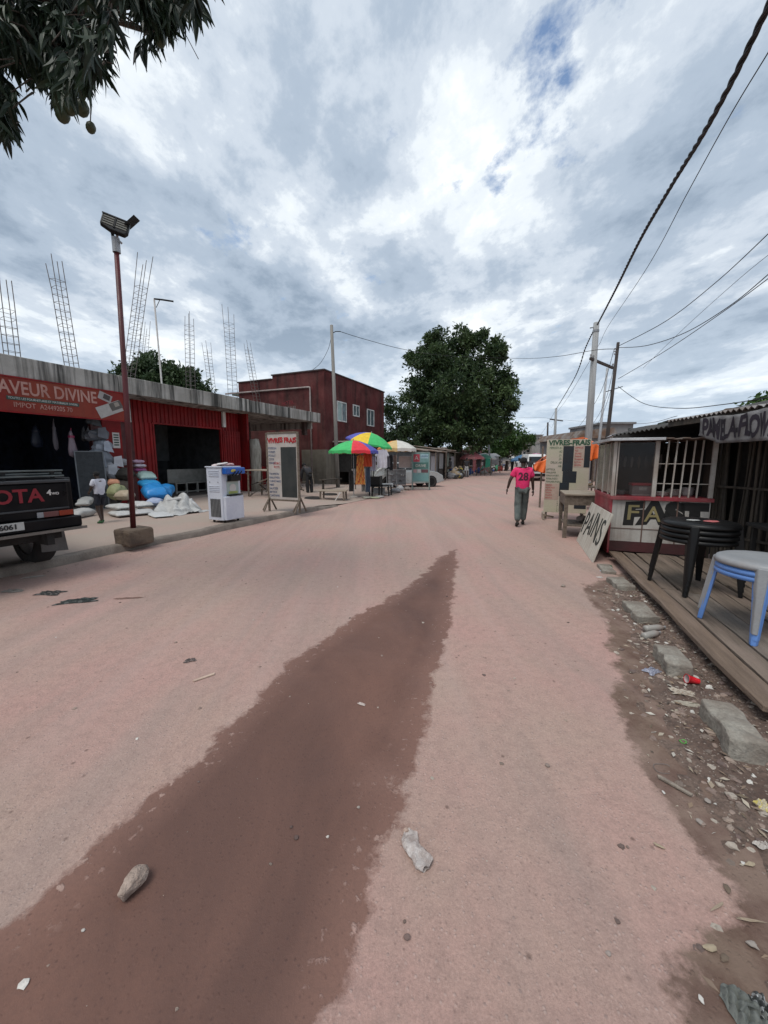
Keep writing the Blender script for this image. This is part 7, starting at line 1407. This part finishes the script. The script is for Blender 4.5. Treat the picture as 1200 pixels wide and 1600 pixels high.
# motorbikes and market goods far away
def moto(P, rot, label, c):
    o = thing('motorbike', P, label, 'motorbike', 'motorbikes parked at the far market', rot=rot)
    for y in (-.62, .62): wheel(o, (0, y, .30), .30, .09)
    mb = MB(); mb.tube([(0, -.62, .3), (0, -.25, .55), (0, .25, .6), (0, .45, .95), (0, .62, .3)], .03, 6); mb.build('frame', DARKM, o); mb = MB(); mb.blob((0, .12, .72), (.12, .24, .11), 8, .05); mb.build('fuel_tank', c, o, smooth=True); mb = MB(); mb.blob((0, -.35, .74), (.11, .36, .06), 8, .02); mb.build('seat', BLACK, o, smooth=True)
    mb = MB(); mb.tube([(-.33, .4, 1.02), (0, .46, .98), (.33, .4, 1.02)], .016, 6); mb.build('handlebar', DARKM, o); mb = MB(); mb.blob((0, 0, .4), (.13, .18, .14), 8, .1); mb.build('engine', STEEL, o); mb = MB(); mb.blob((0, .58, .85), (.07, .07, .08), 8, 0); mb.build('headlight', WHITEP, o)
MRED, MBLU = mat('bike red', (.3, .02, .02), rough=.3), mat('bike blue', (.02, .05, .2), rough=.3)
for i, (px, py, r_, c, l) in enumerate(((752, 737, 1.3, MRED, 'red motorbike below the white parasol'), (764, 737, .9, MBLU, 'blue motorbike right of the red one'), (776, 735.5, 1.8, MRED, 'red motorbike at the street end left of the far walkers'), (788, 734, .4, MBLU, 'dark blue motorbike in the middle distance of the street end'), (708, 748, 1.2, MBLU, 'motorbike parked before the greenish grey shed'))): P = gp(px, py); moto((P.x, P.y, 0), r_, l, c)
Rk = random.Random(31); cols_ = [('white', (.5, .5, .48)), ('red', (.4, .06, .05)), ('green', (.05, .22, .12)), ('blue', (.06, .12, .35)), ('tan', (.35, .27, .18)), ('dark', (.04, .04, .04)), ('yellow', (.5, .4, .08)), ('grey', (.25, .25, .26))]
plc = ['below the faded red parasol', 'beside the mango trunk', 'under the white parasol', 'by the red motorbike', 'at the street end', 'before the dark shed']
for i in range(24):
    cn, c = cols_[i % 8]; zn = i//4 % 6; px = [733, 722, 752, 760, 775, 712][zn]+Rk.uniform(-6, 6); P = gp(px, [742, 745, 740, 739, 736.5, 748][zn]+Rk.uniform(-.8, .6)); h = Rk.uniform(.35, .9)
    o = thing('market_bundle', (P.x, P.y, 0), '%s goods bundle %s' % (cn, plc[zn]), 'goods', 'goods heaped at the far market'); mb = MB(); mb.col = c; mb.blob((0, 0, h*.45), (Rk.uniform(.25, .5), .3, h*.5), 8, .25, seed=i, flat=-.95); mb.build('bulk', VC, o); mb = MB(); mb.col = tuple(x*1.3 for x in c); mb.blob((.1, 0, h), (.18, .15, .12), 6, .3, seed=i); mb.build('top', VC, o)
for i, (px, py, Y, w_, c, l) in enumerate(((760, 716, 38, 9, (.03, .28, .17), 'green cloth awning hanging beneath the white parasol'), (746, 716, 38, 6, (.04, .04, .05), 'dark cloth awning left of the green one'), (772, 714, 44, 14, (.3, .3, .3), 'grey sheet awning at the far stalls'), (790, 716, 60, 14, (.35, .34, .32), 'pale sheet awning closing the far end of the street'))):
    T = yp(px, py, Y); o = thing('awning', (T.x, Y, 0), l, 'awning'); ww = w_/600*Y/2; mb = MB(); mb.col = c; mb.slab((-ww, -.8, T.z), (ww, -.8, T.z+.05), (ww, 1.2, T.z+.4), (-ww, 1.2, T.z+.35), .03); mb.slab((-ww, -.8, T.z-.9), (ww*.6, -.8, T.z-.8), (ww*.6, -.78, T.z), (-ww, -.78, T.z), .03); mb.build('sheet', VC, o)
    for x in (-ww, ww): mb = MB(); mb.bar((x, -.7, 0), (x, -.7, T.z), .07); mb.build('post', WOOD, o)
# ================================================================== LITTER ON THE ROAD
def gnd(px, py):
    P = gp(px, py, .0); z = max(float(rz(np.array([P.x]), np.array([P.y]))[0]), float(soil_z(np.array([P.x]), np.array([P.y]))[0]) if poly_sdf(np.array([P.x]), np.array([P.y]), soil_poly)[0] > 0 else -1); return Vector((P.x, P.y, z))
def lt(name, px, py, label, cat, rot=0, z=0): P = gnd(px, py); P.z += z; return thing(name, P, label, cat, rot=rot)
o = lt('stone', 210, 1386, 'fist sized angular stone lying on the dark wet strip at lower left', 'stone', rot=-.25)
bm = bmesh.new(); Rk = random.Random(6)
for i in range(26): 
    v = Vector((Rk.gauss(0, 1), Rk.gauss(0, 1), Rk.gauss(0, 1))).normalized(); bm.verts.new((v.x*.043, v.y*.064, v.z*.040+.030))
bmesh.ops.convex_hull(bm, input=bm.verts); me = bpy.data.meshes.new('rock'); bm.to_mesh(me); bm.free(); me.materials.append(mat('pale chipped stone', (.46, .36, .30), (.27, .20, .165), rough=.9, ns=14, bump=.9, bs=60, fine=.2)); r_ = bpy.data.objects.new('rock', me); C.objects.link(r_); r_.parent = o
r_.modifiers.new('b', 'BEVEL').width = .004; q = r_.modifiers.new('s', 'SUBSURF'); q.levels = q.render_levels = 2; q.subdivision_type = 'SIMPLE'; t = bpy.data.textures.new('chip', 'CLOUDS'); t.noise_scale = .02; q = r_.modifiers.new('d', 'DISPLACE'); q.texture = t; q.strength = .008
# crushed plastic bottle
o = lt('crushed_bottle', 649, 1331, 'flattened clear plastic bottle lying at the edge of the wet strip', 'bottle', rot=radians(24))
def bot(u, v):
    y = (u-.5)*.17; wv = .030*(1-.03*sin(u*24)+.10*sin(u*7+1)) if .10 < u < .85 else (.030-(u-.85)*.13 if u >= .85 else .012+u*.18); a = v*2*pi; x = wv*cos(a)*1.25; z = .013+.011*sin(a)*(1-.3*(u > .8))+.0025*sin(u*31+v*9)+.003*sin(u*9-v*14)+.002*sin(u*17+v*25); return (x+.006*sin(u*8), y, max(.001, z))
mb = MB(); mb.grid(bot, 34, 18); mb.build('bottle', mat('crumpled clear plastic', (.62, .56, .53), (.42, .37, .34), rough=.22, ns=40, bump=.4, bs=90, trans=.2, dust=.4), o)
mb = MB(Matrix.Translation((0, .083, .012)) @ Matrix.Rotation(pi/2, 4, 'X')); mb.lathe([(.013, -.008), (.014, .0), (.013, .008)], 12); mb.build('cap', mat('tan cap', (.42, .30, .24), rough=.5), o)
def crumple(name, px, py, w_, l_, h, c, label, cat='litter', rot=0, seed=0, m=None, c2=None, n=14):
    o = lt(name, px, py, label, cat, rot=rot); Rr = random.Random(seed); ph = [Rr.uniform(0, 6.28) for _ in range(5)]; mb = MB()
    def f(u, v):
        x, y = (u-.5)*w_, (v-.5)*l_; k_ = 1+.18*sin(6*v+ph[0])+.1*sin(11*v+ph[1]); e = 1-max(abs(u-.5), abs(v-.5))*2; return (x*k_, y*(1+.15*sin(7*u+ph[2])), .003+h*(abs(sin(9*u+5*v+ph[3]))*.6+abs(sin(14*v-7*u+ph[4]))*.5)*min(1, e*3+.15))
    for j in range(n):
        for i in range(n): mb.col = c2 if c2 and (sin(i*1.1+ph[0])*sin(j*.9+ph[1]) > .25) else c; mb.add([f(i/n, j/n), f((i+1)/n, j/n), f((i+1)/n, (j+1)/n), f(i/n, (j+1)/n)], [(0, 1, 2, 3)])
    mb.build('sheet', m or VCG, o, solid=.001)
    q = MB(); q.col = tuple(x*.7 for x in c); q.tube([f(.2, .5), Vector(f(.5, .55))+Vector((0, 0, .004)), f(.8, .45)], min(w_, l_)*.04, 5); q.build('crease', m or VCG, o); return o
crumple('sachet', 565, 1100, .05, .022, .004, (.5, .42, .38), 'small pale empty water sachet on the wet strip', rot=-.5, seed=1)
o = lt('wood_chip', 319, 1059, 'flat pale wood chip on the dry road, left of the wet strip', 'wood chip', rot=-radians(48)); mb = MB(); mb.prism([(-.011, -.075), (.011, -.07), (.013, .07), (-.009, .08)], .002, .010); mb.build('strip', WOODP if False else mat('fresh pale wood', (.55, .42, .33), (.45, .33, .26), rough=.8), o, bevel=.001)
crumple('dark_rag', 297, 1032, .08, .05, .012, (.10, .075, .07), 'small dark crumpled rag by the pale wood chip', seed=2, m=VC, rot=.4, c2=(.22, .17, .15))
crumple('dark_rag', 78, 928, .26, .13, .022, (.02, .022, .02), 'dark crumpled rag on the road nearest the pickup truck', seed=3, m=VC, c2=(.10, .085, .08), n=20); crumple('dark_rag', 121, 940, .34, .12, .024, (.015, .022, .02), 'longer black torn rag, right of the other dark rag', seed=4, m=VC, rot=.35, c2=(.08, .085, .08), n=20)
crumple('brown_scrap', 200, 935, .28, .03, .008, (.22, .13, .10), 'thin reddish brown scrap lying right of the black rags', seed=5, m=VC, rot=.15); crumple('grey_scrap', 20, 924, .22, .10, .015, (.18, .16, .14), 'grey scrap beneath the rear of the pickup truck', seed=6, m=VC); crumple('grey_scrap', 52, 902, .22, .05, .012, (.30, .26, .23), 'pale scrap lying along the kerb foot behind the pickup', seed=7, m=VC, rot=.5)
P = gz(68, 866); o = thing('stone', (P[0], P[1], .12), 'small brown stone on the pavement behind the truck mudflap', 'stone', A=AL); mb = MB(); mb.col = (.10, .065, .05); mb.blob((0, 0, .03), (.085, .05, .045), 8, .2, seed=3, flat=-.6); mb.build('rock', STONEV, o)
crumple('crushed_pack', 1018, 1051, .105, .075, .022, (.24, .25, .32), 'crumpled blue grey plastic ball on the soil left of the red cup', seed=8, c2=(.36, .37, .44), rot=.4, n=18)
o = lt('red_cup', 1080, 1071, 'bright red plastic cup with white inside tipped beside a concrete block', 'cup', rot=radians(-100), z=.028); T_ = Matrix.Rotation(radians(80), 4, 'X'); RC = mat('bright red plastic', (.75, .02, .03), rough=.3, bump=0)
mb = MB(T_); mb.lathe([(.018, -.045), (.022, -.02), (.030, .035), (.033, .036), (.031, .030)], 18, cap=False); mb.build('cup', RC, o, smooth=True); mb = MB(T_); mb.lathe([(.001, -.04), (.017, -.04), (.0205, -.02), (.0285, .0335)], 18, cap=False); mb.build('lining', mat('cup white', (.6, .5, .5), rough=.4, bump=0), o, smooth=True)
crumple('white_wrapper', 1066, 1088, .13, .06, .018, (.46, .40, .33), 'dirty white paper mass just below the red cup', seed=9, m=VC, rot=-.4, c2=(.33, .26, .2), n=18); crumple('white_wrapper', 1072, 1104, .15, .04, .014, (.42, .38, .31), 'second dirty white paper strip below the red cup', seed=10, m=VC, rot=-.3, n=16)
crumple('blue_pack', 951, 893, .20, .08, .03, (.30, .42, .55), 'blue and white packet against the farthest concrete block', seed=11, c2=(.55, .57, .6), rot=.2); crumple('green_pack', 948, 886, .18, .08, .03, (.04, .14, .06), 'dark green packet behind the blue and white one', seed=12, rot=.2); crumple('white_scrap', 937, 903, .07, .05, .012, (.55, .5, .46), 'small white scrap at the soil edge below the far blocks', seed=13, m=VC)
for i, (px, py, l) in enumerate(((1023, 987, 'grey plastic bottle wedged at the deck edge'), (1018, 996, 'second pale plastic bottle just below the grey one'))):
    o = lt('plastic_bottle', px, py, l, 'bottle', rot=radians(100)+i*.2, z=.03); mb = MB(Matrix.Rotation(pi/2, 4, 'X')); mb.lathe([(.001, -.11), (.028, -.11), (.03, -.09), (.03, .03), (.028, .05), (.012, .09)], 12, cap=False); mb.build('bottle', mat('dusty bottle plastic', (.36, .35, .32), (.24, .22, .2), rough=.35, dust=.5), o, smooth=True); mb = MB(Matrix.Rotation(pi/2, 4, 'X')); mb.lathe([(.013, .09), (.013, .108)], 10); mb.build('cap', GREYP, o)
o = lt('wooden_stick', 1055, 1231, 'short weathered wooden lath on the wet soil below the green ring', 'stick', rot=radians(38)); mb = MB(); mb.prism([(-.009, -.065), (.007, -.068), (.012, .06), (.006, .078), (-.008, .07)], .006, .016); mb.build('lath', mat('grey lath', (.30, .255, .21), (.2, .165, .135), rough=.9, ns=30, bump=.5), o, bevel=.001)
o = lt('green_ring', 1067, 1161, 'small bright green plastic ring on the soil', 'ring'); mb = MB(); pr_ = [(cos(2*pi*i/16)*.017, sin(2*pi*i/16)*.013, .008+.003*sin(i)) for i in range(17)]; mb.tube(pr_, .0035, 6, cap=False); mb.build('ring', mat('green plastic', (.10, .35, .06), rough=.4, bump=0), o, smooth=True)
o = lt('wire_loop', 1036, 1203, 'thin rusty wire loop lying on the soil above the wooden lath', 'wire'); mb = MB(); mb.tube([(cos(a)*.045, sin(a)*.035, .008+.004*sin(3*a)) for a in [(.3+i*.33) for i in range(15)]], .0014, 5); mb.build('wire', REB, o)
crumple('yellow_wrapper', 1193, 1266, .06, .06, .02, (.52, .46, .33), 'cream and yellow wrapper at the right edge of the soil', seed=14, c2=(.6, .5, .15), m=VCG)
crumple('grey_cloth', 1168, 1590, .095, .12, .03, (.15, .16, .145), 'wet grey green cloth lying in the bottom right corner', seed=15, m=VC, rot=.2, c2=(.12, .13, .12), n=44); crumple('dark_plastic', 1196, 1592, .05, .09, .03, (.05, .055, .055), 'dark plastic scrap right of the wet grey cloth', seed=16, m=VCG, c2=(.35, .36, .36), n=24)
crumple('white_scrap', 1190, 1325, .05, .03, .012, (.5, .46, .42), 'small white scrap at the right frame edge below the yellow wrapper', seed=17, m=VC)
Rk = random.Random(44); nm = ['pale curled leaf', 'brown bark chip', 'white paper crumb', 'grey pebble slab', 'tan wood splinter']; 
for i, (px, py, k_) in enumerate(((1037, 1240, 2), (1105, 1255, 3), (1030, 1325, 0), (1092, 1286, 3), (1160, 1350, 2), (1172, 1352, 0), (1120, 1420, 4), (1108, 1485, 0), (1130, 1500, 1), (1095, 1565, 2), (1170, 1440, 4), (1175, 1480, 3), (1135, 1390, 1), (1025, 1010, 4), (990, 985, 2), (1003, 1072, 1))):
    wh = ['near the wooden lath', 'right of the wooden lath', 'low on the soil edge', 'below the concrete block end', 'toward the right frame edge', 'beside the dry road tongue', 'inside the notch of wet soil', 'above the grey cloth', 'left of the grey cloth', 'under the notch of wet soil', 'on the far right soil', 'above and right of the grey cloth', 'in the middle of the lower verge', 'between the concrete blocks', 'left of the third block', 'left of the blue grey ball'][i]
    o = lt(['leaf_scrap', 'bark_chip', 'paper_scrap', 'flat_stone', 'wood_splinter'][k_], px, py, nm[k_]+' '+wh, 'scrap', rot=Rk.uniform(0, 3)); mb = MB(); mb.col = [(.36, .29, .2), (.14, .1, .07), (.55, .52, .48), (.3, .26, .23), (.32, .25, .18)][k_]
    a, b, h = [(.022, .008, .004), (.018, .009, .004), (.010, .006, .003), (.016, .012, .006), (.04, .004, .003)][k_]; mb.blob((0, 0, h+.004), (a, b, h), 8, .3, seed=i); mb.build('piece', VC, o)
for i, (px, py, a, c, l) in enumerate(((512, 1308, .007, (.55, .5, .45), 'tiny white pebble on the middle of the wet strip'), (463, 1309, .012, (.10, .06, .05), 'small muddy lump in the middle of the wet strip'), (636, 1465, .013, (.17, .11, .095), 'small brown clod on the dry road right of the wet strip'), (632, 1440, .007, (.15, .1, .08), 'tiny brown clod above the small brown clod'), (855, 1198, .014, (.26, .2, .17), 'small clod on the dry road at centre right'), (880, 917, .03, (.3, .24, .2), 'pale clod on the road before the leaning board'), (560, 1262, .008, (.35, .3, .26), 'small pale crumb in the wet strip above the bottle'), (950, 1492, .009, (.34, .28, .25), 'small pale stone on the dry road at lower right'), (455, 1292, .008, (.1, .06, .05), 'tiny muddy lump above the other muddy lump'), (130, 1452, .007, (.5, .46, .42), 'tiny pale pebble in the wet strip at far left'))):
    o = lt('pebble', px, py, l, 'pebble'); mb = MB(); mb.col = c; mb.blob((0, 0, a*.4), (a, a*.75, a*.55), 8, .2, seed=i); mb.build('rock', STONEV, o)
